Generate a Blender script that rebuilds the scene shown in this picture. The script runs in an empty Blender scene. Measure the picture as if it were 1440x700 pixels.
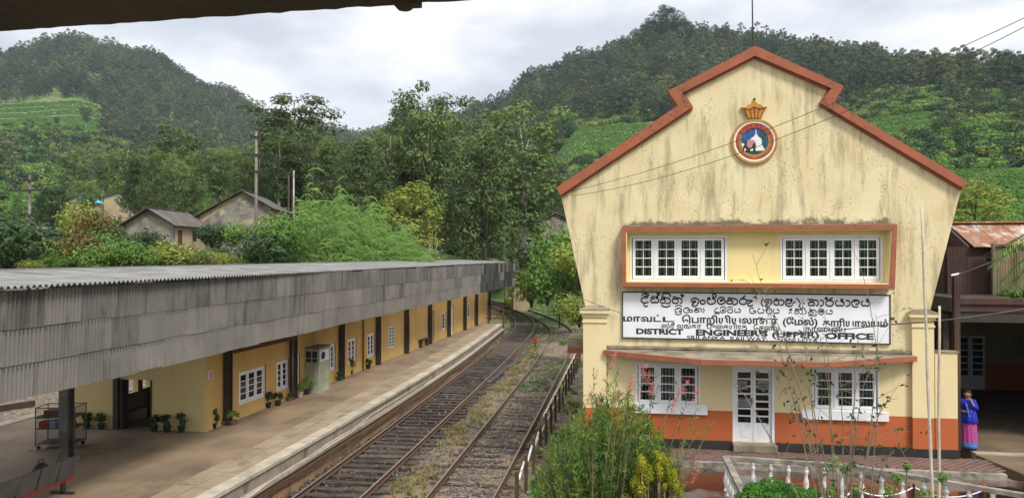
import bpy, math, random
import numpy as np
from mathutils import Matrix, Vector
from mathutils.geometry import tessellate_polygon
random.seed(7)
RNG = np.random.default_rng(11)
SC = bpy.context.scene
COL = SC.collection
rad = math.radians

# ------------------------------------------------------------------ camera
CAMZ = 5.2
YAW, PITCH, F = rad(8.75), math.atan(10/1040), 1040.0
cd = bpy.data.cameras.new('camera'); cam = bpy.data.objects.new('camera', cd); COL.objects.link(cam)
cam.location = (0, 0, CAMZ); cam.rotation_euler = (math.pi/2+PITCH, 0, YAW)
cd.sensor_fit = 'HORIZONTAL'; cd.sensor_width = 36; cd.lens = 26.0
cd.clip_start = 0.05; cd.clip_end = 5000
SC.camera = cam
# ------------------------------------------------------------------ sky and sun
SUN_EL, SUN_AZ = rad(50), rad(138)      # azimuth measured clockwise from +Y
w = bpy.data.worlds.new('World'); SC.world = w; w.use_nodes = True
nt = w.node_tree; N = nt.nodes; L = nt.links
bg = N['Background']; bg.inputs['Strength'].default_value = 0.1
sky = N.new('ShaderNodeTexSky'); sky.sky_type = 'NISHITA'; sky.sun_disc = False
sky.sun_elevation = SUN_EL; sky.sun_rotation = SUN_AZ
tc = N.new('ShaderNodeTexCoord')
sep = N.new('ShaderNodeSeparateXYZ'); L.new(tc.outputs['Generated'], sep.inputs[0])
mp = N.new('ShaderNodeMapping'); mp.inputs['Scale'].default_value = (1.0, 1.0, 2.6); mp.inputs['Location'].default_value = (0.35, 0.2, 0.55)
L.new(tc.outputs['Generated'], mp.inputs[0])
nz = N.new('ShaderNodeTexNoise'); nz.inputs['Scale'].default_value = 2.9; nz.inputs['Detail'].default_value = 7; nz.inputs['Roughness'].default_value = .52
L.new(mp.outputs[0], nz.inputs['Vector'])
elev = N.new('ShaderNodeMapRange'); elev.inputs['From Min'].default_value = 0.02; elev.inputs['From Max'].default_value = 0.5
elev.inputs['To Min'].default_value = -0.12; elev.inputs['To Max'].default_value = 0.22
L.new(sep.outputs['Z'], elev.inputs['Value'])
add = N.new('ShaderNodeMath'); add.operation = 'ADD'; L.new(nz.outputs['Fac'], add.inputs[0]); L.new(elev.outputs[0], add.inputs[1])
cr = N.new('ShaderNodeValToRGB'); L.new(add.outputs[0], cr.inputs[0])
els = cr.color_ramp.elements
els[0].position = .37; els[0].color = (.52, .57, .68, 1)
els[1].position = .63; els[1].color = (1.02, 1.03, 1.06, 1)
e = els.new(.5); e.color = (.70, .74, .81, 1)
gr = N.new('ShaderNodeMapRange'); gr.inputs['From Min'].default_value = .3; gr.inputs['From Max'].default_value = 1
gr.inputs['To Min'].default_value = 8.6; gr.inputs['To Max'].default_value = 13.5
L.new(sep.outputs['Z'], gr.inputs['Value'])
vm = N.new('ShaderNodeVectorMath'); vm.operation = 'SCALE'; L.new(cr.outputs[0], vm.inputs[0]); L.new(gr.outputs[0], vm.inputs['Scale'])
mx = N.new('ShaderNodeMix'); mx.data_type = 'RGBA'; mx.inputs['Factor'].default_value = .94
L.new(sky.outputs[0], mx.inputs['A']); L.new(vm.outputs[0], mx.inputs['B']); L.new(mx.outputs['Result'], bg.inputs['Color'])
sl = bpy.data.lights.new('sun', 'SUN'); sl.energy = 2.8; sl.angle = rad(14); sl.color = (1, .95, .87)
sun = bpy.data.objects.new('sun', sl); COL.objects.link(sun)
sd = Vector((math.sin(SUN_AZ)*math.cos(SUN_EL), math.cos(SUN_AZ)*math.cos(SUN_EL), math.sin(SUN_EL)))
sun.rotation_euler = sd.to_track_quat('Z', 'Y').to_euler()
vs = SC.view_settings; vs.view_transform = 'Standard'; vs.look = 'None'; vs.exposure = 0.36; vs.gamma = 1
SC.cycles.max_bounces = 7; SC.cycles.transparent_max_bounces = 12; SC.cycles.volume_bounces = 0
SC.cycles.diffuse_bounces = 3; SC.cycles.use_denoising = True

# ------------------------------------------------------------------ surveying helpers
CF = Vector((-math.sin(YAW)*math.cos(PITCH), math.cos(YAW)*math.cos(PITCH), math.sin(PITCH)))
CR = Vector((math.cos(YAW), math.sin(YAW), 0)); CU = CR.cross(CF); C0 = Vector((0, 0, CAMZ))
def ray(px, py): return CF + CR*((px-720)/F) + CU*((350-py)/F)
def atx(px, py, x): d = ray(px, py); return C0 + d*(x/d.x)
def aty(px, py, y): d = ray(px, py); return C0 + d*(y/d.y)
def atz(px, py, z): d = ray(px, py); return C0 + d*((z-CAMZ)/d.z)
def atd(px, py, dd):
    d = ray(px, py); return C0 + d*(dd/math.hypot(d.x, d.y))
def atp(px, py, p, n):
    d = ray(px, py); return C0 + d*((p-C0).dot(n)/d.dot(n))

# ------------------------------------------------------------------ object helpers
WM = {}
def link(o, parent=None, M=None):
    M = M or Matrix.Identity(4)
    COL.objects.link(o); o.matrix_basis = M
    if parent is not None:
        o.parent = parent; o.matrix_parent_inverse = WM[parent.name].inverted()
    WM[o.name] = M.copy()
    return o
def tag(o, label=None, cat=None, group=None, kind=None):
    if label: o['label'] = label
    if cat: o['category'] = cat
    if group: o['group'] = group
    if kind: o['kind'] = kind
    return o
def empty(name, loc, label=None, cat=None, group=None, rz=0):
    o = bpy.data.objects.new(name, None); o.empty_display_size = .2
    link(o, None, Matrix.Translation(loc) @ Matrix.Rotation(rz, 4, 'Z'))
    return tag(o, label, cat, group)
def inst(name, mesh, parent=None, M=None):
    return link(bpy.data.objects.new(name, mesh), parent, M)
def copy_tree(o, M, label=None, group=None):
    c = o.copy(); COL.objects.link(c); c.matrix_basis = M; WM[c.name] = M.copy()
    def rec(src, dst):
        for ch in [q for q in KIDS.get(src.name, [])]:
            d = ch.copy(); COL.objects.link(d); d.parent = dst; d.matrix_parent_inverse = ch.matrix_parent_inverse.copy()
            KIDS.setdefault(dst.name, []).append(d); rec(ch, d)
    rec(o, c)
    if label: c['label'] = label
    if group: c['group'] = group
    return c
KIDS = {}
_link = link
def link(o, parent=None, M=None):
    r = _link(o, parent, M)
    if parent is not None: KIDS.setdefault(parent.name, []).append(o)
    return r

class MB:
    def __init__(s): s.v = []; s.f = []
    def raw(s, vs, fs):
        n = len(s.v); s.v += [tuple(v) for v in vs]; s.f += [tuple(n+i for i in f) for f in fs]; return s
    def box(s, x0, y0, z0, x1, y1, z1):
        v = [(x0,y0,z0),(x1,y0,z0),(x1,y1,z0),(x0,y1,z0),(x0,y0,z1),(x1,y0,z1),(x1,y1,z1),(x0,y1,z1)]
        return s.raw(v, [(3,2,1,0),(4,5,6,7),(0,1,5,4),(1,2,6,5),(2,3,7,6),(3,0,4,7)])
    def bar(s, a, b, wx, wz, up=(0,0,1)):
        a = Vector(a); b = Vector(b); t = (b-a).normalized(); u = Vector(up)
        sx = t.cross(u)
        if sx.length < 1e-4: sx = t.cross(Vector((1,0,0)))
        sx.normalize(); sz = sx.cross(t)
        v = []
        for p in (a, b):
            for i, j in ((-1,-1),(1,-1),(1,1),(-1,1)): v.append(p+sx*(i*wx/2)+sz*(j*wz/2))
        return s.raw(v, [(0,1,2,3),(7,6,5,4),(0,4,5,1),(1,5,6,2),(2,6,7,3),(3,7,4,0)])
    def tube(s, pts, r, n=6, cap=True):
        pts = [Vector(p) for p in pts]; rs = r if hasattr(r, '__len__') else [r]*len(pts)
        v = []; f = []; prev = None
        for i, p in enumerate(pts):
            t = (pts[min(i+1, len(pts)-1)]-pts[max(i-1, 0)]).normalized()
            if prev is None:
                a = t.cross(Vector((0,0,1)));
                if a.length < .05: a = t.cross(Vector((1,0,0)))
            else: a = prev - t*prev.dot(t)
            a.normalize(); prev = a; b = t.cross(a)
            for k in range(n):
                an = 2*math.pi*k/n; v.append(p+(a*math.cos(an)+b*math.sin(an))*rs[i])
        for i in range(len(pts)-1):
            for k in range(n):
                f.append((i*n+k, i*n+(k+1)%n, (i+1)*n+(k+1)%n, (i+1)*n+k))
        if cap:
            f.append(tuple(range(n-1, -1, -1))); f.append(tuple((len(pts)-1)*n+k for k in range(n)))
        return s.raw(v, f)
    def lathe(s, prof, n=12, o=(0,0,0), cap=True):
        v = []; f = []
        for r, z in prof:
            for k in range(n):
                an = 2*math.pi*k/n; v.append((o[0]+r*math.cos(an), o[1]+r*math.sin(an), o[2]+z))
        for i in range(len(prof)-1):
            for k in range(n): f.append((i*n+k, i*n+(k+1)%n, (i+1)*n+(k+1)%n, (i+1)*n+k))
        if cap:
            f.append(tuple(range(n-1, -1, -1))); f.append(tuple((len(prof)-1)*n+k for k in range(n)))
        return s.raw(v, f)
    def slab(s, outline, holes, y0, y1):
        """wall in the local XZ plane, from y0 (front) to y1 (back), with holes"""
        polys = [outline]+holes
        tess = tessellate_polygon([[Vector((x, z, 0)) for x, z in p] for p in polys])
        flat = [q for p in polys for q in p]; n = len(flat)
        v = [(x, y0, z) for x, z in flat]+[(x, y1, z) for x, z in flat]
        f = []
        for t in tess:
            a, b, c = (flat[i] for i in t)
            cr_ = (b[0]-a[0])*(c[1]-a[1])-(b[1]-a[1])*(c[0]-a[0])
            t = t if cr_ > 0 else t[::-1]
            f.append(tuple(t)); f.append(tuple(i+n for i in t[::-1]))
        k = 0
        for pi, p in enumerate(polys):
            m = len(p)
            ar = sum(p[i][0]*p[(i+1)%m][1]-p[(i+1)%m][0]*p[i][1] for i in range(m))
            flip = (ar > 0) == (pi == 0)
            for i in range(m):
                a = k+i; b = k+(i+1)%m
                q = (a, a+n, b+n, b)
                f.append(q if flip else q[::-1])
            k += m
        return s.raw(v, f)
    def sheet(s, width, height, pitch, amp, seg=6, thick=.006):
        """corrugated sheet: waves along local x, flutes along z, bulging along y"""
        n = int(round(width/pitch*seg)); v = []
        for z in (0, height):
            for i in range(n+1):
                x = width*i/n; v.append((x, amp*math.cos(2*math.pi*i/seg), z))
        f = [(i, i+1, n+2+i, n+1+i) for i in range(n)]
        return s.raw(v, f)
    def mesh(s, name, m=None, smooth=False):
        me = bpy.data.meshes.new(name); me.from_pydata(s.v, [], s.f); me.update()
        if m: me.materials.append(m)
        if smooth: me.shade_smooth()
        return me
    def build(s, name, m, parent=None, M=None, smooth=False):
        return link(bpy.data.objects.new(name, s.mesh(name, m, smooth)), parent, M)

def np_mesh(name, V, Fq, mats, midx=None, smooth=False):
    me = bpy.data.meshes.new(name); k = Fq.shape[1]
    me.vertices.add(len(V)); me.vertices.foreach_set('co', np.asarray(V, np.float32).ravel())
    me.loops.add(Fq.size); me.loops.foreach_set('vertex_index', Fq.astype(np.int32).ravel())
    me.polygons.add(len(Fq)); me.polygons.foreach_set('loop_start', np.arange(len(Fq), dtype=np.int32)*k)
    me.polygons.foreach_set('loop_total', np.full(len(Fq), k, np.int32))
    for m in mats: me.materials.append(m)
    if midx is not None: me.polygons.foreach_set('material_index', midx.astype(np.int32))
    if smooth: me.polygons.foreach_set('use_smooth', np.ones(len(Fq), bool))
    me.update(calc_edges=True); return me

# ------------------------------------------------------------------ materials
def mat(name, c1, c2=None, scale=3.0, rough=.85, bump=0.0, bscale=None, metal=0.0, rnd=0.0, stain=None, stain_amt=.5,
        stain_scale=(1,1,.15), stain_pos=.52, speck=None, speck_scale=25, speck_pos=.66, trans=0.0, spec=.4, obj=False, detail=5):
    m = bpy.data.materials.new(name); m.use_nodes = True; nt = m.node_tree; N = nt.nodes; L = nt.links
    p = N['Principled BSDF']; p.inputs['Roughness'].default_value = rough; p.inputs['Metallic'].default_value = metal
    p.inputs['Specular IOR Level'].default_value = spec
    if obj: co = N.new('ShaderNodeTexCoord').outputs['Object']
    else: co = N.new('ShaderNodeNewGeometry').outputs['Position']
    def noise(sc, det=detail, ro=.55, vec=None):
        n = N.new('ShaderNodeTexNoise'); n.inputs['Scale'].default_value = sc; n.inputs['Detail'].default_value = det
        n.inputs['Roughness'].default_value = ro; L.new(vec or co, n.inputs['Vector']); return n.outputs['Fac']
    def ramp(fac, a, b, lo=0., hi=1.):
        r = N.new('ShaderNodeMapRange'); r.inputs['From Min'].default_value = a; r.inputs['From Max'].default_value = b
        r.inputs['To Min'].default_value = lo; r.inputs['To Max'].default_value = hi; L.new(fac, r.inputs['Value']); return r.outputs[0]
    def mixc(fac, a, b, mode='MIX'):
        x = N.new('ShaderNodeMix'); x.data_type = 'RGBA'; x.blend_type = mode
        if isinstance(fac, float): x.inputs['Factor'].default_value = fac
        else: L.new(fac, x.inputs['Factor'])
        for s, v in (('A', a), ('B', b)):
            if isinstance(v, tuple): x.inputs[s].default_value = (*v, 1)
            else: L.new(v, x.inputs[s])
        return x.outputs['Result']
    col = mixc(ramp(noise(scale), .32, .68), c1, c2 or tuple(q*.75 for q in c1))
    if rnd:
        oi = N.new('ShaderNodeObjectInfo')
        v = ramp(oi.outputs['Random'], 0, 1, 1-rnd, 1+rnd*.8)
        vm = N.new('ShaderNodeVectorMath'); vm.operation = 'SCALE'; L.new(col, vm.inputs[0]); L.new(v, vm.inputs['Scale']); col = vm.outputs[0]
    if stain:
        mp = N.new('ShaderNodeMapping'); mp.inputs['Scale'].default_value = stain_scale; L.new(co, mp.inputs[0])
        f = ramp(noise(1.6, 8, .68, mp.outputs[0]), stain_pos, stain_pos+.16, 0, stain_amt)
        col = mixc(f, col, stain)
    if speck:
        f = ramp(noise(speck_scale, 3, .6), speck_pos, speck_pos+.06, 0, .85)
        f2 = ramp(noise(.8, 3), .42, .62)
        mm = N.new('ShaderNodeMath'); mm.operation = 'MULTIPLY'; L.new(f, mm.inputs[0]); L.new(f2, mm.inputs[1])
        col = mixc(mm.outputs[0], col, speck)
    L.new(col, p.inputs['Base Color'])
    if bump:
        b = N.new('ShaderNodeBump'); b.inputs['Strength'].default_value = bump; b.inputs['Distance'].default_value = .02
        L.new(noise(bscale or scale*8, 6, .6), b.inputs['Height']); L.new(b.outputs[0], p.inputs['Normal'])
    if trans:
        out = N['Material Output']; t = N.new('ShaderNodeBsdfTranslucent'); L.new(col, t.inputs['Color'])
        ms = N.new('ShaderNodeMixShader'); ms.inputs[0].default_value = trans
        L.new(p.outputs[0], ms.inputs[1]); L.new(t.outputs[0], ms.inputs[2]); L.new(ms.outputs[0], out.inputs['Surface'])
    return m
def leafm(name, c1, c2, rnd=.25, scale=.35, trans=.25, rough=.55):
    return mat(name, c1, c2, scale=scale, rough=rough, rnd=rnd, trans=trans, spec=.25, detail=3)
MT = {}
MT['plaster'] = mat('cream_plaster', (.74,.645,.41), (.66,.55,.32), 1.2, .9, .15, 30, stain=(.22,.165,.09), stain_amt=.62, stain_scale=(1.9,1.9,.30), stain_pos=.49, speck=(.07,.055,.04), speck_scale=17, speck_pos=.60)
MT['plaster_low'] = mat('smooth_cream_plaster', (.75,.63,.37), (.70,.57,.32), .9, .85, .08, 30, stain=(.25,.2,.12), stain_amt=.3, stain_pos=.58)
MT['yellow'] = mat('yellow_plaster', (.77,.64,.32), (.72,.59,.28), .8, .85, .05, 30, stain=(.4,.3,.15), stain_amt=.25, stain_pos=.6)
MT['orange'] = mat('orange_paint', (.46,.115,.034), (.41,.105,.032), .9, .75, .06, 30, stain=(.3,.1,.04), stain_amt=.4, stain_pos=.6)
MT['trim'] = mat('terracotta_trim', (.37,.115,.058), (.28,.095,.05), 2.2, .8, .2, 25, stain=(.09,.06,.04), stain_amt=.7, stain_scale=(1,1,1), stain_pos=.56, speck=(.03,.025,.02), speck_scale=14, speck_pos=.58)
MT['mould'] = mat('mouldy_concrete', (.13,.11,.08), (.33,.28,.2), 2.2, .95, .4, 20, speck=(.03,.03,.02), speck_scale=9)
MT['black'] = mat('black_paint', (.018,.018,.018), (.03,.028,.025), 3, .6)
MT['white'] = mat('white_paint', (.78,.79,.82), (.70,.70,.72), 3, .5, stain=(.35,.32,.28), stain_amt=.35, stain_scale=(2,2,.8), stain_pos=.6)
MT['signw'] = mat('sign_white', (.70,.72,.78), (.80,.81,.84), .9, .6, stain=(.35,.33,.33), stain_amt=.4, stain_scale=(.6,.6,2), stain_pos=.62)
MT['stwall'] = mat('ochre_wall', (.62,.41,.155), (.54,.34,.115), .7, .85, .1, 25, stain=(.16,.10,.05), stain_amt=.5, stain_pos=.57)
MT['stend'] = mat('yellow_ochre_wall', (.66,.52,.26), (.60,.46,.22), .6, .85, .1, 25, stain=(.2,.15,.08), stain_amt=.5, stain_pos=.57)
MT['redwood'] = mat('red_brown_wood', (.14,.04,.025), None, 3, .7)
MT['darkwood'] = mat('dark_wood', (.05,.032,.022), (.09,.06,.04), 4, .85, .3)
MT['steel'] = mat('dark_steel', (.035,.033,.03), (.07,.05,.035), 3, .65, .2, metal=.3)
MT['greysteel'] = mat('grey_steel', (.20,.19,.17), (.10,.085,.07), 2, .6, .1, metal=.4)
MT['asb'] = mat('asbestos_sheet', (.20,.187,.17), (.145,.135,.122), .8, .9, .0, 18, rnd=.13, stain=(.07,.065,.058), stain_amt=.7, stain_scale=(1,2.6,.3), stain_pos=.53)
MT['asbtop'] = mat('dirty_asbestos_sheet', (.165,.152,.138), (.115,.107,.097), .8, .9, .0, 18, rnd=.13, stain=(.045,.04,.036), stain_amt=.75, stain_scale=(1,2.6,.3), stain_pos=.47)
MT['asbdark'] = mat('dark_asbestos_sheet', (.05,.05,.05), (.03,.03,.03), 1.5, .9, .25, 18, rnd=.6, stain=(.16,.16,.15), stain_amt=.5, stain_scale=(1,7,.2), stain_pos=.56)
MT['roof'] = mat('roof_sheet_grey', (.25,.25,.24), (.15,.148,.143), 1.5, .85, .2, 18, rnd=.1, stain=(.08,.08,.07), stain_amt=.6, stain_scale=(.8,3,1), stain_pos=.54)
MT['darkroof'] = mat('dark_roof_sheet', (.13,.115,.10), (.07,.06,.055), .9, .9, .2, 18, rnd=.12, stain=(.22,.2,.18), stain_amt=.4, stain_scale=(.4,.4,.4), stain_pos=.55)
MT['rusty'] = mat('rusted_iron', (.27,.12,.06), (.36,.19,.11), 1.3, .8, .2, 12, rnd=.15, stain=(.62,.60,.60), stain_amt=.95, stain_scale=(1.2,.7,.9), stain_pos=.50, speck=(.08,.04,.03), speck_scale=4)
MT['rustwall'] = mat('brown_iron_wall', (.075,.034,.024), (.045,.026,.02), 1.5, .8, .2, 12, rnd=.2, stain=(.16,.13,.06), stain_amt=.4, stain_pos=.55)
MT['mosswall'] = mat('mossy_iron_wall', (.13,.125,.06), (.22,.18,.11), 1.5, .85, .2, 12, rnd=.25, stain=(.10,.045,.025), stain_amt=.85, stain_scale=(3,3,.2), stain_pos=.50)
MT['platform'] = mat('platform_floor', (.29,.21,.13), (.18,.13,.085), .55, .7, .2, 12, stain=(.07,.055,.042), stain_amt=.6, stain_scale=(.5,.25,1), stain_pos=.5)
MT['paver'] = mat('platform_paving', (.34,.265,.175), (.25,.195,.13), 1.2, .8, .25, 20, rnd=.10, stain=(.09,.07,.05), stain_amt=.6, stain_scale=(.9,.5,1), stain_pos=.5)
MT['coping'] = mat('coping_concrete', (.48,.42,.33), (.36,.31,.24), 2.0, .85, .3, 22, rnd=.14, stain=(.14,.12,.095), stain_amt=.6, stain_scale=(1.2,1.2,1), stain_pos=.52)
MT['edge'] = mat('platform_edge_wall', (.30,.265,.215), (.20,.175,.14), 1.5, .9, .3, 20, stain=(.06,.05,.04), stain_amt=.7, stain_scale=(1,1.5,.4), stain_pos=.5)
MT['edgelow'] = mat('ochre_edge_wall', (.34,.20,.11), (.22,.14,.085), 1.2, .9, .3, 20, stain=(.10,.07,.045), stain_amt=.7, stain_scale=(1,1.5,.6), stain_pos=.5)
MT['rail'] = mat('rail_steel', (.13,.075,.05), (.09,.055,.04), 6, .6, .2, metal=.3)
MT['railtop'] = mat('worn_rail_top', (.36,.29,.25), (.24,.18,.14), 5, .38, metal=.6)
MT['sleeper'] = mat('weathered_sleeper', (.085,.066,.052), (.035,.027,.021), 5, .8, .8, 30, rnd=.5, stain=(.15,.12,.09), stain_amt=.5, stain_scale=(1,6,1), stain_pos=.55)
MT['stone'] = mat('ballast_stone', (.22,.19,.16), (.12,.10,.08), 4, .9, rnd=.55)
MT['wet'] = mat('wet_concrete', (.15,.10,.075), (.08,.045,.03), .8, .55, .1, 15, stain=(.33,.28,.22), stain_amt=.8, stain_scale=(1,1,1), stain_pos=.56)
MT['brick'] = mat('brick_paving', (.12,.075,.06), (.09,.06,.05), 2, .85, .4, 14, stain=(.07,.06,.05), stain_amt=.7, stain_scale=(1.5,1.5,1), stain_pos=.5)
MT['dirt'] = mat('dirt', (.20,.14,.085), (.11,.08,.05), 1.2, .95, .4, 10, stain=(.05,.04,.03), stain_amt=.6, stain_scale=(1,1,1), stain_pos=.55)
MT['balust'] = mat('weathered_white', (.75,.74,.70), (.52,.50,.46), 5, .85, .3, 30, stain=(.06,.055,.045), stain_amt=.75, stain_scale=(2.5,2.5,2.5), stain_pos=.52)
MT['balrail'] = mat('weathered_rail', (.36,.33,.28), (.15,.135,.11), 3, .9, .3, 30, stain=(.035,.035,.03), stain_amt=.85, stain_scale=(1.5,1.5,2), stain_pos=.49)
MT['pole'] = mat('pale_pole', (.62,.56,.46), (.42,.36,.27), 6, .8, .2, 40, stain=(.2,.13,.08), stain_amt=.7, stain_scale=(3,3,1.5), stain_pos=.56)
MT['woodpole'] = mat('grey_pole', (.24,.21,.17), (.15,.13,.10), 4, .85)
MT['wire'] = mat('wire', (.05,.05,.05), None, 4, .6)
MT['terracotta'] = mat('clay_pot', (.20,.10,.06), None, 5, .8)
MT['blackpot'] = mat('black_pot', (.02,.022,.02), None, 5, .5)
MT['greenpot'] = mat('green_pot', (.03,.06,.05), None, 5, .5)
MT['gold'] = mat('gold_paint', (.50,.26,.03), (.36,.17,.02), 6, .55)
MT['crestred'] = mat('crest_red', (.38,.03,.02), None, 6, .6)
MT['crestblue'] = mat('crest_blue', (.03,.12,.42), (.02,.05,.15), 9, .6)
MT['crestgreen'] = mat('crest_green', (.02,.09,.06), (.01,.05,.05), 9, .6)
MT['pink'] = mat('crest_pink', (.55,.25,.27), None, 9, .6)
MT['curtain'] = mat('pale_curtain', (.42,.46,.42), (.25,.28,.26), 5, .9, trans=.3)
MT['bluewall'] = mat('blue_wall', (.30,.42,.68), (.24,.34,.58), .6, .85)
MT['bluetarp'] = mat('blue_tarp', (.05,.42,.62), (.10,.55,.72), .5, .5)
MT['greywall'] = mat('blackened_plaster', (.10,.095,.09), (.30,.275,.22), 1.3, .95, .2, 6, stain=(.50,.42,.27), stain_amt=.9, stain_scale=(.5,.5,.6), stain_pos=.52)
MT['housewall'] = mat('old_cream_wall', (.45,.37,.22), (.35,.28,.17), .5, .9, .2, 6, stain=(.12,.11,.10), stain_amt=.7, stain_scale=(.6,.6,.3), stain_pos=.52)
MT['bark'] = mat('dark_bark', (.09,.07,.05), (.05,.04,.03), 3, .9, .4)
MT['palebark'] = mat('pale_bark', (.46,.42,.36), (.26,.22,.18), 1.5, .85, .2)
MT['twig'] = mat('twig', (.16,.12,.08), (.26,.21,.15), 8, .8)
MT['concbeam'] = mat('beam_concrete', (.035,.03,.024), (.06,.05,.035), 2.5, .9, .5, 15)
def ledge_stain(m, z0, h, c=(.09,.075,.05), x0=-1, x1=9):
    N = m.node_tree.nodes; L = m.node_tree.links; p = N['Principled BSDF']; src_ = p.inputs['Base Color'].links[0].from_socket
    g_ = N.new('ShaderNodeNewGeometry'); sx = N.new('ShaderNodeSeparateXYZ'); L.new(g_.outputs['Position'], sx.inputs[0])
    n = N.new('ShaderNodeTexNoise'); n.inputs['Scale'].default_value = 3.5; n.inputs['Detail'].default_value = 9; n.inputs['Roughness'].default_value = .7; L.new(g_.outputs['Position'], n.inputs['Vector'])
    r = N.new('ShaderNodeMapRange'); r.inputs['From Min'].default_value = z0+h; r.inputs['From Max'].default_value = z0; r.inputs['To Min'].default_value = -.25; r.inputs['To Max'].default_value = .28; L.new(sx.outputs['Z'], r.inputs['Value'])
    ad = N.new('ShaderNodeMath'); ad.operation = 'ADD'; L.new(n.outputs['Fac'], ad.inputs[0]); L.new(r.outputs[0], ad.inputs[1])
    r2 = N.new('ShaderNodeMapRange'); r2.inputs['From Min'].default_value = .60; r2.inputs['From Max'].default_value = .76; r2.inputs['To Max'].default_value = .85; L.new(ad.outputs[0], r2.inputs['Value'])
    b_ = N.new('ShaderNodeMath'); b_.operation = 'GREATER_THAN'; b_.inputs[1].default_value = z0-.05; L.new(sx.outputs['Z'], b_.inputs[0])
    mu = N.new('ShaderNodeMath'); mu.operation = 'MULTIPLY'; L.new(r2.outputs[0], mu.inputs[0]); L.new(b_.outputs[0], mu.inputs[1])
    for a_, b_2 in ((x0-.02, x0+.12), (x1+.02, x1-.12)):
        e_ = N.new('ShaderNodeMapRange'); e_.inputs['From Min'].default_value = a_; e_.inputs['From Max'].default_value = b_2; L.new(sx.outputs['X'], e_.inputs['Value'])
        m2 = N.new('ShaderNodeMath'); m2.operation = 'MULTIPLY'; L.new(mu.outputs[0], m2.inputs[0]); L.new(e_.outputs[0], m2.inputs[1]); mu = m2
    x = N.new('ShaderNodeMix'); x.data_type = 'RGBA'; L.new(mu.outputs[0], x.inputs[0]); L.new(src_, x.inputs['A']); x.inputs['B'].default_value = (*c, 1); L.new(x.outputs['Result'], p.inputs['Base Color'])
def glass():
    m = bpy.data.materials.new('window_glass'); m.use_nodes = True; N = m.node_tree.nodes; L = m.node_tree.links
    N.remove(N['Principled BSDF']); t = N.new('ShaderNodeBsdfTransparent'); t.inputs[0].default_value = (.75,.8,.78,1)
    g = N.new('ShaderNodeBsdfGlossy'); g.inputs['Roughness'].default_value = .03
    fr = N.new('ShaderNodeFresnel'); fr.inputs[0].default_value = 1.5
    ms = N.new('ShaderNodeMixShader'); L.new(fr.outputs[0], ms.inputs[0]); L.new(t.outputs[0], ms.inputs[1]); L.new(g.outputs[0], ms.inputs[2])
    L.new(ms.outputs[0], N['Material Output'].inputs[0]); return m
MT['glass'] = glass()
# wet courtyard: puddles are smooth, the rest is rough
def wetmat():
    m = MT['wet']; N = m.node_tree.nodes; L = m.node_tree.links; p = N['Principled BSDF']
    co = N.new('ShaderNodeNewGeometry'); n = N.new('ShaderNodeTexNoise'); n.inputs['Scale'].default_value = .62; n.inputs['Detail'].default_value = 4
    mpp = N.new('ShaderNodeMapping'); mpp.inputs['Location'].default_value = (3.3, .7, 0); L.new(co.outputs['Position'], mpp.inputs[0]); L.new(mpp.outputs[0], n.inputs['Vector'])
    r = N.new('ShaderNodeMapRange'); r.inputs['From Min'].default_value = .54; r.inputs['From Max'].default_value = .64
    r.inputs['To Min'].default_value = .035; r.inputs['To Max'].default_value = .6
    L.new(n.outputs['Fac'], r.inputs['Value']); L.new(r.outputs[0], p.inputs['Roughness']); L.new(r.outputs[0], p.inputs['Coat Roughness'])
    p.inputs['Specular IOR Level'].default_value = 1.0; p.inputs['IOR'].default_value = 1.6
    src_ = p.inputs['Base Color'].links[0].from_socket; xm = N.new('ShaderNodeMix'); xm.data_type = 'RGBA'; xm.blend_type = 'MIX'
    r2 = N.new('ShaderNodeMapRange'); r2.inputs['From Min'].default_value = .52; r2.inputs['From Max'].default_value = .60; L.new(n.outputs['Fac'], r2.inputs['Value'])
    L.new(r2.outputs[0], xm.inputs[0]); xm.inputs['A'].default_value = (.035,.022,.016,1); L.new(src_, xm.inputs['B']); L.new(xm.outputs['Result'], p.inputs['Base Color'])
    p.inputs['Coat Weight'].default_value = .6; p.inputs['Coat Roughness'].default_value = .04
    b = [q for q in N if q.type == 'BUMP'][0]; b.inputs['Strength'].default_value = .012
wetmat()
LF = {
 'euc': leafm('eucalyptus_leaves', (.155,.22,.062), (.07,.115,.034), .38),
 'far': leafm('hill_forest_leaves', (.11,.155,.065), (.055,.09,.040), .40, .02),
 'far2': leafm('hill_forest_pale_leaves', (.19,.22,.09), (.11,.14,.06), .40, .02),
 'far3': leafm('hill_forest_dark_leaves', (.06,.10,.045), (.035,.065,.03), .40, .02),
 'dark': leafm('dark_leaves', (.055,.105,.030), (.030,.065,.020), .2),
 'bush': leafm('bush_leaves', (.16,.29,.045), (.08,.17,.03), .30, .4),
 'yel': leafm('yellow_green_leaves', (.28,.32,.05), (.17,.22,.04), .2, .5),
 'red': leafm('reddish_leaves', (.22,.12,.035), (.13,.15,.035), .2, .5),
 'bam': leafm('bamboo_grass_leaves', (.31,.47,.13), (.12,.24,.055), .2, 1.3, .35),  # contrasting darker tone paints shaded gaps into the thicket
 'cal': leafm('shrub_leaves', (.20,.33,.07), (.08,.17,.04), .1, 1.2, .3),
 'gold': leafm('golden_leaves', (.52,.47,.03), (.20,.26,.02), .1, 5, .4),
 'lush': leafm('bright_green_leaves', (.11,.30,.03), (.05,.16,.02), .15, 2, .35),
 'pink': leafm('pink_flowers', (.75,.22,.20), (.60,.30,.28), .1, 3, .3),
 'tea': leafm('tea_leaves', (.18,.34,.055), (.09,.20,.035), .1, .25, .2),
 'dry': leafm('dry_grass', (.36,.28,.12), (.22,.19,.07), .25, 1, .2),
 'gr': leafm('green_grass', (.13,.24,.04), (.08,.16,.03), .25, 1, .3),
}

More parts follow.
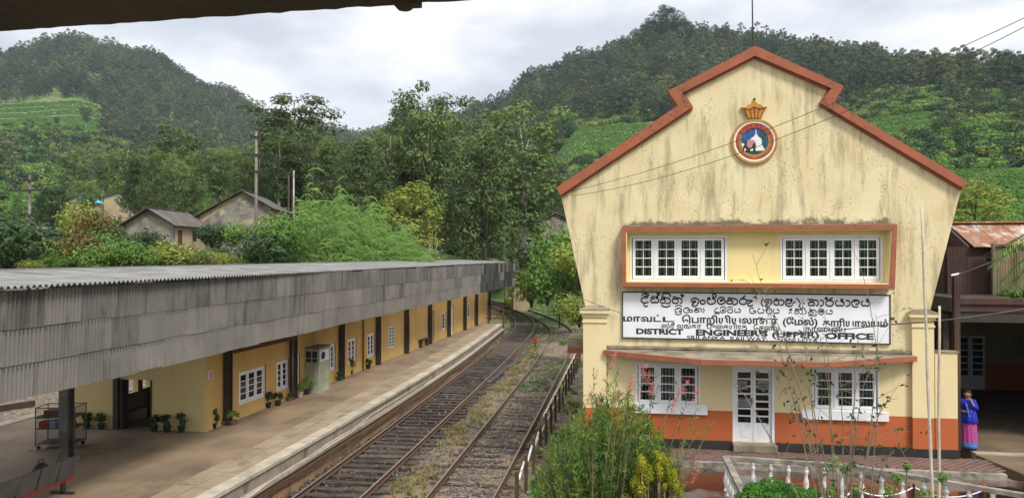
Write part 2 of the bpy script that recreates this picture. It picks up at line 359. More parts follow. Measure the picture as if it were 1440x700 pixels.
# ================================================================== TERRAIN
TC = [-300, 0, 100, 200, 300, 400, 500, 600, 690, 760, 820, 900, 940, 985, 1060, 1150, 1200, 1300, 1440, 1740]
TR = [45, 55, 66, 85, 100, 120, 180, 260, 340, 420, 600, 900, 1400]
TT = {  # first three rows: metres; the others: line of sight heights
-300:[-1,2.5,4.3,345,340,325,300,262,235,205,190,120,130],
0:[-1,2.5,4.3,352,346,335,305,265,235,205,172,88,112],
100:[-1,2.5,4.3,352,346,335,305,265,240,210,175,68,95],
200:[-1,2.5,5,348,343,335,308,262,240,225,195,84,108],
300:[-1,2.5,5.6,344,341,337,310,285,262,240,210,138,150],
400:[-1,2.2,5,350,346,340,320,300,280,262,235,183,190],
500:[-1,.5,3,360,352,345,325,300,285,265,240,203,205],
600:[-1,-1,.5,390,370,350,320,285,265,240,200,188,190],
690:[-1,-1,-1,432,410,362,325,290,262,232,168,180,190],
760:[-1,-1,-1,408,385,345,322,270,235,210,122,150,160],
820:[-1,-1,-1,398,370,340,312,225,180,158,98,120,130],
900:[-1,-1,1,385,360,335,300,222,178,150,66,90,100],
940:[-1,-1,1,380,355,330,298,222,178,150,50,80,90],
985:[-1,-1,2,370,350,330,295,220,178,150,64,90,100],
1060:[-1,-1,2,365,345,328,290,220,175,140,70,95,100],
1150:[-.5,1,4,355,338,318,270,210,170,125,88,100,110],
1200:[0,2,5,345,330,305,255,205,165,130,96,105,110],
1300:[0,2,5,335,325,305,240,185,150,133,120,125,130],
1440:[0,2,5,332,320,302,235,175,146,130,126,130,130],
1740:[0,2,5,332,320,302,240,185,150,130,126,130,130]}
TAB = np.zeros((len(TC), len(TR)))
for i, c in enumerate(TC):
    for j, r in enumerate(TR):
        v = TT[c][j]
        if j >= 3:
            v = CAMZ+(360-v)/F*r*math.cos(math.atan((c-720)/F))
        TAB[i, j] = v
LTR = np.log(np.array(TR, float))
def vnoise(x, y, s, seed):
    x = np.asarray(x, float)/s; y = np.asarray(y, float)/s
    xi = np.floor(x).astype(int); yi = np.floor(y).astype(int); fx = x-xi; fy = y-yi
    fx = fx*fx*(3-2*fx); fy = fy*fy*(3-2*fy)
    def h(a, b):
        q = np.sin(a*127.1+b*311.7+seed*74.7)*43758.5453; return q-np.floor(q)
    return (h(xi, yi)*(1-fx)+h(xi+1, yi)*fx)*(1-fy)+(h(xi, yi+1)*(1-fx)+h(xi+1, yi+1)*fx)*fy-.5
def smooth(t): t = np.clip(t, 0, 1); return t*t*(3-2*t)
def H(x, y):
    x = np.asarray(x, float); y = np.asarray(y, float)
    r = np.hypot(x, y)+1e-6
    rt = x*math.cos(YAW)+y*math.sin(YAW); fw = -x*math.sin(YAW)+y*math.cos(YAW)
    az = np.arctan2(rt, fw)
    px = 720+F*np.tan(np.clip(az, -.76, .77)); px = np.clip(px, -300, 1740)
    lr = np.clip(np.log(r), LTR[0], LTR[-1])
    ci = np.clip(np.searchsorted(TC, px)-1, 0, len(TC)-2); tcs = np.array(TC, float)
    u = smooth((px-tcs[ci])/(tcs[ci+1]-tcs[ci]))
    ri = np.clip(np.searchsorted(LTR, lr)-1, 0, len(LTR)-2)
    v = (lr-LTR[ri])/(LTR[ri+1]-LTR[ri])
    z = (TAB[ci, ri]*(1-u)+TAB[ci+1, ri]*u)*(1-v)+(TAB[ci, ri+1]*(1-u)+TAB[ci+1, ri+1]*u)*v
    z = np.where(r > 60, z+vnoise(x, y, 60, 3)*np.clip((r-60)*.03, 0, 9)+vnoise(x, y, 22, 5)*np.clip((r-60)*.012, 0, 3), z)
    back = smooth((np.abs(az)-1.0)/.5)
    z = z*(1-back)+(-1.1+smooth((r-90)/500)*45)*back
    near = 1-smooth((r-45)/8)
    z = z*(1-near)+(-1.17)*near; trk = np.exp(-((x+7.65)/1.5)**4); z = z-near*(.085*trk+.035*np.exp(-((x+4.3)/1.4)**4))
    # the yard side on the right is about a metre higher than the rails
    z = np.where(r < 60, z+smooth((x+2.0)/2.6)*.82*(1-smooth((r-40)/15)), z)
    z = z+np.where(r < 60, vnoise(x, y, .9, 9)*.08+vnoise(x, y, .33, 2)*.045, 0)
    return z
_H0 = None
TRK = [(-7.62,-12),(-7.62,0),(-7.64,18.5),(-7.74,30),(-7.93,43),(-8.2,54),(-8.75,64),(-10.3,73.5),(-13.4,84.5),(-17.8,96),(-24.5,109)]
TRK2 = [(-4.22,-12),(-4.22,0),(-4.24,18),(-4.31,32),(-4.45,45),(-4.78,56),(-5.6,63.5),(-7.6,72),(-10.9,82),(-14.6,91.5),(-20.5,104)]
def trkdist(x, y):
    best = np.full(np.shape(x), 1e9)
    for T in (TRK, TRK2):
        for (ax, ay), (bx, by) in zip(T, T[1:]):
            t = np.clip(((x-ax)*(bx-ax)+(y-ay)*(by-ay))/((bx-ax)**2+(by-ay)**2), 0, 1)
            best = np.minimum(best, np.hypot(x-ax-t*(bx-ax), y-ay-t*(by-ay)))
    return best
H_raw = H
def H(x, y):
    z = H_raw(x, y); x = np.asarray(x, float); y = np.asarray(y, float)
    k = (1-smooth((trkdist(x, y)-3.0)/5.0))*smooth((y-50)/6)
    return z*(1-k)+(-1.2+vnoise(x, y, .8, 9)*.07)*k
def Hs(x, y): return float(H(np.array([x]), np.array([y]))[0])

def build_ground():
    azs = np.concatenate([np.linspace(-math.pi, -.78, 50)[:-1], np.linspace(-.78, .78, 340), np.linspace(.78, math.pi, 50)[1:-1]])
    rs = np.concatenate([[0.5, 2, 5], np.geomspace(8, 1400, 300)])
    A, Rr = np.meshgrid(azs, rs, indexing='ij')
    X = Rr*np.sin(A-YAW); Y = Rr*np.cos(A-YAW)
    Z = H(X, Y)
    V = np.stack([X, Y, Z], -1).reshape(-1, 3)
    na, nr = len(azs), len(rs)
    i, j = np.meshgrid(np.arange(na), np.arange(nr-1), indexing='ij'); i2 = (i+1) % na
    Fq = np.stack([i*nr+j, i2*nr+j, i2*nr+j+1, i*nr+j+1], -1).reshape(-1, 4)[:, ::-1]
    V = np.vstack([V, [[0, 0, -1.17]]]); 
    m = bpy.data.materials.new('hillside_ground'); m.use_nodes = True; N = m.node_tree.nodes; L = m.node_tree.links; p = N['Principled BSDF']
    p.inputs['Roughness'].default_value = .95
    g = N.new('ShaderNodeNewGeometry'); co = g.outputs['Position']
    def noise(s, d=6):
        n = N.new('ShaderNodeTexNoise'); n.inputs['Scale'].default_value = s; n.inputs['Detail'].default_value = d; L.new(co, n.inputs[0]); return n.outputs['Fac']
    def rmp(f, a, b, lo=0, hi=1):
        r = N.new('ShaderNodeMapRange'); r.inputs['From Min'].default_value = a; r.inputs['From Max'].default_value = b
        r.inputs['To Min'].default_value = lo; r.inputs['To Max'].default_value = hi; L.new(f, r.inputs[0]); return r.outputs[0]
    def mixc(f, a, b):
        x = N.new('ShaderNodeMix'); x.data_type = 'RGBA'; L.new(f, x.inputs[0])
        for s, v in (('A', a), ('B', b)):
            if isinstance(v, tuple): x.inputs[s].default_value = (*v, 1)
            else: L.new(v, x.inputs[s])
        return x.outputs['Result']
    ball = mixc(rmp(noise(5, 10), .38, .62), (.065, .05, .038), (.21, .165, .12))
    ball = mixc(rmp(noise(.55), .50, .62), ball, (.20, .145, .075))
    ball = mixc(rmp(noise(1.1), .60, .68), ball, (.09, .12, .035))
    sx = N.new('ShaderNodeSeparateXYZ'); L.new(co, sx.inputs[0])
    mt_ = N.new('ShaderNodeMath'); mt_.operation = 'MULTIPLY'; L.new(rmp(sx.outputs['X'], -9.3, -8.9), mt_.inputs[0]); L.new(rmp(sx.outputs['X'], -6.2, -6.7), mt_.inputs[1])
    mt2 = N.new('ShaderNodeMath'); mt2.operation = 'MULTIPLY'; L.new(mt_.outputs[0], mt2.inputs[0]); L.new(rmp(noise(2.2), .3, .6, .5, .95), mt2.inputs[1])
    ball = mixc(mt2.outputs[0], ball, (.045, .034, .026))
    green = mixc(rmp(noise(.25), .4, .6), (.07, .12, .03), (.13, .20, .05))
    green = mixc(rmp(noise(.06), .60, .68), green, (.17, .085, .045))
    ln = N.new('ShaderNodeVectorMath'); ln.operation = 'LENGTH'; L.new(co, ln.inputs[0])
    L.new(mixc(rmp(ln.outputs['Value'], 58, 95), ball, green), p.inputs['Base Color'])
    b = N.new('ShaderNodeBump'); b.inputs['Strength'].default_value = .7; b.inputs['Distance'].default_value = .05
    L.new(noise(9, 9), b.inputs['Height']); L.new(b.outputs[0], p.inputs['Normal'])
    me = np_mesh('ground', V, Fq, [m], smooth=True)
    o = bpy.data.objects.new('ground', me); link(o); tag(o, kind='structure')
build_ground()

# ================================================================== TRACKS
def spline(pts, step=.5):
    """Catmull-Rom through plan points, resampled evenly"""
    P = [Vector((*p, 0)) for p in pts]; P = [P[0]*2-P[1]]+P+[P[-1]*2-P[-2]]; out = []
    for i in range(1, len(P)-2):
        for k in range(24):
            t = k/24; a, b, c, d = P[i-1:i+3]
            out.append(.5*((2*b)+(c-a)*t+(2*a-5*b+4*c-d)*t*t+(3*b-a-3*c+d)*t**3))
    out.append(P[-2]); res = [out[0]]; acc = 0
    for a, b in zip(out, out[1:]):
        d = (b-a).length
        while acc+d >= step:
            a = a+(b-a)*((step-acc)/d); d = (b-a).length; res.append(a.copy()); acc = 0
        acc += d
    return res
def offset(pts, o):
    r = []
    for i, p in enumerate(pts):
        t = (pts[min(i+1, len(pts)-1)]-pts[max(i-1, 0)]).normalized(); r.append(p+Vector((t.y, -t.x, 0))*o)
    return r
LT = [(-7.62,-12),(-7.62,0),(-7.64,18.5),(-7.74,30),(-7.93,43),(-8.2,54),(-8.75,64),(-10.3,73.5),(-13.4,84.5),(-17.8,96),(-24.5,109)]
RT = [(-4.22,-12),(-4.22,0),(-4.24,18),(-4.31,32),(-4.45,45),(-4.78,56),(-5.6,63.5),(-7.6,72),(-10.9,82),(-14.6,91.5),(-20.5,104)]
def rail_profile(pts, z, name, parent, head=.035, foot=.065):
    prof = [(-foot,0),(foot,0),(foot,.015),(.012,.03),(.012,.10),(head,.11),(head,.15),(-head,.15),(-head,.11),(-.012,.10),(-.012,.03),(-foot,.015)]
    V = []; Fq = []; mi = []
    n = len(prof)
    for i, p in enumerate(pts):
        t = (pts[min(i+1, len(pts)-1)]-pts[max(i-1, 0)]).normalized(); s = Vector((t.y, -t.x, 0))
        for a, b in prof: q = p+s*a; V.append((q.x, q.y, z+b))
    for i in range(len(pts)-1):
        for k in range(n):
            Fq.append((i*n+k, (i+1)*n+k, (i+1)*n+(k+1)%n, i*n+(k+1)%n)); mi.append(1 if k == 6 else 0)
    me = np_mesh(name, V, np.array(Fq), [MT['rail'], MT['railtop']], np.array(mi))
    return link(bpy.data.objects.new(name, me), parent)
def sleeper_meshes():
    out = []
    for k in range(6):
        mb = MB(); nx = 7; v = []; rr = random.Random(k)
        hw = .11+rr.uniform(-.015, .02)
        for i in range(nx+1):
            x = -1.32+2.64*i/nx+(rr.uniform(-.06, .06) if i in (0, nx) else 0)
            for (y, z) in ((-hw, -.13), (hw, -.13), (hw, 0), (-hw, 0)):
                v.append((x, y+rr.uniform(-.02, .02), z+rr.uniform(-.018, .012)))
        f = [(0,1,2,3), (nx*4+3, nx*4+2, nx*4+1, nx*4)]
        for i in range(nx):
            for j in range(4): f.append((i*4+j, (i+1)*4+j, (i+1)*4+(j+1)%4, i*4+(j+1)%4))
        mb.raw(v, f); out.append(mb.mesh('sleeper', MT['sleeper']))
    return out
SLM = sleeper_meshes()
platem = MB().box(-.10,-.08,0,.10,.08,.014).box(-.085,-.04,.014,-.06,.04,.05).box(.06,-.04,.014,.085,.04,.05).mesh('rail_chair', MT['rail'])
def track(pts, label, gap, sink):
    root = empty('railway_track', (pts[0][0], 0, -1.15), label, 'railway track', 'railway tracks beside the platform')
    c = spline(pts, .25)
    for s in (-1, 1): rail_profile(offset(c, s*.86), -1.15, 'rail', root)
    c2 = spline(pts, gap); n = 0
    for i, p in enumerate(c2[:-1]):
        if p.y < -1 or p.y > 100 or n > 290: continue
        t = (c2[i+1]-p).normalized(); a = math.atan2(-t.x, t.y)+random.uniform(-.05, .05)
        M = Matrix.Translation((p.x+random.uniform(-.09, .09), p.y+random.uniform(-.06, .06), -1.15-sink-random.uniform(0, .02))) @ Matrix.Rotation(a, 4, 'Z')
        inst('sleeper', SLM[random.randrange(6)], root, M); n += 1
    return root
track(LT, 'railway track nearest the platform with dark open sleepers', .56, .0)
track(RT, 'overgrown outer railway track beside the rail fence, sleepers sunk in gravel', .62, .035)

def gn_scatter(name, pts, scales, src, label=None, cat=None, tilt=0.0):
    """one object of uncountable stuff: instances of a mesh on given points"""
    n = len(pts); me = bpy.data.meshes.new(name)
    me.vertices.add(n); me.vertices.foreach_set('co', np.asarray(pts, np.float32).ravel())
    a = me.attributes.new('sc', 'FLOAT_VECTOR', 'POINT'); sc_ = np.asarray(scales, np.float32)
    if sc_.ndim == 1: sc_ = np.repeat(sc_[:, None], 3, 1)
    a.data.foreach_set('vector', sc_.ravel())
    b = me.attributes.new('rt', 'FLOAT_VECTOR', 'POINT')
    rt = np.stack([RNG.normal(0, 1, n)*tilt, RNG.normal(0, 1, n)*tilt, RNG.uniform(0, 6.28, n)], -1).astype(np.float32)
    b.data.foreach_set('vector', rt.ravel())
    g = bpy.data.node_groups.new(name, 'GeometryNodeTree')
    g.interface.new_socket('Geometry', in_out='INPUT', socket_type='NodeSocketGeometry')
    g.interface.new_socket('Geometry', in_out='OUTPUT', socket_type='NodeSocketGeometry')
    N = g.nodes; L = g.links
    gi = N.new('NodeGroupInput'); go = N.new('NodeGroupOutput'); m2p = N.new('GeometryNodeMeshToPoints'); ip = N.new('GeometryNodeInstanceOnPoints')
    oi = N.new('GeometryNodeObjectInfo'); oi.inputs['Object'].default_value = src; oi.inputs['As Instance'].default_value = True
    s = N.new('GeometryNodeInputNamedAttribute'); s.data_type = 'FLOAT_VECTOR'; s.inputs['Name'].default_value = 'sc'
    r = N.new('GeometryNodeInputNamedAttribute'); r.data_type = 'FLOAT_VECTOR'; r.inputs['Name'].default_value = 'rt'
    L.new(gi.outputs[0], m2p.inputs['Mesh']); L.new(m2p.outputs[0], ip.inputs['Points']); L.new(oi.outputs['Geometry'], ip.inputs['Instance'])
    L.new(r.outputs['Attribute'], ip.inputs['Rotation']); L.new(s.outputs['Attribute'], ip.inputs['Scale']); L.new(ip.outputs[0], go.inputs[0])
    o = bpy.data.objects.new(name, me); link(o); md = o.modifiers.new('scatter', 'NODES'); md.node_group = g
    return tag(o, label, cat, kind='stuff')

# ================================================================== PLATFORM
PE = [(-9.3,-6),(-9.2,10),(-9.06,18),(-8.95,27),(-9.0,38),(-9.3,48),(-9.72,58.5)]    # platform edge in plan
PZ = -.15
pe = spline(PE, 1.0)
def strip(name, m, pts, x0, x1, z0, z1, parent=None, close=True):
    a = offset(pts, x0); b = offset(pts, x1); mb = MB(); v = []; n = len(pts)
    for p, q in zip(a, b): v += [(p.x,p.y,z0),(q.x,q.y,z0),(q.x,q.y,z1),(p.x,p.y,z1)]
    f = [(0,1,2,3), (4*n-1,4*n-2,4*n-3,4*n-4)]
    for i in range(n-1):
        for j in range(4): f.append((4*i+j, 4*i+4+j, 4*i+4+(j+1)%4, 4*i+(j+1)%4))
    return mb.raw(v, f).build(name, m, parent)
plat = MB()
ed = offset(pe, -.02); vv = [(p.x, p.y, PZ-.03) for p in ed]+[(-19.85, p.y, PZ-.03) for p in ed]
vb = [(a, b, -1.3) for a, b, c in vv]; n = len(ed)
f = [(i, i+1, n+i+1, n+i) for i in range(n-1)]+[(2*n+i+1, 2*n+i, 3*n+i, 3*n+i+1) for i in range(n-1)]
f += [(i, 2*n+i, 2*n+i+1, i+1) for i in range(n-1)]+[(n+i+1, 3*n+i+1, 3*n+i, n+i) for i in range(n-1)]+[(0, n, 3*n, 2*n), (n-1, 3*n-1, 4*n-1, 2*n-1)]
platform = tag(plat.raw(vv+vb, f).build('platform', MT['platform']), kind='structure')
# floor sheet of the platform, inside the paved rows
v = [(p.x, p.y, PZ) for p in offset(pe, -1.32)]+[(-19.4, p.y, PZ) for p in pe]
MB().raw(v, [(i, i+1, n+i+1, n+i) for i in range(n-1)]).build('platform_floor', MT['platform'], platform)
def stones(name, m, o0, o1, z, th, n_per=1.0, parent=None, jz=.006):
    k = spline(PE, n_per)
    for i in range(len(k)-1):
        t = (k[i+1]-k[i]).normalized(); nrm = Vector((t.y, -t.x, 0)); g = .012
        a = k[i]+t*g; b = k[i+1]-t*g; dz = random.uniform(-jz, jz)
        q = [a+nrm*o0, a+nrm*o1, b+nrm*o1, b+nrm*o0]
        jz2 = [z+dz+random.uniform(-.003, .003) for _ in range(4)]
        v = [(c.x, c.y, z-th) for c in q]+[(c.x, c.y, zz) for c, zz in zip(q, jz2)]
        MB().raw(v, [(3,2,1,0),(4,5,6,7),(0,1,5,4),(1,2,6,5),(2,3,7,6),(3,0,4,7)]).build(name, m, parent)
stones('coping_stone', MT['coping'], -.34, .05, PZ+.012, .09, 1.22, platform)
stones('paving_slab', MT['paver'], -.80, -.355, PZ+.006, .06, .95, platform, .003)
stones('paving_slab', MT['paver'], -1.32, -.815, PZ+.006, .06, 1.1, platform, .003)
strip('edge_face', MT['edge'], pe, -.02, .0, -.54, PZ-.08, platform)
strip('ledge', MT['coping'], pe, -.01, .15, -.62, -.54, platform)
strip('lower_face', MT['edgelow'], pe, -.02, .06, -1.3, -.62, platform)
MB().box(-19.95,-6,PZ-.1,-19.45,58.5,PZ+.012).build('far_coping', MT['coping'], platform)
def pipe(name, off, z, r, m, label, cat, wob=.02, y0=0, y1=60):
    pts = [p for p in spline(PE, 1.6) if y0 < p.y < y1]; q = offset(pts, off)
    q = [(p.x+random.uniform(-wob, wob)*.6, p.y, z+random.uniform(-wob, wob)) for p in q]
    return tag(MB().tube(q, r, 6).build(name, m, None, smooth=True), label, cat)
pipe('cable_pipe', .17, -.72, .028, MT['rail'], 'rusty brown pipe running under the platform ledge', 'pipe', .015)
pipe('cable_pipe', .15, -.86, .018, MT['darkwood'], 'thin dark cable below the brown pipe on the platform face', 'cable', .05)
pts = [atx(340, 706, -8.72), atx(385, 673, -8.72), atx(430, 645, -8.72), atx(465, 621, -8.72), atx(497, 603, -8.72), atx(525, 581, -8.75), atx(560, 560, -8.78), atx(600, 535, -8.8)]
tag(MB().tube(pts, .025, 6).build('water_hose', MT['coping'], None, smooth=True), 'pale hose curling along the foot of the platform wall', 'hose')
b = atz(429, 664, -1.15)
tag(MB().tube([(b.x-.25,b.y,-.62),(b.x-.03,b.y,-.60),(b.x,b.y,-.68),(b.x,b.y,-1.2)], .035, 7).build('drain_pipe', MT['greysteel'], None, smooth=True), 'short bent grey outlet pipe at the foot of the platform', 'pipe')
# railing and flowers behind the end of the platform
rl = empty('platform_end_railing', (-11.2, 60, PZ), 'dark brown three-bar railing closing the far end of the platform', 'railing')
for z in (.25, .6, .95): MB().bar((-12.6,60,PZ+z),(-9.9,60,PZ+z),.05,.09).build('rail', MT['redwood'], rl)
for x in (-12.5,-11.2,-9.95): MB().box(x-.06,59.95,-1.2,x+.06,60.07,PZ+1.05).build('post', MT['redwood'], rl)

# ================================================================== STATION BUILDING
WA = Vector((-12.66, 20.9, 0)); WB = Vector((-11.36, 60.2, 0)); WD = (WB-WA).normalized(); WN = Vector((WD.y, -WD.x, 0)); WLEN = (WB-WA).length
WMX = Matrix(((WD.x, -WN.x, 0, WA.x), (WD.y, -WN.y, 0, WA.y), (0, 0, 1, 0), (0, 0, 0, 1)))   # local x along wall, y into it
def wuv(px, py):
    p = atp(px, py, WA, WN); q = p-WA; return q.dot(WD), p.z
CEIL = 3.7
st = empty('station_building', (-14.9, 40, PZ), 'long low ochre station building under the grey canopy', 'station building')
def wbox(a, b, c, d):   # px range, py bottom/top at the mid px -> local rect
    u0 = wuv(a, (c+d)/2)[0]; u1 = wuv(b, (c+d)/2)[0]; m = (a+b)/2; return [u0, wuv(m, d)[1], u1, wuv(m, c)[1]]
win = [(336,372,519,563,3),(389,405,507,547,2),(414,420.5,499,539,1),(459.5,470.5,484,521,2),(489,500,476,510,2),(516.5,526,469,501,2),(622,626,439,464,1),(658,661,426,447,1),(652,654.5,430,452,1)]
doors = [(570.5,576.5,452,496),(608,611.5,441,481),(633.5,638.5,430,469),(667,669.5,420,452)]
WR = [wbox(*q[:4]) for q in win]; DR = [wbox(*q) for q in doors]
for r in DR: r[1] = PZ+.02; r[3] = PZ+1.95
for r in WR: r[3] = max(r[3], r[1]+.9)
for r in WR[6:]: r[2] = r[0]+max(.55, r[2]-r[0])
def rect(r): return [(r[0],r[1]),(r[2],r[1]),(r[2],r[3]),(r[0],r[3])]
# drop rectangles that overlap a door
WR2 = [(r, win[i][4]) for i, r in enumerate(WR) if all(r[2] < d[0]-.1 or r[0] > d[2]+.1 for d in DR)]
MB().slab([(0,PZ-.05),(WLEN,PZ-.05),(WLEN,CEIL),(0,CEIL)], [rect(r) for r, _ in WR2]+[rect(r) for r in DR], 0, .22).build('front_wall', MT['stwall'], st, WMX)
# end wall facing the camera with its doorway
EY = 20.9
d0 = aty(171,600,EY).x; d1 = aty(213,600,EY).x; dt = aty(190,533.5,EY).z
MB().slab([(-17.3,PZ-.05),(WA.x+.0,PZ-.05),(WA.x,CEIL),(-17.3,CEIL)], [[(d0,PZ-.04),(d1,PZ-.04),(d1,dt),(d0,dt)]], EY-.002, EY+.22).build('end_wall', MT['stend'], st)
hol = []
for a, b in ((23.45,23.95),(24.2,24.65)): hol.append([(-b,.42),(-a,.42),(-a,1.5),(-b,1.5)])
BM = Matrix(((0,1,0,-17.3),(-1,0,0,0),(0,0,1,0),(0,0,0,1)))
MB().slab([(-60.2,PZ-.05),(-EY,PZ-.05),(-EY,CEIL),(-60.2,CEIL)], hol, 0, .2).build('back_wall', MT['stend'], st, BM)
MB().box(-17.1, 60.0, PZ, -11.5, 60.2, CEIL).build('far_end_wall', MT['stend'], st)
MB().box(-17.1, 28, PZ, -12.8, 28.15, CEIL).build('inner_wall', MT['darkwood'], st)
MB().box(d0-.22, EY-.12, PZ, d0-.06, EY-.01, dt+.35).box(d0-.02,EY-.06,PZ,d0+.06,EY+.2,dt).build('door_post', MT['steel'], st)
MB().box(d1-.03,EY-.03,PZ,d1+.01,EY+.24,dt).build('door_frame', MT['darkwood'], st)
ct = empty('parcel_counter', (-14.6,22.6,PZ), 'dark counter with a pale top just inside the open parcel doorway', 'counter')
MB().box(-15.6,22.3,PZ,-13.9,23.1,PZ+.95).build('base', MT['black'], ct); MB().box(-15.7,22.2,PZ+.953,-13.8,23.2,PZ+1.0).build('counter_top', MT['greensteel'] if 'greensteel' in MT else MT['greysteel'], ct)
# skirting and darker band
MB().box(-17.3, EY-.03, PZ, d0-.25, EY-.004, PZ+.09).build('skirting', MT['coping'], st)
def add_window(parent, M, W, Hh, nc, rows, cols, m_frame, bars=False, shutter=False, curtain=False, split=(.055,.05), deep=.07, key='window'):
    fr = MB(); e = .05
    fr.box(0,-.02,0,W,deep,e).box(0,-.02,Hh-e,W,deep,Hh).box(0,-.02,e,e,deep,Hh-e).box(W-e,-.02,e,W,deep,Hh-e)
    cw = (W-2*e)/nc
    for i in range(1, nc): fr.box(e+cw*i-.02,-.015,e,e+cw*i+.02,deep,Hh-e)
    wo = fr.build(key, m_frame, parent, M)
    t = split[0]; mt = .018
    for i in range(nc):
        x0 = e+cw*i+.022; x1 = e+cw*(i+1)-.022; z0 = e+.01; z1 = Hh-e-.01; s = MB()
        s.box(x0,0,z0,x1,.04,z0+t*1.3).box(x0,0,z1-t,x1,.04,z1).box(x0,0,z0+t*1.3,x0+t,.04,z1-t).box(x1-t,0,z0+t*1.3,x1,.04,z1-t)
        a0, a1, b0, b1 = x0+t, x1-t, z0+t*1.3, z1-t
        for r in range(1, rows): z = b0+(b1-b0)*r/rows; s.box(a0,.004,z-mt/2-.004,a1,.034,z+mt/2+.004)
        for c in range(1, cols): x = a0+(a1-a0)*c/cols; s.box(x-mt/2,.006,b0,x+mt/2,.032,b1)
        s.build('sash', m_frame, wo, M)
        for r in range(rows):
            for c in range(cols):
                key_ = (round((a1-a0)/cols,3), round((b1-b0)/rows,3))
                if key_ not in PANES: PANES[key_] = MB().box(0,0,0,key_[0],.005,key_[1]).mesh('pane', MT['glass'])
                inst('pane', PANES[key_], wo, M @ Matrix.Translation((a0+(a1-a0)*c/cols,.016,b0+(b1-b0)*r/rows)))
        if bars:
            for k in range(4):
                x = a0+(a1-a0)*(k+.5)/4
                key_ = ('bar', round(b1-b0,3))
                if key_ not in PANES: PANES[key_] = MB().box(-.009,0,0,.009,.018,key_[1]).mesh('security_bar', MT['white'])
                inst('security_bar', PANES[key_], wo, M @ Matrix.Translation((x,.085,b0)))
    if curtain:
        cv = []; cf = []; nn = 60
        for i in range(nn+1):
            x = .08+(W-.16)*i/nn; ph = (i/nn*nc)%1
            drop = Hh*(.30+.55*abs(ph-.5)**1.3*1.6)
            cv += [(x,.22+.03*math.sin(i*1.9),Hh-.05),(x+.05*math.sin(i*.7),.22+.03*math.sin(i*1.9+.4),Hh-drop*(.7+.5*((i//8)%3==0)))]
        cf = [(2*i,2*i+2,2*i+3,2*i+1) for i in range(nn)]
        MB().raw(cv, cf).build('curtain', MT['curtain'], wo, M)
    if shutter:
        MB().box(W+.01,-.03,-.02,W+.07,.02,Hh+.03).build('shutter_edge', MT['redwood'], wo, M)
    return wo
PANES = {}
for r, nc in WR2:
    add_window(st, WMX @ Matrix.Translation((r[0], 0.02, r[1])), r[2]-r[0], r[3]-r[1], nc, 4, 1, MT['white'], shutter=True)
for i, r in enumerate(DR):
    W = r[2]-r[0]; M = WMX @ Matrix.Translation((r[0], .1, r[1])); hh = r[3]-r[1]
    dr = MB().box(0,0,0,.06,.08,hh).box(W-.06,0,0,W,.08,hh).box(.06,0,hh-.06,W-.06,.08,hh).build('door', MT['white'] if i in (2,) else MT['coping'], st, M)
    for k in (0, 1):
        x = .065+(W-.13)/2*k; MB().box(x,.02,.01,x+(W-.13)/2-.006,.05,hh-.065).box(x+.05,.008,.1,x+(W-.13)/2-.06,.02,.8).box(x+.05,.008,.9,x+(W-.13)/2-.06,.02,hh-.2).build('door_leaf', MT['white'] if i == 2 else MT['coping'], dr, M)
# noticeboard W7
u0, z0 = wuv(545,490); u1, z1 = wuv(553,461)
nb = empty('notice_board', WMX @ Vector((u0,0,z0)), 'pale framed notice grid on the ochre wall beyond the fifth post', 'notice board')
hh = 1.1
fb = MB().box(0,-.05,0,u1-u0,-.005,hh).build('board', MT['white'], nb, WMX @ Matrix.Translation((u0,0,z0)))
for k in range(6):
    for c in (0, 1): MB().box(.06+c*(u1-u0)/2,-.062,.08+k*.17,(u1-u0)/2-.05+c*(u1-u0)/2,-.052,.2+k*.17).build('sheet', MT['curtain'], nb, WMX @ Matrix.Translation((u0,0,z0)))
# small red and white sign near the corner
u0, z0 = wuv(292,534); u1, z1 = wuv(299,520)
sg = empty('wall_notice', WMX @ Vector((u0,0,z0)), 'small red and white notice near the corner of the ochre wall', 'sign')
M = WMX @ Matrix.Translation((u0,0,z0)); ww = u1-u0; hz_ = z1-z0
MB().box(0,-.02,0,ww,-.004,hz_).build('plate', MT['white'], sg, M)
for k in range(4): MB().box(.03,-.026,hz_*(.1+.22*k),ww-.03,-.021,hz_*(.1+.22*k)+hz_*.1).build('printed_line', MT['crestred'], sg, M)
# booth made of old doors
bx0, by0, by1 = -12.47, 27.45, 28.6
bo = empty('door_booth', (-12.1,28,PZ), 'old half-glazed doors set up as a booth against the station wall', 'booth')
BM_ = mat('old_green_paint', (.36,.37,.27), (.25,.28,.20), 2, .8, .1, 20, stain=(.12,.10,.07), stain_amt=.4)
def leaf_door(M, W, Hh, glaz, fan=False):
    f_ = MB().box(0,0,0,.07,.05,Hh).box(W-.07,0,0,W,.05,Hh)
    for z in (0, .42, .84, 1.12, Hh-.09): f_.box(.07,0,z,W-.07,.05,z+.08)
    o_ = f_.build('door_frame', BM_, bo, M)
    for z0_, z1_ in ((.08,.42),(.5,.84),(.92,1.12)): MB().box(.07,.015,z0_,W-.07,.035,z1_).build('panel', BM_ , o_, M)
    if glaz:
        x_ = W/2
        MB().box(x_-.02,.005,1.2,x_+.02,.045,Hh-.09).box(.07,.006,1.34,W-.07,.044,1.37).build('glazing_bar', BM_, o_, M)
        for a_ in (.07, x_+.02): MB().box(a_,.02,1.2,a_+(x_-.09),.026,Hh-.09).build('pane', MT['black'], o_, M)
    else:
        MB().box(.07,.015,1.2,W-.07,.035,Hh-.09).build('panel', MT['white'], o_, M)
leaf_door(Matrix.Translation((bx0,by0,PZ)), .61, 1.72, True)
M = Matrix(((0,-1,0,-11.86),(1,0,0,by0+.055),(0,0,1,PZ),(0,0,0,1)))
leaf_door(M, 1.06, 1.72, False)
MB().box(bx0,by0-.02,PZ+1.723,-11.84,by1,PZ+1.78).build('lid', MT['greysteel'], bo)
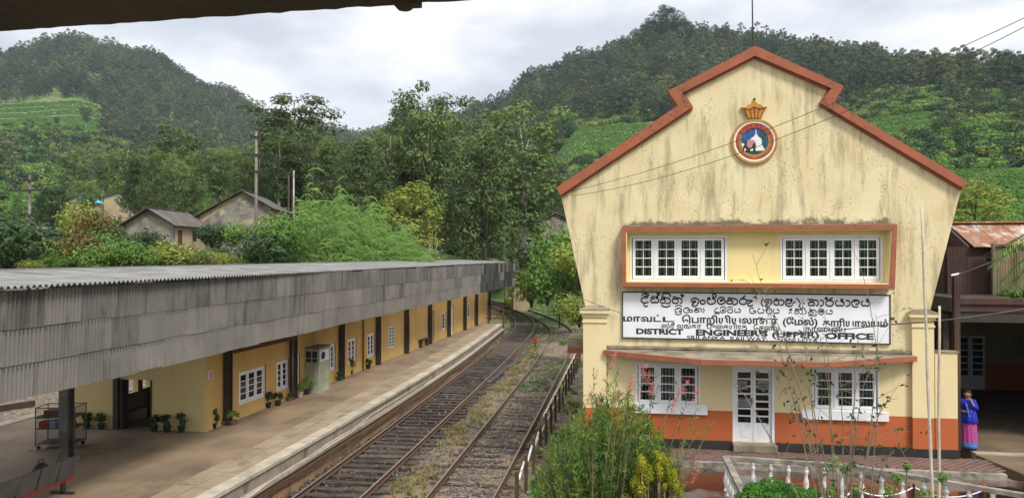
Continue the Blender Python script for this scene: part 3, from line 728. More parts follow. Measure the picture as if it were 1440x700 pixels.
fan = MB().lathe([(.15,0),(.15,.03),(.09,.045),(.03,.05)], 16).build('round_vent', MT['black'], bo, M @ Matrix.Translation((.35,-.001,1.43)) @ Matrix.Rotation(math.pi/2,4,'X'))

# ================================================================== CANOPY
cn = empty('platform_canopy', (-12.6,35,PZ), 'long platform canopy clad in weathered grey corrugated sheets', 'canopy')
FP = spline([(-10.95,6),(-10.88,20),(-10.62,35),(-10.18,51),(-9.95,66.5)], .92)
PITCHW = .92/9.5
fsh = MB().sheet(.95, .70, PITCHW, .030).mesh('fascia_sheet', MT['asb'])
fsh2 = MB().sheet(.95, .70, PITCHW, .022).mesh('fascia_sheet', MT['asbdark'])
fsh3 = MB().sheet(.95, .70, PITCHW, .030).mesh('fascia_sheet', MT['asbtop'])
for me_ in (fsh, fsh2, fsh3): me_.shade_smooth()
FT = 4.60; FB = 2.58
for i in range(len(FP)-1):
    a, b = FP[i], FP[i+1]; t = (b-a).normalized(); nrm = Vector((t.y,-t.x,0))
    for k in range(3):
        z = FB+k*(FT-FB-.70)/2
        o_ = nrm*(.004+.038*k+random.uniform(0,.010))
        M = Matrix(((t.x,-nrm.x,0,a.x+o_.x),(t.y,-nrm.y,0,a.y+o_.y),(0,0,1,z+random.uniform(-.02,.02)),(0,0,0,1)))
        M = M @ Matrix.Rotation(random.uniform(-.012,.012),4,'Y') @ Matrix.Rotation(.02,4,'X')
        dark = a.y > 51 and not (random.random() < .12)
        inst('fascia_sheet', fsh2 if dark else fsh3 if (k == 2 and random.random() < .85) or (k == 1 and random.random() < .2) else fsh, cn, M)
# roof: two slopes, front (visible) and back
RX, RZ = -14.6, 4.83
def roofsheets(y0, y1, xa, za, xb, zb, rows, parent, m, name='roof_sheet', lift=0.0):
    L_ = math.hypot(xb-xa, zb-za); Ls = L_/rows+.12
    me_ = MB().sheet(1.04, Ls, 1.0/7, .032).mesh(name, m); me_.shade_smooth()
    sl_ = Vector((xb-xa,0,zb-za)).normalized()
    y = y0
    while y < y1-.5:
        for k in range(rows):
            p = Vector((xa,y,za))+sl_*(L_/rows*k-.06)+Vector((0,0,.012*(rows-k)+lift))
            nrm = sl_.cross(Vector((0,1,0)))
            if nrm.z < 0: nrm = -nrm
            M = Matrix(((0,nrm.x,sl_.x,p.x),(1,nrm.y,sl_.y,p.y+random.uniform(-.01,.01)),(0,nrm.z,sl_.z,p.z+random.uniform(-.004,.004)),(0,0,0,1)))
            inst(name, me_, parent, M)
        y += 1.0
roofsheets(6, 66, -10.72, FT+.03, RX, RZ, 2, cn, MT['roof'])
rbk = MB(); rbk.raw([(RX-.02,6,RZ+.02),(-18.4,6,4.5),(-18.4,66,4.5),(RX-.02,66,RZ+.02)], [(0,1,2,3)]); rbk.build('rear_roof', MT['roof'], cn)
MB().bar((RX,6,RZ+.045),(RX,66,RZ+.045),.3,.03).build('ridge_cap', MT['roof'], cn)
# soffit structure
ft_ = [(-10.95,6),(-10.88,20),(-10.62,35),(-10.18,51),(-9.95,66.5)]
posts = [4.5, 8.85, 13.2, 17.55, 21.9, 26.3, 30.7, 35.1, 39.4, 43.8, 48.1, 52.4, 56.0, 60.6]
wallx = lambda y: WA.x+(y-20.9)*WD.x/WD.y
def ibeam(h, w=.2, t=.02):
    return MB().box(-w/2,-w/2,0,w/2,-w/2+t,h).box(-w/2,w/2-t,0,w/2,w/2,h).box(-t/2,-w/2+t,0,t/2,w/2-t,h)
for y in posts:
    if y > 20: ibeam(3.9, .2).build('post', MT['steel'], cn, Matrix.Translation((wallx(y)+.13, y, PZ)))
    elif abs(y-17.55) < .1 or y < 10: ibeam(4.8, .26).build('post', MT['greysteel'], cn, Matrix.Translation((RX, y, PZ)))
    fx = -10.9 if y < 25 else -10.9+(y-25)*.024
    MB().bar((RX-.5,y,4.35),(fx-.08,y,4.28),.08,.2).build('rafter', MT['steel'], cn)
    MB().bar((wallx(y)+.2,y,3.0),(fx-.2,y,2.75),.06,.12).build('bracket', MT['steel'], cn)
for y in (21.9,26.3):
    pass
MB().bar((-11.10,6,2.72),(-11.03,20,2.72),.06,.1).bar((-11.03,20,2.72),(-10.78,35,2.72),.06,.1).bar((-10.78,35,2.72),(-10.12,66,2.72),.06,.1).build('fascia_rail', MT['steel'], cn)
MB().box(-17.25,20.95,CEIL+.003,-12.7,60,CEIL+.06).build('ceiling', MT['darkwood'], cn)
MB().bar((-12.35,22.0,2.22),(-12.2,26.2,2.22),.05,.24).build('valance', MT['redwood'], cn)
MB().tube([(wallx(26.2)+.2,26.05,PZ),(wallx(26.2)+.2,26.05,2.6)], .045, 8).build('downpipe', MT['greysteel'], cn, smooth=True)
MB().tube([(wallx(33.3)+.06,33.3,PZ),(wallx(33.3)+.06,33.3,2.8)], .035, 8).build('downpipe', MT['redwood'], cn, smooth=True)

# ================================================================== DISTRICT OFFICE
OY = 21.0
def f(px, py, y=OY): p = aty(px, py, y); return (p.x, p.z)
of = empty('office_building', (3.4, OY, 0), 'tall cream railway office with a stepped terracotta gable', 'office building')
pl_t = f(822, 430); pr_t = f(1309, 437)
outer = [(783,264.5),(952.7,150.2),(939,129.8),(1060.4,66.7),(1184.4,123),(1171.4,145.4),(1358.3,257)]
inner = [(789,275),(972.4,152.8),(959,132.4),(1060.5,80.6),(1166.6,126),(1152.9,147.3),(1351.6,266)]
outer_w = [f(*p) for p in outer]; inner_w = [f(*p) for p in inner]
xl, xr = pl_t[0], pr_t[0]
BZ = -.02
outline = [(xl+.02, BZ), (xr-.02, BZ), (xr-.02, pr_t[1])] + inner_w[::-1] + [(xl+.02, pl_t[1])]
def rectpx(a, b, top, bot, y=OY):
    x0, z1 = f(a, top, y); x1, _ = f(b, top, y); z0 = f((a+b)/2, bot, y)[1]; z1 = f((a+b)/2, top, y)[1]
    return (x0, z0, x1, z1)
UW = [rectpx(886,1022,331.5,395.5), rectpx(1097,1240.5,331,396)]
LWn = [rectpx(894,984.5,510.5,570), rectpx(1142,1235.5,517,578)]
DO = rectpx(1030,1089,514.5,621.5)
holes = [rect(r) for r in UW+LWn]+[rect(DO)]
ho_top = f(1060, 315.5, OY-.36)[1]; zlow_ = f(849,489)[1]
MB().slab(outline, holes, OY, OY+.3).build('front_wall', MT['plaster'], of)
zlow = f(1060, 492)[1]
# smoother plaster coat on the lower storey and in the window recess (5 mm coats)
zdado = f(1060, 578.5)[1]; zpl = f(1060, 620.5)[1]
pxl0, pxl1 = f(820.5,560)[0], f(853,560)[0]; pxr0, pxr1 = f(1280.5,560)[0], f(1311,560)[0]
ledge_stain(MT['plaster'], ho_top+.02, .42, x0=f(874.5,318.5,OY-.36)[0], x1=f(1262,315.5,OY-.36)[0]); ledge_stain(MT['plaster'], zlow_, .30, (.12,.095,.06), x0=f(849,494)[0], x1=f(1284,503)[0])
lowh = [rect(r) for r in LWn]+[rect((DO[0],zdado-.01,DO[2],DO[3]))]
MB().slab([(pxl1+.003,zdado),(DO[0],zdado),(DO[0],DO[3]),(DO[2],DO[3]),(DO[2],zdado),(pxr0-.003,zdado),(pxr0-.003,zlow),(pxl1+.003,zlow)], [rect(r) for r in LWn], OY-.008, OY-.001).build('lower_coat', MT['plaster_low'], of)
for a, b in ((pxl1+.003, DO[0]), (DO[2], pxr0-.003)):
    MB().box(a, OY-.016, zpl, b, OY-.001, zdado-.002).build('painted_dado', MT['orange'], of)
MB().box(pxl0-.04, OY-.15, -.06, DO[0]-.02, OY-.02, zpl-.003).box(DO[2]+.02, OY-.15, -.06, pxr1+.05, OY-.02, zpl-.003).build('plinth', MT['black'], of)
dstep = MB().box(DO[0]-.02, OY-.34, -.06, DO[2]+.02, OY+.2, DO[1]-.004).build('door_step', MT['mould'], of)
# pilasters
for a, b, top in ((pxl0, pxl1, f(837,432)[1]), (pxr0, pxr1, f(1296,437)[1])):
    MB().box(a, OY-.14, zdado, b, OY-.002, top-.26).build('pilaster', MT['plaster_low'], of)
    MB().box(a, OY-.143, zpl, b, OY-.002, zdado-.002).build('pilaster_base', MT['orange'], of)
    MB().box(a-.02, OY-.17, top-.42, b+.02, OY-.001, top-.37).box(a-.03, OY-.18, top-.257, b+.03, OY-.003, top-.16).box(a-.09,OY-.24,top-.157,b+.09,OY-.003,top-.05).build('pilaster_cap', MT['plaster_low'], of)
    MB().raw([(a-.10,OY-.26,top-.047),(b+.10,OY-.26,top-.047),(b+.10,OY-.002,top-.047),(a-.10,OY-.002,top-.047),(a+.1,OY-.1,top+.05),(b-.1,OY-.1,top+.05),(b-.1,OY-.002,top+.05),(a+.1,OY-.002,top+.05)],
             [(3,2,1,0),(4,5,6,7),(0,1,5,4),(1,2,6,5),(2,3,7,6),(3,0,4,7)]).build('cap_top', MT['mould'], of)
# coping of the gable, one piece per run
for i in range(6):
    q = [outer_w[i], outer_w[i+1], inner_w[i+1], inner_w[i]]
    MB().slab(q[::-1], [], OY-.16-.004*(i%2), OY+.42).build('gable_coping', MT['trim'], of)
    q2 = [inner_w[i], inner_w[i+1]]
    dv = Vector((q2[1][0]-q2[0][0], q2[1][1]-q2[0][1])).normalized(); nn = Vector((dv.y, -dv.x))*.05
    MB().slab([(q2[0][0],q2[0][1]),(q2[0][0]+nn.x,q2[0][1]+nn.y),(q2[1][0]+nn.x,q2[1][1]+nn.y),(q2[1][0],q2[1][1])], [], OY-.07, OY-.003).build('coping_moulding', MT['trim'], of)
# body of the building behind the front
BXL, BXR, BYB, EZ = xl+.05, xr-.05, OY+13, 4.6
pk = (outer_w[3][0], outer_w[3][1]-1.1)
MB().box(BXL,OY+.3,-.1,BXL+.25,BYB,EZ).build('side_wall', MT['plaster_low'], of)
MB().box(BXR-.25,OY+.3,-.1,BXR,BYB,EZ).build('side_wall', MT['plaster_low'], of)
MB().slab([(BXL,-.1),(BXR,-.1),(BXR,EZ),(pk[0],pk[1]-.1),(BXL,EZ)], [], BYB, BYB+.25).build('rear_wall', MT['plaster_low'], of)
MB().raw([(BXL-.4,OY+.43,EZ-.2),(BXL-.4,BYB+.5,EZ-.2),(pk[0],BYB+.5,pk[1]),(pk[0],OY+.43,pk[1]),(BXR+.4,BYB+.5,EZ-.2),(BXR+.4,OY+.43,EZ-.2)], [(0,1,2,3),(3,2,4,5)]).build('roof', MT['darkroof'], of)
MB().box(BXL+.25,OY+.3,f(1060,440)[1],BXR-.25,BYB,f(1060,440)[1]+.15).build('upper_floor', MT['darkwood'], of)
MB().box(BXL+.25,OY+3.5,-.1,BXR-.25,OY+3.6,6.2).build('inner_wall', MT['darkwood'], of)
sb_ = aty(812, 482, 24.5)
MB().box(BXL-.75, 24.0, sb_.z-.10, BXL-.001, 25.6, sb_.z+.22).build('side_ledge', MT['mould'], of)
MB().box(BXL-.77, 23.97, sb_.z-.28, BXL-.001, 25.62, sb_.z-.102).build('side_ledge_rim', MT['trim'], of)
# window hood upstairs
hy = OY-.36
ho = [f(874.5,402.5,hy), f(1258.5,406,hy), f(1262,315.5,hy), f(874.5,318.5,hy)]
th = .112
hi = [(ho[0][0]+th,ho[0][1]+th),(ho[1][0]-th-.01,ho[1][1]+th),(ho[2][0]-th,ho[2][1]-th),(ho[3][0]+th,ho[3][1]-th)]
MB().slab(ho, [hi], hy, OY-.002).build('window_hood', MT['trim'], of)
MB().slab([(hi[0][0]-.004,hi[0][1]-.004),(hi[1][0]+.004,hi[1][1]-.004),(hi[2][0]+.004,hi[2][1]+.004),(hi[3][0]-.004,hi[3][1]+.004)],
          [[(hi[0][0]+.03,hi[0][1]+.03),(hi[1][0]-.03,hi[1][1]+.03),(hi[2][0]-.03,hi[2][1]-.03),(hi[3][0]+.03,hi[3][1]-.03)]], hy+.035, OY-.01).build('hood_lining', MT['yellow'], of)
MB().slab(hi, [rect(r) for r in UW], OY-.009, OY-.001).build('recess_wall', MT['yellow'], of)
MB().box(ho[3][0]+.03,hy+.02,ho[3][1]-.005,ho[2][0]-.03,OY-.004,ho[3][1]+.035).build('hood_top', MT['mould'], of)
for r, lab in zip(UW, (0, 1)):
    add_window(of, Matrix.Translation((r[0], OY+.0, r[1])), r[2]-r[0], r[3]-r[1], 4, 4, 2, MT['white'], bars=True, curtain=True, split=(.075,.05))
for r in LWn:
    add_window(of, Matrix.Translation((r[0], OY+.0, r[1])), r[2]-r[0], r[3]-r[1], 3, 4, 1, MT['white'], bars=True, split=(.07,.05))
for a, b, t_, b_ in ((893,995,567.5,581.5),(1127,1250,578,590.5)):
    q = rectpx(a, b, t_, b_, OY-.09); MB().box(q[0],OY-.10,q[1],q[2],OY-.018,q[3]).build('window_sill', MT['white'], of)
# double door with ladders of panes
dx0, dz0, dx1, dz1 = DO; M = Matrix.Translation((dx0, OY+.02, dz0)); W = dx1-dx0; Hh = dz1-dz0
dr = MB().box(0,-.03,0,.075,.14,Hh).box(W-.075,-.03,0,W,.14,Hh).box(.075,-.03,Hh-.08,W-.075,.14,Hh).build('door', MT['white'], of, M)
for k in (0, 1):
    x0 = .078+k*(W-.156)/2; lw = (W-.156)/2-.008; z0_ = .50; z1_ = Hh-.09; m_ = MB()
    m_.box(x0,.03,.01,x0+.07,.07,z1_).box(x0+lw-.055,.03,.01,x0+lw,.07,z1_).box(x0+.07,.03,.01,x0+lw-.055,.07,z0_)
    pz = (z1_-.07-z0_)/7
    for r in range(8): m_.box(x0+.07,.034,z0_+pz*r-.02 if r else z0_,x0+lw-.055,.066,z0_+pz*r+.02)
    m_.box(x0+.07,.034,z1_-.05,x0+lw-.055,.066,z1_)
    m_.box(x0+.14,.022,.12,x0+lw-.12,.030,.40)
    m_.build('door_leaf', MT['white'], dr, M)
    for r in range(7): MB().box(x0+.07,.046,z0_+pz*r+.02,x0+lw-.055,.052,z0_+pz*(r+1)-.02).build('pane', MT['glass'], dr, M)
nm = M @ Matrix.Translation((0,.04,0))
for (a, b, c, e_) in ((.17,1.42,.40,1.66),(W/2+.12,1.44,W/2+.42,1.68),(.16,.96,.52,1.18)):
    MB().box(a,-.02,b,c,-.015,e_).build('paper_notice', MT['curtain'], dr, nm)
    for k in range(4): MB().box(a+.04,-.0225,b+.035+k*.05,c-.05-.03*(k%2),-.0208,b+.05+k*.05).build('printed_line', MT['black'], dr, nm)
MB().tube([(W/2-.03,-.02,1.05),(W/2-.03,-.05,1.1),(W/2-.03,-.02,1.2)],.015,6).build('handle', MT['gold'], dr, nm)
# projecting ledge over the ground floor: splayed plan
zl = f(849,489)[1]; x_l = f(849,494)[0]; x_r = f(1284,503)[0]; xm0 = aty(985,508,OY-1.1).x; xm1 = aty(1166,513,OY-1.1).x
def lz(d): return zl-.02-.10*d/1.1
top = [(x_l,OY-.004,zl),(x_l,OY-.17,lz(.17)),(xm0,OY-1.1,lz(1.1)),(xm1,OY-1.1,lz(1.1)),(x_r,OY-.2,lz(.2)),(x_r,OY-.004,zl)]
bt = [(x,y,z-.12) for x,y,z in top]
MB().raw(top+bt, [(0,1,2,3,4,5),(11,10,9,8,7,6)]+[(i,i+6,(i+1)%6+6,(i+1)%6) for i in range(6)]).build('ledge', MT['mould'], of)
rim = MB()
for i in range(1, 4):
    a, b = Vector(top[i]), Vector(top[i+1]); rim.bar(a-Vector((0,.03,.06)), b-Vector((0,.03,.06)), .06, .125)
rim.build('ledge_rim', MT['trim'], of)
MB().box(x_l+.01,OY-.10,zl+.004,x_r-.01,OY-.003,zl+.07).build('ledge_mould_line', MT['mould'], of)
# rod on the peak
pk2 = aty(1059, 68, OY+.1)
MB().tube([pk2, pk2+Vector((-.03,0,2.2))], [.025,.015], 6).build('lightning_rod', MT['steel'], of)

# ---- low wall to the right of the pilaster
lwl = empty('side_wall', (8.3, OY-.05, 0), 'low cream and orange wall stub beside the right pilaster of the office', 'wall')
q = rectpx(1311.5,1344,494,640)
MB().box(q[0]+.02,OY-.1,zdado,q[2],OY+.12,f(1330,495)[1]).build('upper_part', MT['plaster_low'], lwl)
zdr = f(1330,587.5)[1]
MB().box(q[0]+.02,OY-.104,zpl,q[2]+.004,OY+.12,zdado-.002).build('painted_dado', MT['orange'], lwl)
MB().box(q[0]+.02,OY-.16,-.06,q[2]+.03,OY+.12,zpl-.003).build('plinth', MT['black'], lwl)
MB().box(q[0]+.02,OY-.13,f(1330,495)[1]+.002,q[2]+.03,OY+.14,f(1330,495)[1]+.04).build('cap', MT['mould'], lwl)

# ================================================================== SIGN
SA = f(874.5,409.5,OY-.05); SB = f(1252.5,414,OY-.05); SCc = f(1252.5,484.5,OY-.05); SD = f(874.5,475.2,OY-.05)
sgn = empty('name_board', ((SA[0]+SB[0])/2, OY-.05, SD[1]), 'long white name board with black lettering in three scripts on the cream front', 'sign')
MB().slab([SD,SCc,SB,SA], [], OY-.05, OY-.012).build('board', MT['signw'], sgn)
e_ = .032
inn = [(SD[0]+e_,SD[1]+e_),(SCc[0]-e_,SCc[1]+e_),(SB[0]-e_,SB[1]-e_),(SA[0]+e_,SA[1]-e_)]
MB().slab([SD,SCc,SB,SA], [inn], OY-.065, OY-.051).build('frame', MT['black'], sgn)
SW_ = SB[0]-SA[0]
def sgnpt(u, v):      # u 0..378 from the left, v 0..~68 downwards from the top edge, in board units
    a = u/378.0; x = SA[0]+SW_*a; zt = SA[1]+(SB[1]-SA[1])*a; zb = SD[1]+(SCc[1]-SD[1])*a
    return x, zt-(zt-zb)*v/(65.4+3.6*a*1.0)
YT = OY-.054
def put_flat(name, V2, Fs, label=None):
    me = bpy.data.meshes.new(name); me.from_pydata([(*((x, YT, z)),) for x, z in V2], [], Fs); me.materials.append(MT['black']); me.update()
    return link(bpy.data.objects.new(name, me), sgn)
def text_line(body, u0, u1, vtop, vbot, name, bold=.02, parts=None):
    cu = bpy.data.curves.new('lettering', 'FONT'); cu.body = body; cu.size = 1; cu.offset = bold; cu.resolution_u = 3
    ob = bpy.data.objects.new('lettering', cu); COL.objects.link(ob)
    dg = bpy.context.evaluated_depsgraph_get(); me = ob.evaluated_get(dg).to_mesh()
    vs_ = [v.co.copy() for v in me.vertices]; fs_ = [tuple(p.vertices) for p in me.polygons]
    ob.evaluated_get(dg).to_mesh_clear(); bpy.data.objects.remove(ob)
    x0 = min(v.x for v in vs_); x1 = max(v.x for v in vs_)
    y0, y1 = (0.0, .70)
    out = []
    for v in vs_:
        u = u0+(v.x-x0)/(x1-x0)*(u1-u0); vv_ = vbot+(vtop-vbot)*(v.y-y0)/(y1-y0); out.append(sgnpt(u, vv_))
    return put_flat(name, out, fs_)
# -------- Sinhala lettering drawn as pen strokes: unit box 1 high
def A(cx, cy, rx, ry, a0, a1, n=14):
    return [(cx+rx*math.cos(rad(a0+(a1-a0)*i/n)), cy+ry*math.sin(rad(a0+(a1-a0)*i/n))) for i in range(n+1)]
def P_(*p): return list(p)
ispilla = lambda x0, x1: [A((x0+x1)/2,.88,(x1-x0)/2,.26,200,-15), A(x1-.10,.86,.10,.10,0,300,8)]
def vir(x): return [P_((x-.16,.92),(x-.05,1.12),(x+.12,1.22)), A(x+.0,1.02,.12,.14,90,330,6)]
G = {
 'da': (.9, [A(.52,.55,.36,.40,35,250), A(.48,.02,.24,.22,80,300,10), A(.32,.52,.13,.13,0,360,8)]),
 'sa': (1.15, [A(.28,.35,.22,.33,90,360), A(.28,.55,.16,.18,-60,170,8), A(.75,.42,.26,.40,180,360), P_((1.01,.42),(1.01,.8),(.86,.95)), A(.86,.78,.13,.16,90,270,6)]),
 'tra': (1.2, [A(.30,.42,.22,.34,60,360), A(.80,.42,.30,.38,180,400), A(.52,.62,.16,.18,0,180,8), A(.55,-.05,.50,.22,165,375,12), P_((.52,.42),(.52,.15))]),
 'ka': (1.25, [A(.28,.35,.22,.32,70,370), P_((.50,.35),(.50,.80)), A(.80,.40,.30,.38,180,410), A(.62,.78,.13,.14,0,250,8)]),
 'i': (1.1, [A(.50,.52,.42,.42,150,-70), A(.30,.45,.16,.18,0,360,8), P_((.62,.12),(.30,.10)), A(.50,-.10,.30,.18,160,390,8)]),
 'ng': (.6, [A(.28,.26,.22,.24,0,360,12)]),
 'ja': (1.15, [A(.50,.46,.42,.44,60,340), A(.28,.60,.13,.13,0,360,8), P_((.90,.30),(1.0,.60),(.72,.72),(.60,.55)), ]),
 'na': (1.15, [A(.30,.35,.22,.30,40,330), A(.75,.40,.30,.40,200,420), A(.50,.60,.12,.16,-90,170,8)]),
 'e': (.75, [A(.34,.40,.28,.38,50,330), A(.30,.40,.10,.12,0,360,8)]),
 'ra': (.85, [A(.38,.40,.30,.38,130,410), P_((.20,.70),(.45,.95),(.62,.80))]),
 'u': (.30, [A(.0,-.05,.22,.22,100,-60,8), P_((.12,-.24),(-.12,-.30))]),
 'ha': (1.1, [A(.30,.42,.24,.38,80,350), A(.78,.42,.26,.38,190,440), A(.52,.38,.10,.12,0,360,8)]),
 'lla': (1.1, [A(.30,.42,.24,.40,60,330), A(.76,.55,.24,.28,200,460), A(.66,.08,.30,.22,60,-160,8), P_((.50,.55),(.48,.30))]),
 'aa': (.55, [A(.12,.48,.26,.46,80,-80), P_((.02,.02),(-.02,.15))]),
 'ya': (1.15, [A(.28,.36,.22,.34,100,360), A(.75,.36,.25,.34,180,360), P_((1.0,.36),(1.0,.9)), A(.26,.62,.13,.13,-60,250,8)]),
 'la': (1.1, [A(.52,.44,.44,.42,170,-140), A(.36,.38,.18,.2,0,360,9), P_((.18,.16),(.30,.02),(.52,.02))]),
 'sha': (1.2, [A(.30,.36,.22,.32,40,330), A(.78,.36,.28,.34,200,430), A(.55,.82,.34,.20,0,200,8), A(.55,-.08,.46,.2,170,370,10)]),
 'ma': (1.15, [A(.32,.36,.22,.32,0,360,10), A(.80,.40,.25,.38,180,420), P_((.54,.36),(.55,.80),(.78,.86))]),
 'va': (1.0, [A(.48,.36,.36,.36,140,400), A(.30,.62,.14,.16,-30,240,8)]),
 'o': (1.15, [A(.50,.50,.42,.44,130,-130), A(.32,.30,.16,.2,0,360,8), A(.68,.62,.12,.12,0,360,8), P_((.22,.06),(.9,-.14))]),
 '(': (.4, [A(.38,.42,.26,.62,120,240,8)]), ')': (.4, [A(.0,.42,.26,.62,60,-60,8)]),
}
def el(cx, cy, rx, ry=None, a0=0, a1=360, n=10):
    ry = ry or rx
    return [(cx+rx*math.cos(rad(a0+(a1-a0)*i/n)), cy+ry*math.sin(rad(a0+(a1-a0)*i/n))) for i in range(n+1)]
def smooth2(p, k=4):
    if len(p) < 3: return p
    q = [p[0]]+p+[p[-1]]; o = []
    for i in range(1, len(q)-2):
        a, b, c, d = q[i-1:i+3]
        for j in range(k):
            t = j/k; o.append(tuple(.5*((2*b[m])+(c[m]-a[m])*t+(2*a[m]-5*b[m]+4*c[m]-d[m])*t*t+(3*b[m]-a[m]-3*c[m]+d[m])*t**3) for m in (0, 1)))
    o.append(p[-1]); return o
def pen(name, ox, oy, sc_, strokes, wt):
    """painted letter: pen strokes laid on the board, heavier along the bowls"""
    V2 = []; Fs = []
    for st_ in strokes:
        pts = smooth2([(ox+a/sc_, oy+b/sc_) for a, b in st_]); n0 = len(V2)
        for i in range(len(pts)):
            a = pts[max(i-1,0)]; b = pts[min(i+1,len(pts)-1)]; d = Vector((b[0]-a[0], b[1]-a[1]))
            if d.length < 1e-6: d = Vector((1,0))
            d.normalize(); w_ = wt*(.80+.35*abs(d.x)); p_ = pts[i]
            V2.append(f(p_[0]-d.y*w_, p_[1]+d.x*w_, YT)); V2.append(f(p_[0]+d.y*w_, p_[1]-d.x*w_, YT))
        for i in range(len(pts)-1): Fs.append((n0+2*i, n0+2*i+1, n0+2*i+3, n0+2*i+2))
    put_flat(name, V2, Fs)
def row(ox, oy, sc_, wt, *letters):
    for l_ in letters: pen('lettering', ox, oy, sc_, l_, wt)
row(898, 408, 19.44, .98,
 [el(192,160,98,70,180,350), el(215,175,40,28), el(185,270,118,78,270,90)+[(275,318)], el(205,385,62,55,200,40)],
 [el(395,200,38,34), [(365,210),(335,275),(365,335),(430,335),(450,315),(475,338),(520,330),(548,280),(520,215),(480,190)], el(497,193,24), [(520,190),(515,100),(500,85),(530,70),(560,85),(575,110),(530,145)]],
 [el(755,150,120,65,190,350)+[(850,190)], el(670,200,38,30), el(665,300,70,56), [(690,215),(800,215),(860,260),(870,310),(840,350),(750,360)], el(745,380,125,75,170,10)],
 [el(985,210,40,33), [(955,230),(925,290),(950,350),(1000,350),(1060,355),(1085,300),(1060,240),(1000,225)], [(1020,215),(1110,210),(1180,260),(1180,330),(1130,365)], [(1180,210),(1180,150),(1150,125),(1195,125),(1235,150),(1190,180)]])
row(898, 408, 19.44, .70,
 [el(1090,460,95,50,190,350), el(1045,545,50,45,60,330), [(1060,490),(1120,480),(1170,510),(1180,580)], el(1140,575,25), el(1090,600,95,65,170,10)],
 [el(1320,545,88,72,300,50), [(1290,500),(1330,480),(1385,505),(1370,545),(1320,545)]])
row(964, 408, 14.4, 1.0,
 [el(190,222,82,62,200,420), el(185,226,20,12), [(110,215),(145,240),(180,232)], [(180,272),(135,285),(145,318),(200,325),(245,290)]], [el(350,240,50,40)],
 [el(475,170,25,18), [(450,185),(440,235),(480,275),(530,280),(590,255),(605,210),(580,180),(540,165)], el(585,110,38,35), [(545,160),(562,138)]],
 [[(790,165),(740,145),(680,155),(645,205),(670,265),(730,282),(795,250),(800,210),(765,190),(720,210)], el(722,208,16,12)],
 [el(890,180,30,26), el(897,240,66,36), [(910,170),(970,165),(1045,200),(1050,255),(1000,290),(955,285)]],
 [[(1215,105),(1150,160)], el(1168,227,75,58), [(1245,205),(1355,210),(1290,255),(1258,280),(1290,320),(1345,310),(1362,290)]])
row(964, 408, 14.4, .68,
 [el(112,415,35,27)], [el(215,380,20,15), el(228,420,48,22), [(225,370),(290,365),(325,400),(310,440)]], [[(345,365),(375,385),(375,425),(345,445)]],
 [[(655,355),(620,372),(592,395),(590,425),(620,442),(680,440)], [(680,440),(680,470),(580,465)]],
 [el(760,370,55,38,180,360), [(705,395),(720,445),(765,452),(815,430),(815,370)], el(765,402,20,16)],
 [el(905,365,55,30,180,350), el(905,420,55,36)],
 [[(1012,375),(1000,390),(995,430),(1030,450),(1060,438),(1090,450),(1118,425),(1105,390),(1075,385),(1095,365)]])
row(1060, 410, 16.94, .98,
 [[(235,170),(195,210),(180,265),(200,320),(235,352)]],
 [el(345,245,90,64,185,430), el(332,252,24,18), [(258,240),(290,262),(320,258)], [(340,305),(285,312),(288,352),(340,370),(388,345)]],
 [el(540,190,28,20), [(505,195),(480,250),(500,305),(550,320),(600,290),(590,250),(600,210),(650,190),(710,220),(715,275),(680,315),(620,320)]],
 [el(808,192,28,18), el(888,195,26,18), [(790,205),(755,250),(765,310),(830,350),(900,335),(928,305)], [(785,265),(830,287),(885,265),(905,220)]],
 [[(925,282),(985,238)]], [[(1010,150),(1085,225),(1105,300),(1065,365)]])
row(1060, 410, 16.94, .70,
 [[(5,400),(-40,385),(-85,400),(-98,450),(-70,505),(-10,515),(50,480),(30,455),(-20,465)]],
 [[(150,400),(115,412),(95,460),(120,510),(165,510),(190,495),(215,512),(245,480),(240,430),(208,415)]],
 [[(345,405),(305,412),(297,470),(345,520),(410,510),(435,460),(415,412),(370,400)]], [[(340,590),(347,555)]],
 [[(490,405),(465,470),(500,515),(535,500),(570,515),(605,480),(590,430),(560,430),(575,400)]],
 [[(830,520),(860,495),(905,500)]],
 [el(1015,425,28,20), el(1030,485,55,34), [(1030,418),(1110,420),(1160,460),(1150,520),(1100,530)], [(1160,385),(1230,400)]], [[(1200,430),(1250,455),(1248,505),(1195,532)]])
row(1130, 412, 14.4, 1.0,
 [el(160,150,33,26), [(120,185),(95,220),(130,255),(180,245),(215,245),(218,205),(170,180),(110,195)], [(190,145),(265,145),(300,190),(290,240),(250,258)]], [[(330,145),(385,152),(402,200),(380,250),(325,262)]],
 [el(528,205,78,58), [(500,150),(590,92)], el(462,108,24,15)],
 [[(690,150),(655,168),(650,215),(690,260),(735,248),(780,260),(820,225),(808,182),(770,185)], el(775,143,24,19)], [[(850,150),(920,157),(940,205),(915,255),(850,268)]],
 [el(1055,210,80,72,330,50), [(1010,180),(1060,150),(1120,165),(1125,200),(1080,225),(1050,215)]],
 [[(1205,155),(1170,200),(1200,255),(1250,250),(1300,260),(1345,220),(1330,178),(1282,185)], el(1298,143,24,19)])
row(1130, 412, 14.4, .68,
 [el(150,345,24,17), el(150,400,52,26), [(165,343),(240,350),(255,400),(240,425)], [(95,452),(250,455),(255,430)]],
 [el(355,375,64,54), el(340,370,20,15), el(378,370,18,14)],
 [[(480,340),(455,385),(480,420),(515,412),(550,425),(585,395),(575,355),(540,360),(560,332)]])
text_line('மாவட்', 2, 58, 33.5, 41.5, 'lettering', .032); text_line('ட', 60, 77, 33.5, 41.5, 'lettering', .032)
text_line('ெபாறியியலாளர்', 88, 224, 33.5, 42.5, 'lettering', .032)
text_line('(ேமல்)', 231, 279, 34.5, 43.5, 'lettering', .032); text_line('காரியாலயம்', 286, 374, 35.5, 44.5, 'lettering', .032)
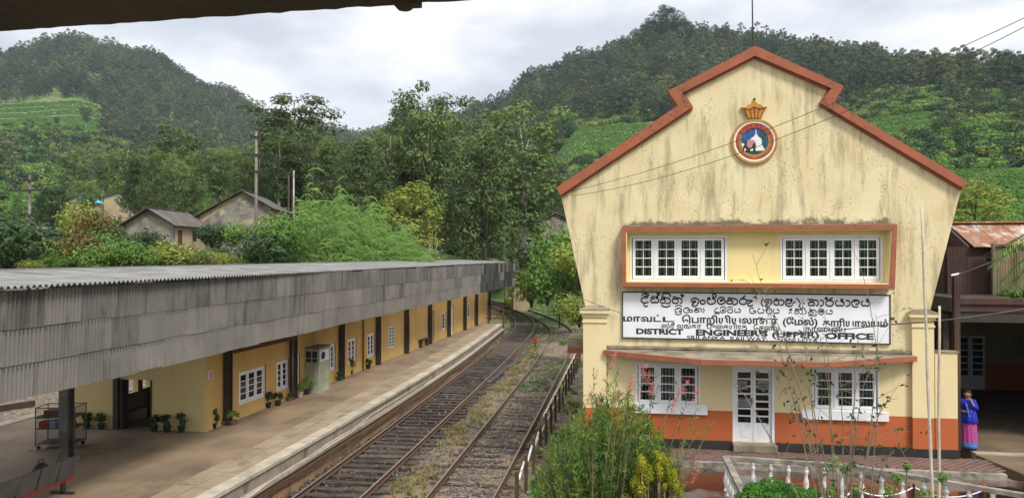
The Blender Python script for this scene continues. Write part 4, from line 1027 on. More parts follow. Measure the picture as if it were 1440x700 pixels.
text_line('ஸ்ரீ லங்கா', 58, 116, 44, 50.5, 'lettering', .02); text_line('புைகயிரத', 124, 181, 44, 50.5, 'lettering', .02)
text_line('ேசைவ', 190, 226, 44.5, 51.5, 'lettering', .02); text_line('நானுஒய', 262, 317, 45, 52.5, 'lettering', .02)
text_line('DISTRICT', 21, 90, 51.7, 58.9, 'lettering', .048); text_line("ENGINEER'S", 108, 210, 52.0, 59.6, 'lettering', .048)
text_line('(UPPER)', 216, 281, 53, 60.8, 'lettering', .034); text_line('OFFICE', 289, 355, 54, 61.9, 'lettering', .048)
text_line('SRILANKA', 95, 150, 60.3, 65.6, 'lettering', .015); text_line('RAILWAY', 157, 208, 60.9, 66.2, 'lettering', .015); text_line('NANU-OYA', 224, 279, 61.6, 66.9, 'lettering', .015)

# ================================================================== CREST
cc = f(1061, 199, OY-.04); RR = f(1093.5,199)[0]-cc[0]
cr_ = empty('railway_crest', (cc[0], OY-.06, cc[1]-RR), 'round painted railway crest under a gold crown on the gable', 'crest')
CM = Matrix.Translation((cc[0], OY-.002, cc[1]))
def disc(name, r0, r1, y0, y1, m, n=40):
    mb = MB(); v = []
    for k in range(n):
        a = 2*math.pi*k/n
        for r_, y_ in ((r0,y1),(r0,y0),(r1,y0),(r1,y1)): v.append((r_*math.cos(a), -y_, r_*math.sin(a)))
    f_ = []
    for k in range(n):
        k2 = (k+1) % n
        for j in range(3): f_.append((k*4+j, k*4+j+1, k2*4+j+1, k2*4+j))
        f_.append((k*4+3, k*4, k2*4, k2*4+3))
    return mb.raw(v, f_).build(name, m, cr_, CM)
disc('gold_ring', RR*.9, RR, .0, .07, MT['gold']); disc('white_ring', RR*.82, RR*.90, .0, .055, MT['white'])
disc('maroon_ring', RR*.76, RR*.82, .0, .045, MT['crestred']); disc('wreath_ring', RR*.60, RR*.76, .0, .043, MT['gold'])
disc('field', .001, RR*.60, .0, .03, MT['crestblue'])
def shape(name, pts, y, m, th=.012, closed=True):
    ar = sum(pts[i][0]*pts[(i+1)%len(pts)][1]-pts[(i+1)%len(pts)][0]*pts[i][1] for i in range(len(pts)))
    if ar < 0: pts = pts[::-1]
    return MB().slab([(a*RR, b*RR) for a, b in pts], [], -y-th, -y).build(name, m, cr_, CM)
# red band across the top of the wreath ring, carrying gold letters
band = A(0,0,.765,.765,150,25,20)+A(0,0,.59,.59,25,150,20); shape('red_band', band, .043, MT['crestred'], .005)
shape('green_hill', A(0,0,.58,.58,200,340,16)+[(.5,-.05),(.3,.1),(.1,-.1),(-.25,-.02),(-.45,.05)], .030, MT['crestgreen'], .004)
shape('green_tree', [(.18,-.05),(.2,.3),(.32,.42),(.48,.3),(.52,0)], .0305, MT['crestgreen'], .004)
shape('stupa', [(-.18,-.42),(.42,-.42),(.42,-.30),(.36,-.28),(.36,-.20),(.30,-.16),(.32,0),(.28,.12),(.18,.20),(.14,.22),(.13,.30),(.10,.32),(.06,.58),(.03,.32),(.0,.30),(-.01,.22),(-.06,.20),(-.16,.12),(-.20,0),(-.18,-.16)], .036, MT['white'], .006)
shape('white_plume', [(-.58,-.08),(-.45,-.42),(-.34,-.40),(-.36,-.08),(-.44,-.12),(-.5,-.06)], .036, MT['white'], .004)
ele = [(-.42,-.12),(-.36,.02),(-.20,.06),(-.02,.03),(.04,-.06),(.06,-.20),(.03,-.45),(-.05,-.45),(-.06,-.30),(-.22,-.32),(-.24,-.46),(-.34,-.46),(-.36,-.30),(-.43,-.28),(-.46,-.44),(-.50,-.42),(-.48,-.2)]
shape('elephant', ele, .043, MT['black'], .006)
shape('elephant_cloth', [(-.30,.05),(-.05,.07),(.02,-.08),(-.06,-.10),(-.12,-.26),(-.24,-.30),(-.34,-.16)], .050, MT['pink'], .004)
for ang, gs in ((136, 'va'), (112, None), (92, 'e'), (72, None), (52, 'ja'), (38, 'ra')):
    r_ = .675; cx, cy = r_*math.cos(rad(ang)), r_*math.sin(rad(ang)); mb = MB()
    if gs:
        for s_ in G[gs][1]:
            q_ = [Vector(((cx+((a-.45)*math.cos(rad(ang-90))-(b-.4)*math.sin(rad(ang-90)))*.17)*RR, -.052, (cy+((a-.45)*math.sin(rad(ang-90))+(b-.4)*math.cos(rad(ang-90)))*.17)*RR)) for a, b in s_]
            mb.tube(q_, .009, 4)
    else: mb.tube([(cx*RR,-.049,cy*RR),(cx*RR,-.056,cy*RR)], .014, 6)
    mb.build('gold_letter', MT['gold'], cr_, CM)
for k in range(15):      # leaves of the wreath
    for s_ in (-1, 1):
        a = rad(270+s_*(8+k*8.2)); r_ = .68; p_ = (r_*math.cos(a), r_*math.sin(a)); t_ = (-math.sin(a)*s_, math.cos(a)*s_)
        mb = MB().bar((p_[0]*RR-t_[0]*.025, -.047, p_[1]*RR-t_[1]*.025), (p_[0]*RR+t_[0]*.035+math.cos(a)*.03, -.047, p_[1]*RR+t_[1]*.035+math.sin(a)*.03), .014, .012)
        mb.build('wreath_leaf', MT['crestred'], cr_, CM)
cwn = [(-.30,1.03),(.30,1.03),(.40,1.32),(.56,1.53),(.40,1.50),(.30,1.60),(.14,1.68),(.05,1.74),(.03,1.84),(-.03,1.84),(-.05,1.74),(-.16,1.68),(-.32,1.60),(-.42,1.50),(-.58,1.53),(-.42,1.32)]
shape('crown', cwn, -.0, MT['gold'], .07)
mb = MB()
for xs in (-.44,-.2,.0,.2,.42): mb.tube([(xs*.62*RR,-.078,1.06*RR),(xs*RR,-.078,1.46*RR)], .01, 4)
mb.tube([(-.5*RR,-.078,1.50*RR),(-.25*RR,-.08,1.42*RR),(0,-.08,1.52*RR),(.25*RR,-.08,1.42*RR),(.5*RR,-.078,1.50*RR)], .012, 4)
mb.build('crown_ribs', MT['crestred'], cr_, CM)
MB().lathe([(.001,0),(.03,.01),(.035,.04),(.02,.07),(.001,.08)], 8).build('crown_finial', MT['black'], cr_, CM @ Matrix.Translation((0,-.04,1.82*RR)))

# ================================================================== YARD
crt = MB().box(-1.0,9.0,-.9,15,19.55,-.22).build('courtyard', MT['wet']); tag(crt, kind='structure')
wk = MB().box(-1.4,19.55,-.9,9.1,OY-.02,-.09).build('walkway', MT['brick']); tag(wk, kind='structure')
bk = MT['brick']; cell = MB().box(0,0,0,.214,.098,.014).mesh('paving_brick', mat('paving_brick', (.19,.105,.085), (.13,.088,.075), 2, .85, .3, 20, rnd=.35, stain=(.05,.045,.04), stain_amt=.6, stain_scale=(1,1,1), stain_pos=.5))
V = []; Fb = []; base = np.array([(0,0,0),(1,0,0),(1,1,0),(0,1,0),(0,0,1),(1,0,1),(1,1,1),(0,1,1)], float); qf = np.array([(4,5,6,7),(0,1,5,4),(1,2,6,5),(2,3,7,6),(3,0,4,7)])
cnt = 0
for j in range(11):
    for i in range(47):
        x = -1.35+i*.223+(j%2)*.11; y = 19.78+j*.106
        if 3.35 < x+.1 < 4.85 and j < 4: continue
        V.append(base*np.array([.214,.098,.014])+np.array([x,y,-.089+random.uniform(-.003,.003)])); Fb.append(qf+8*cnt); cnt += 1
me = np_mesh('paving_bricks', np.vstack(V), np.vstack(Fb), [cell.materials[0]]); tag(link(bpy.data.objects.new('paving_bricks', me), wk), kind='stuff')
MB().box(-1.4,19.52,-.9,9.1,19.68,-.075).build('kerb', MT['balrail'], wk)
gr_ = empty('drain_grate', (4.1,19.95,-.09), 'rusty slatted drain grate in the brick walk before the office door', 'drain grate')
for k in range(24): MB().box(3.4+k*.06,19.78,-.088,3.435+k*.06,20.17,-.065).build('slat', MT['rustwall'], gr_)
MB().box(3.36,19.765,-.088,4.86,19.775,-.06).box(3.36,20.175,-.088,4.86,20.19,-.06).build('frame', MT['rustwall'], gr_)
# platform-like slab with dirt ramp to the right of the office (the covered yard)
yd = MB().box(9.12,21.45,-.6,22,40,-.02).build('covered_yard_floor', MT['dirt']); tag(yd, kind='structure')
MB().box(9.12,21.2,-.6,22,21.44,.0).build('edge_stone', MT['coping'], yd)
rp = MB().raw([(9.12,21.2,-.03),(22,21.2,-.03),(22,19.3,-.20),(9.8,19.7,-.20),(9.12,21.2,-.6),(22,21.2,-.6),(22,19.3,-.6),(9.8,19.7,-.6)], [(0,3,2,1),(3,7,6,2),(0,4,7,3)]).build('earth_ramp', MT['dirt']); tag(rp, kind='structure')
MB().box(15.01,8,-.9,24,19.9,-.21).build('yard', MT['wet'])['kind'] = 'structure'

# ---- balustrade
def baluster_mesh():
    return MB().lathe([(.06,0),(.06,.05),(.038,.07),(.046,.14),(.066,.24),(.055,.34),(.03,.44),(.042,.50),(.06,.53),(.06,.56),(.038,.60),(.06,.64),(.06,.68)], 10).mesh('baluster', MT['balust'], True)
BLM = baluster_mesh()
BR = [atz(1020,643,.52), atz(1195,655,.50), atz(1445,697,.48)]
BL = [Vector((BR[0].x+.02, 12.0, .52)), BR[0]]
def balus(pts, label, step=.36):
    r = empty('balustrade', (pts[0].x, pts[0].y, -.22), label, 'balustrade', None)
    for a, b in zip(pts, pts[1:]):
        d = b-a; n = max(1, int(d.length/step)); MB().bar(a, b, .14, .085).build('handrail', MT['balrail'], r)
        for i in range(n):
            p = a+d*((i+.6)/n)
            if i == 0 and a is BR[0]: p = a+d*.04
            inst('baluster', BLM, r, Matrix.Translation((p.x,p.y,-.22)) @ Matrix.Rotation(random.uniform(0,3),4,'Z') @ Matrix.Diagonal((1,1,(p.z-.05+.22)/.68,1)))
    return r
balus(BR+[BR[2]+(BR[2]-BR[1]).normalized()*2.5], 'weathered concrete balustrade running across the wet yard towards the lower right', .37)
balus(BL, 'short balustrade side running towards the camera at the left of the flower bed', .36)
bed = MB().box(BR[0].x+.12,9.5,-.9,9.2,min(BR[2].y,BR[1].y)-.15,-.12).build('flower_bed_soil', MT['dirt']); tag(bed, kind='structure')
# rope posts in the flower bed
pp = [atz(1042,690,.32), atz(1100,689,.32), atz(1163,691,.32), atz(1200,682,.36), atz(1285,681,.36), atz(1384,685,.36)]
bch = empty('rope_fence', (pp[0].x,pp[0].y,-.2), 'low black posts linked by a white rope in front of the balustrade', 'rope fence')
for i, p in enumerate(pp):
    MB().lathe([(.03,0),(.03,p.z+.2),(.02,p.z+.22)], 8).build('post', MT['black'] if i < 5 else MT['redwood'], bch, Matrix.Translation((p.x,p.y,-.2)))
    if i == 5: MB().lathe([(.05,0),(.06,.03),(.045,.07),(.001,.09)], 8).build('red_knob', MT['crestred'], bch, Matrix.Translation((p.x,p.y,p.z)))
for a, b in zip(pp, pp[1:]):
    q_ = [a.lerp(b, t/8)+Vector((0,0,-.05-.9*(t/8)*(1-t/8)*.8)) for t in range(9)]
    MB().tube(q_, .016, 5).build('rope', MT['white'], bch)
# two tall pale poles
for (a, b, ytop, lab) in (((1311,700),(1296,291),15.6,'taller leaning pale pole rising past the upper windows'),((1320,700),(1321,430),15.9,'shorter upright pale pole beside the taller one')):
    d_ = atd(*a, ytop); t_ = atd(b[0], b[1], ytop); s_ = atd(a[0]+(a[0]-b[0])*.12, 760, ytop)
    ps = [s_.lerp(t_, k/8)+Vector((random.uniform(-.008,.008),0,0)) for k in range(9)]
    ps[0].z = -.25
    mb = MB().tube(ps, [.031-.0012*k for k in range(9)], 7)
    tag(mb.build('garden_pole', MT['pole'], None, smooth=True), lab, 'pole')
# cream rail fence beside the outer track
fx_ = -2.68
fe = empty('track_fence', (fx_,30,-1.2), 'rusty post and rail fence with pale top rail beside the outer track', 'fence')
ys = [18.2+k*1.7 for k in range(16)]
for i, y in enumerate(ys):
    MB().box(fx_-.045,y-.05,-1.3,fx_+.045,y+.05,-.16+random.uniform(-.03,.05)).build('post', MT['darkwood'], fe)
for a, b in zip(ys, ys[1:]):
    if a > 24: MB().bar((fx_-.08,a-.02,-.22),(fx_-.08,b+.02,-.22),.07,.07).build('top_rail', MT['pole'], fe)
    if a > 22: MB().bar((fx_-.08,a,-.62),(fx_-.08,b,-.60),.05,.06).build('lower_rail', MT['pole'], fe)
    else: MB().tube([(fx_-.05,a,-.35),(fx_-.07,(a+b)/2,-.58),(fx_-.05,b,-.35)], .03, 5).build('rope', MT['balust'], fe)

# ================================================================== SHED AND COVERED YARD ON THE RIGHT
sh = empty('covered_yard_shed', (13, 26, 0), 'rusty iron shed on the roof of a dark covered yard right of the office', 'shed')
PZ0, PZ1 = 3.66, 4.04
MB().box(8.95,21.8,PZ0,22,34,PZ1).build('flat_roof', MT['steel'], sh)
MB().box(8.75,21.68,PZ0+.04,22.1,21.797,PZ1-.14).box(8.75,21.62,PZ1-.137,22.1,21.797,PZ1+.02).build('front_beam', MT['rustwall'], sh)
MB().box(8.8,21.72,PZ0-.25,22.1,21.795,PZ0+.037).build('lower_beam', MT['steel'], sh)
MB().box(8.98,31.5,-.1,22,31.7,PZ0-.003).build('back_wall', MT['housewall'], sh)
MB().box(12.6,22.3,-.1,22,22.5,PZ0-.003).build('added_shade_screen', MT['rustwall'], sh)  # added wall out of view, keeps daylight out so the yard stays dark
MB().box(8.98,31.47,-.1,22,31.498,1.0).build('back_dado', MT['orange'], sh)
MB().box(21.8,22,-.1,22,31.5,PZ0-.003).build('side_wall', MT['darkwood'], sh)
MB().box(8.95,24,-.1,9.05,31.5,PZ0-.003).build('side_wall', MT['darkwood'], sh)
a = aty(1343,545,31.4); b = aty(1384,473,31.4)
yd_ = MB().box(a.x,31.36,.0,b.x,31.465,2.1).build('yard_door', MT['white'], sh)
for k in (0,1):
    for r in range(6): MB().box(a.x+.1+k*(b.x-a.x)/2,31.345,.55+r*.25,a.x+(b.x-a.x)/2-.08+k*(b.x-a.x)/2,31.357,.75+r*.25).build('pane', MT['black'], yd_)
for x, top in ((aty(1337,500,21.9).x, aty(1337,383,21.9).z), (aty(1329,500,22.1).x, 3.6), (15.5,3.6), (19.2,3.6)):
    ibeam(top+.0, .15).build('post', MT['rustwall'] if top > 3.7 else MT['steel'], sh, Matrix.Translation((x, 21.55 if top > 3.7 else 22.1, 0)))
def sheets(x0, x1, y, z0, z1, m, name, wd=.8):
    n = max(1, round((x1-x0)/wd)); me_ = MB().sheet((x1-x0)/n+.03, z1-z0, .076, .012, 4).mesh(name, m); me_.shade_smooth()
    for i in range(n): inst(name, me_, sh, Matrix.Translation((x0+(x1-x0)/n*i, y+random.uniform(-.015,.015), z0+random.uniform(-.03,.03))))
wx0 = aty(1332,400,24.5).x; wx1 = aty(1386,400,24.5).x
MB().box(wx0-.05,24.60,PZ1,20,30,5.30).build('shed_body', MT['rustwall'], sh)
MB().slab([(24.55,5.3),(26.1,5.3),(26.1,6.2),(24.55,5.5)], [], -(rx0:=10.45)-.0, -rx0+.1).build('gable_side', MT['rustwall'], sh, Matrix(((0,-1,0,0),(1,0,0,0),(0,0,1,0),(0,0,0,1))))
MB().box(wx0-.05,26.1,5.3,11.6,30,6.1).build('rear_body', MT['rustwall'], sh)
sheets(wx0, wx1, 24.5, PZ1, PZ1+1.15, MT['rustwall'], 'wall_sheet', .62); sheets(wx0, rx0+.9, 24.54, PZ1+1.1, 5.46, MT['rustwall'], 'wall_sheet', .5)
sheets(wx1+.05, 18, 24.1, PZ1, PZ1+1.45, MT['mosswall'], 'wall_sheet', .7)
MB().box(wx1-.02,24.0,PZ1,wx1+.05,24.1,PZ1+1.55).box(wx1,24.02,PZ1+1.45,18,24.15,PZ1+1.52).build('wall_frame', MT['mosswall'], sh)
rx0 = 10.45; rsl = Vector((0,-1.75,-.78)).normalized()
me_ = MB().sheet(.8, 1.95, .076, .013, 4).mesh('roof_sheet', MT['rusty']); me_.shade_smooth()
for i in range(12):
    nrm = Vector((0,-.4,1)).normalized(); up_ = -rsl
    p = Vector((rx0+i*.78, 24.35, 5.48+random.uniform(-.01,.01)))
    inst('roof_sheet', me_, sh, Matrix(((1,nrm.x,up_.x,p.x),(0,nrm.y,up_.y,p.y),(0,nrm.z,up_.z,p.z),(0,0,0,1))))
MB().bar((rx0,26.15,6.30),(20,26.15,6.30),.25,.05).build('ridge_cap', MT['rusty'], sh)
MB().raw([(rx0,26.1,6.27),(20,26.1,6.27),(20,30,4.9),(rx0,30,4.9)], [(0,1,2,3)]).build('rear_roof', MT['rusty'], sh)

# ================================================================== FOOTBRIDGE EAVE OVER THE CAMERA
fb_ = empty('footbridge_eave', (-1, 1.7, 5.9), 'dark underside beam of the footbridge roof across the top left corner', 'roof beam')
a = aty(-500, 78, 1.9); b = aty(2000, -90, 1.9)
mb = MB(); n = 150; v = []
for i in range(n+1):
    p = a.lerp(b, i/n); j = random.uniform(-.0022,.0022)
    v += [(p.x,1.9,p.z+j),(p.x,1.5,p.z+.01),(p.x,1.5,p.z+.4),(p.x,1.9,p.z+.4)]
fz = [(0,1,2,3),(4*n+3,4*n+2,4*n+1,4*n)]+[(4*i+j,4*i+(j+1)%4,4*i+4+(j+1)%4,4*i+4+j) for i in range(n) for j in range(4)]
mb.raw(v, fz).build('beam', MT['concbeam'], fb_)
p = aty(575, 7, 1.86); MB().lathe([(.0,-.012),(.018,-.012),(.03,.0),(.034,.05),(.034,.1)], 9).build('bolt_head', MT['concbeam'], fb_, Matrix.Translation((p.x-.012,p.y,p.z+.0)))
MB().box(-.012,-.02,-.006,.028,.02,.03).build('bracket_lug', MT['concbeam'], fb_, Matrix.Translation((p.x+.002,p.y,p.z+.002)))

# ================================================================== THINGS ON THE PLATFORM
# bench
bn = empty('station_bench', (-12.5,14.2,PZ), 'four-seat metal bench on the platform beside the grey canopy post', 'bench')
y0b, y1b = 13.0, 15.25; stp = (y1b-y0b)/4
sbm = mat('perforated_metal', (.10,.10,.10), (.15,.148,.145), 3, .45, .2, 60, metal=.3)
for k in range(4):
    y = y0b+k*stp+.03
    back = [( -12.50,.20),(-12.46,.30),(-12.36,.66),(-12.345,.68),(-12.325,.67),(-12.44,.29),(-12.48,.18)]
    mb = MB(); mb.slab([(a,b) for a,b in back], [], y, y+stp-.06); mb.build('backrest', sbm, bn)
    MB().box(-12.95,y,.245,-12.50,y+stp-.06,.265).build('seat', sbm, bn)
MB().box(-12.62,y0b-.05,.12,-12.50,y1b+.05,.20).build('beam', MT['crestred'], bn)
for y in (y0b+.25, y1b-.25):
    MB().box(-12.60,y-.04,PZ,-12.52,y+.04,.12).box(-12.85,y-.04,PZ,-12.28,y+.04,PZ+.05).build('leg', MT['steel'], bn)
for y in (y0b-.03, y1b+.03):
    MB().tube([(-12.36,y,.55),(-12.40,y,.62),(-12.75,y,.55),(-12.95,y,.50),(-12.97,y,.42),(-12.8,y,.24),(-12.52,y,.18)], .018, 6).build('armrest', MT['greysteel'], bn, smooth=True)
bg_ = empty('black_bag', (-12.72,14.45,.265), 'black bag resting on the seat of the metal bench', 'bag')
MB().lathe([(.001,0),(.16,.01),(.19,.12),(.17,.28),(.11,.38),(.03,.42),(.001,.42)], 12).build('bag_body', MT['black'], bg_, Matrix.Translation((-12.68,14.5,.262)), smooth=True)
MB().tube([(-12.68,14.4,.6),(-12.68,14.43,.74),(-12.68,14.56,.75),(-12.68,14.6,.6)], .012, 5).build('bag_handle', MT['black'], bg_)
# mesh trolley
tp = atz(86, 628, PZ)
tr = empty('mesh_trolley', (tp.x,tp.y,PZ), 'tall wire mesh luggage trolley behind the grey canopy post', 'trolley')
TM = Matrix.Translation((tp.x,tp.y,PZ)) @ Matrix.Rotation(rad(14),4,'Z') @ Matrix.Diagonal((.72,.85,.92,1))
fr = MB(); X0,X1,Y0,Y1 = -.72,.72,-.38,.38
for x in (X0,X1):
    for y in (Y0,Y1): fr.box(x-.015,y-.015,.12,x+.015,y+.015,1.28)
for z in (.16,.62,.95,1.25):
    for y in (Y0,Y1): fr.box(X0,y-.012,z,X1,y+.012,z+.025)
    for x in (X0,X1): fr.box(x-.012,Y0,z,x+.012,Y1,z+.025)
fr.build('frame', MT['greysteel'], tr, TM)
wm = MB()
for k in range(1, 24):
    x = X0+(X1-X0)*k/24
    for y in (Y0,Y1): wm.box(x-.003,y-.003,.18,x+.003,y+.003,1.26)
for k in range(1, 17):
    z = .16+1.1*k/17
    for y in (Y0,Y1): wm.box(X0,y-.003,z,X1,y+.003,z+.006)
    for x in (X0,X1): wm.box(x-.003,Y0,z,x+.003,Y1,z+.006)
wm.build('wire_mesh', MT['greysteel'], tr, TM)
MB().box(X0,Y0,.165,X1,Y1,.18).box(X0,Y0,.625,X1,Y1,.64).box(X0,Y0,.955,X1,Y1,.97).build('shelf', MT['rustwall'], tr, TM)
for x in (X0+.1,X1-.1):
    for y in (Y0+.03,Y1-.03): MB().lathe([(.001,-.02),(.07,-.02),(.07,.02),(.001,.02)], 12).build('wheel', MT['black'], tr, TM @ Matrix.Translation((x,y,.07)) @ Matrix.Rotation(math.pi/2,4,'X'))
MB().box(-.9,-.45,.0,.9,-.40,.03).build('floor_skid', MT['mould'], tr, TM)
for (x,y,z,dx,dy,dz,m,lab) in ((-.45,-.2,.642,.34,.3,.2,MT['crestred'],'red parcel on the middle shelf of the mesh trolley'),(-.12,-.2,.642,.22,.3,.22,MT['bluewall'],'blue and white parcel on the middle shelf of the mesh trolley'),(-.1,-.15,.972,.7,.4,.2,MT['redwood'],'long brown box on the upper shelf of the mesh trolley'),(.45,-.2,.642,.3,.3,.18,MT['redwood'],'dull brown carton at the right end of the mesh trolley')):
    q = TM @ Matrix.Translation((x,y,z)); m_ = MB().box(-dx/2,-dy/2,0,dx/2,dy/2,dz).box(-.02,-dy/2-.002,0,.02,dy/2+.002,dz+.002)
    tag(m_.build('parcel', m, None, q), lab, 'parcel')

# potted plants
def leafcloud(cen, rad_, n, size, rng, asp=.55, up=.3, shell=.55, squash=1.0):
    d = rng.normal(size=(n,3)); d /= np.linalg.norm(d,axis=1)[:,None]
    r = shell+(1-shell)*rng.random(n)**.6
    c = np.asarray(cen)+d*r[:,None]*np.asarray(rad_)
    nrm = rng.normal(size=(n,3))*.42+d*1.1+np.array([0,0,up]); nrm /= np.linalg.norm(nrm,axis=1)[:,None]
    t = np.cross(nrm, rng.normal(size=(n,3))); t /= np.linalg.norm(t,axis=1)[:,None]+1e-9
    b = np.cross(nrm, t); s = size*(.6+.8*rng.random(n))[:,None]
    return np.stack([c-t*s*.5, c-b*s*asp*.5+nrm*s*.06, c+t*s*.5, c+b*s*asp*.5+nrm*s*.06], 1)
def quads(Ls):
    V = np.concatenate(Ls).reshape(-1,3); return V, np.arange(len(V)).reshape(-1,4)
def pot_plant(p, pot_m, leaf_m, hgt, wdt, label, rp=.16, hp=.26, seed=0, flower=None):
    r = empty('potted_plant', tuple(p), label, 'potted plant', 'potted plants along the platform wall')
    T = Matrix.Translation(p) @ Matrix.Scale(.70, 4)
    MB().lathe([(.0,0),(rp*.7,0),(rp*.95,hp*.85),(rp*1.06,hp*.86),(rp*1.06,hp),(rp*.9,hp),(rp*.9,hp-.03),(0,hp-.03)], 12).build('pot', pot_m, r, T)
    g = np.random.default_rng(seed); Ls = []; st_ = MB()
    for k in range(6):
        a = g.uniform(0,6.28); q = Vector((math.cos(a)*wdt*g.uniform(.2,.6), math.sin(a)*wdt*g.uniform(.2,.6), hp+hgt*g.uniform(.35,.95)))
        st_.tube([(0,0,hp-.04),(q.x*.4,q.y*.4,hp+(q.z-hp)*.6),q], [.012,.009,.006], 4)
        Ls.append(leafcloud(q,(wdt*.45,wdt*.45,hgt*.28),30,.13,g,.6,.5,.2))
    V, Fq = quads(Ls)
    link(bpy.data.objects.new('leaves', np_mesh('leaves', V, Fq, [leaf_m])), r, T)
    st_.build('stem', MT['twig'], r, T)
    if flower:
        V, Fq = quads([leafcloud((0,0,hp+hgt),(.08,.08,.07),16,.08,g)]); link(bpy.data.objects.new('flower', np_mesh('flower', V, Fq, [flower])), r, T)
for i, (px, py, pm, lm, hg, wd, lab, rp, fl) in enumerate([
    (121,602,'greenpot','dark',.42,.3,'leggy plant in a green pot left of the dark doorway',.16,None),
    (142,603,'greenpot','dark',.5,.28,'upright plant in a green pot nearest the left side of the doorway',.17,None),
    (217,606,'blackpot','dark',.4,.36,'dark leafy potted plant just right of the doorway',.16,None),
    (235,607,'blackpot','dark',.45,.36,'middle one of the three dark potted plants right of the doorway',.17,None),
    (255,607,'blackpot','dark',.48,.34,'potted plant nearest the building corner on the yellow end wall',.16,None),
    (300,602,'blackpot','dark',.55,.3,'tall plant in a black pot just round the ochre corner',.17,None),
    (312,597,'terracotta','dark',.15,.2,'wide clay bowl with a low plant beside the first wall post',.24,None),
    (328,597,'terracotta','cal',.42,.34,'clay pot with a red flower beneath the three-part window',.2,'red'),
    (377,573,'blackpot','dark',.5,.3,'taller black pot plant below the right end of the three-part window',.17,None),
    (391,570,'blackpot','dark',.4,.3,'bushy black pot plant below the two-part window',.16,None),
    (408,563,'terracotta','dark',.25,.25,'small clay pot at the foot of the second wall post',.18,None),
    (422,558,'coping','cal',.42,.35,'pale pot with green leaves left of the door booth',.17,None),
    (432,554,'blackpot','bush',.75,.5,'large leafy plant touching the left side of the door booth',.16,None),
    (478,535,'greenpot','dark',.28,.28,'small dark pot at the foot of the third wall post',.18,None),
    (493,526,'blackpot','red',.7,.42,'sprawling potted plant with reddish stems beyond the third post',.17,None),
    (518,518,'blackpot','dark',.4,.3,'black pot plant standing under the sixth window',.18,None),
    (531,512,'blackpot','dark',.4,.3,'black pot plant just before the fourth wall post',.18,None)]):
    p = atz(px, py, PZ); pot_plant(p, MT[pm], LF[lm], hg, wd, lab, rp, .26 if pm != 'terracotta' else .2, 100+i, LF['pink'] if fl else None)
# far bench, barrows and boards
p = atz(596,487,PZ); b2 = empty('wall_bench', tuple(p), 'dark wooden bench against the ochre wall beyond the fifth post', 'bench')
T = Matrix.Translation((p.x+.1,p.y,PZ)) @ Matrix.Rotation(-.033,4,'Z')
MB().box(-.45,-.75,.42,.05,.75,.47).build('seat', MT['darkwood'], b2, T); MB().box(-.5,-.75,.47,-.44,.75,.95).build('backrest', MT['darkwood'], b2, T)
for y in (-.6,.6): MB().box(-.42,y-.04,0,.0,y+.04,.42).build('leg', MT['darkwood'], b2, T)
for px, py, lab in ((660,456,'rusty two-wheeled platform barrow leaning on the far wall'),(666,455,'second barrow behind the first at the far end of the wall')):
    p = atz(px,py,PZ); r = empty('platform_barrow', tuple(p), lab, 'barrow', 'barrows at the far end of the platform'); T = Matrix.Translation(p)
    for s in (-.3,.3): MB().lathe([(.24,-.03),(.3,-.03),(.3,.03),(.24,.03),(.24,-.03)], 16, cap=False).build('wheel', MT['redwood'], r, T @ Matrix.Translation((s,0,.3)) @ Matrix.Rotation(math.pi/2,4,'Y'))
    MB().bar((-.3,0,.3),(.3,0,.3),.05,.05).bar((-.2,0,.3),(-.25,.3,1.2),.05,.05).bar((.2,0,.3),(.15,.3,1.2),.05,.05).bar((-.2,-.15,.12),(.2,-.15,.12),.3,.03).build('frame', MT['redwood'], r, T)
for px, py, m, lab in ((676,451,'darkwood','dark board leaning at the far corner of the platform'),(681,450,'white','white board leaning beside the dark one at the far corner')):
    p = atz(px,py,PZ); tag(MB().bar((p.x,p.y,PZ),(p.x-.35,p.y+.1,PZ+1.0),.5,.05).build('leaning_board', MT[m]), lab, 'board')

# point lever with red disc
p = atz(752,491,-1.17); pl = empty('point_lever', tuple(p), 'red disc point lever standing between the two tracks', 'point lever')
T = Matrix.Translation(p)
MB().box(-.15,-.2,0,.15,.2,.12).tube([(0,0,.1),(0,0,.62)],.05,8).build('stand', MT['black'], pl, T)
MB().lathe([(.001,-.03),(.17,-.03),(.17,.03),(.001,.03)],18).build('red_disc', MT['crestred'], pl, T @ Matrix.Translation((0,-.02,.62)) @ Matrix.Rotation(math.pi/2,4,'X'))
# black plastic drain strip between the tracks
pts = [atz(px,py,-1.13) for px,py in ((683,538),(697,530),(708,517),(722,510),(735,498),(748,488))]
mb = MB()
for q in range(3): mb.tube([p+Vector((random.uniform(-.08,.08)+q*.09,0,random.uniform(0,.05))) for p in pts], [.04,.07,.05,.06,.05,.03], 6)
tag(mb.build('plastic_strip', mat('wet_black_plastic',(.03,.032,.04),(.12,.13,.15),3,.25)), 'crumpled wet black plastic lying between the two tracks', 'plastic')

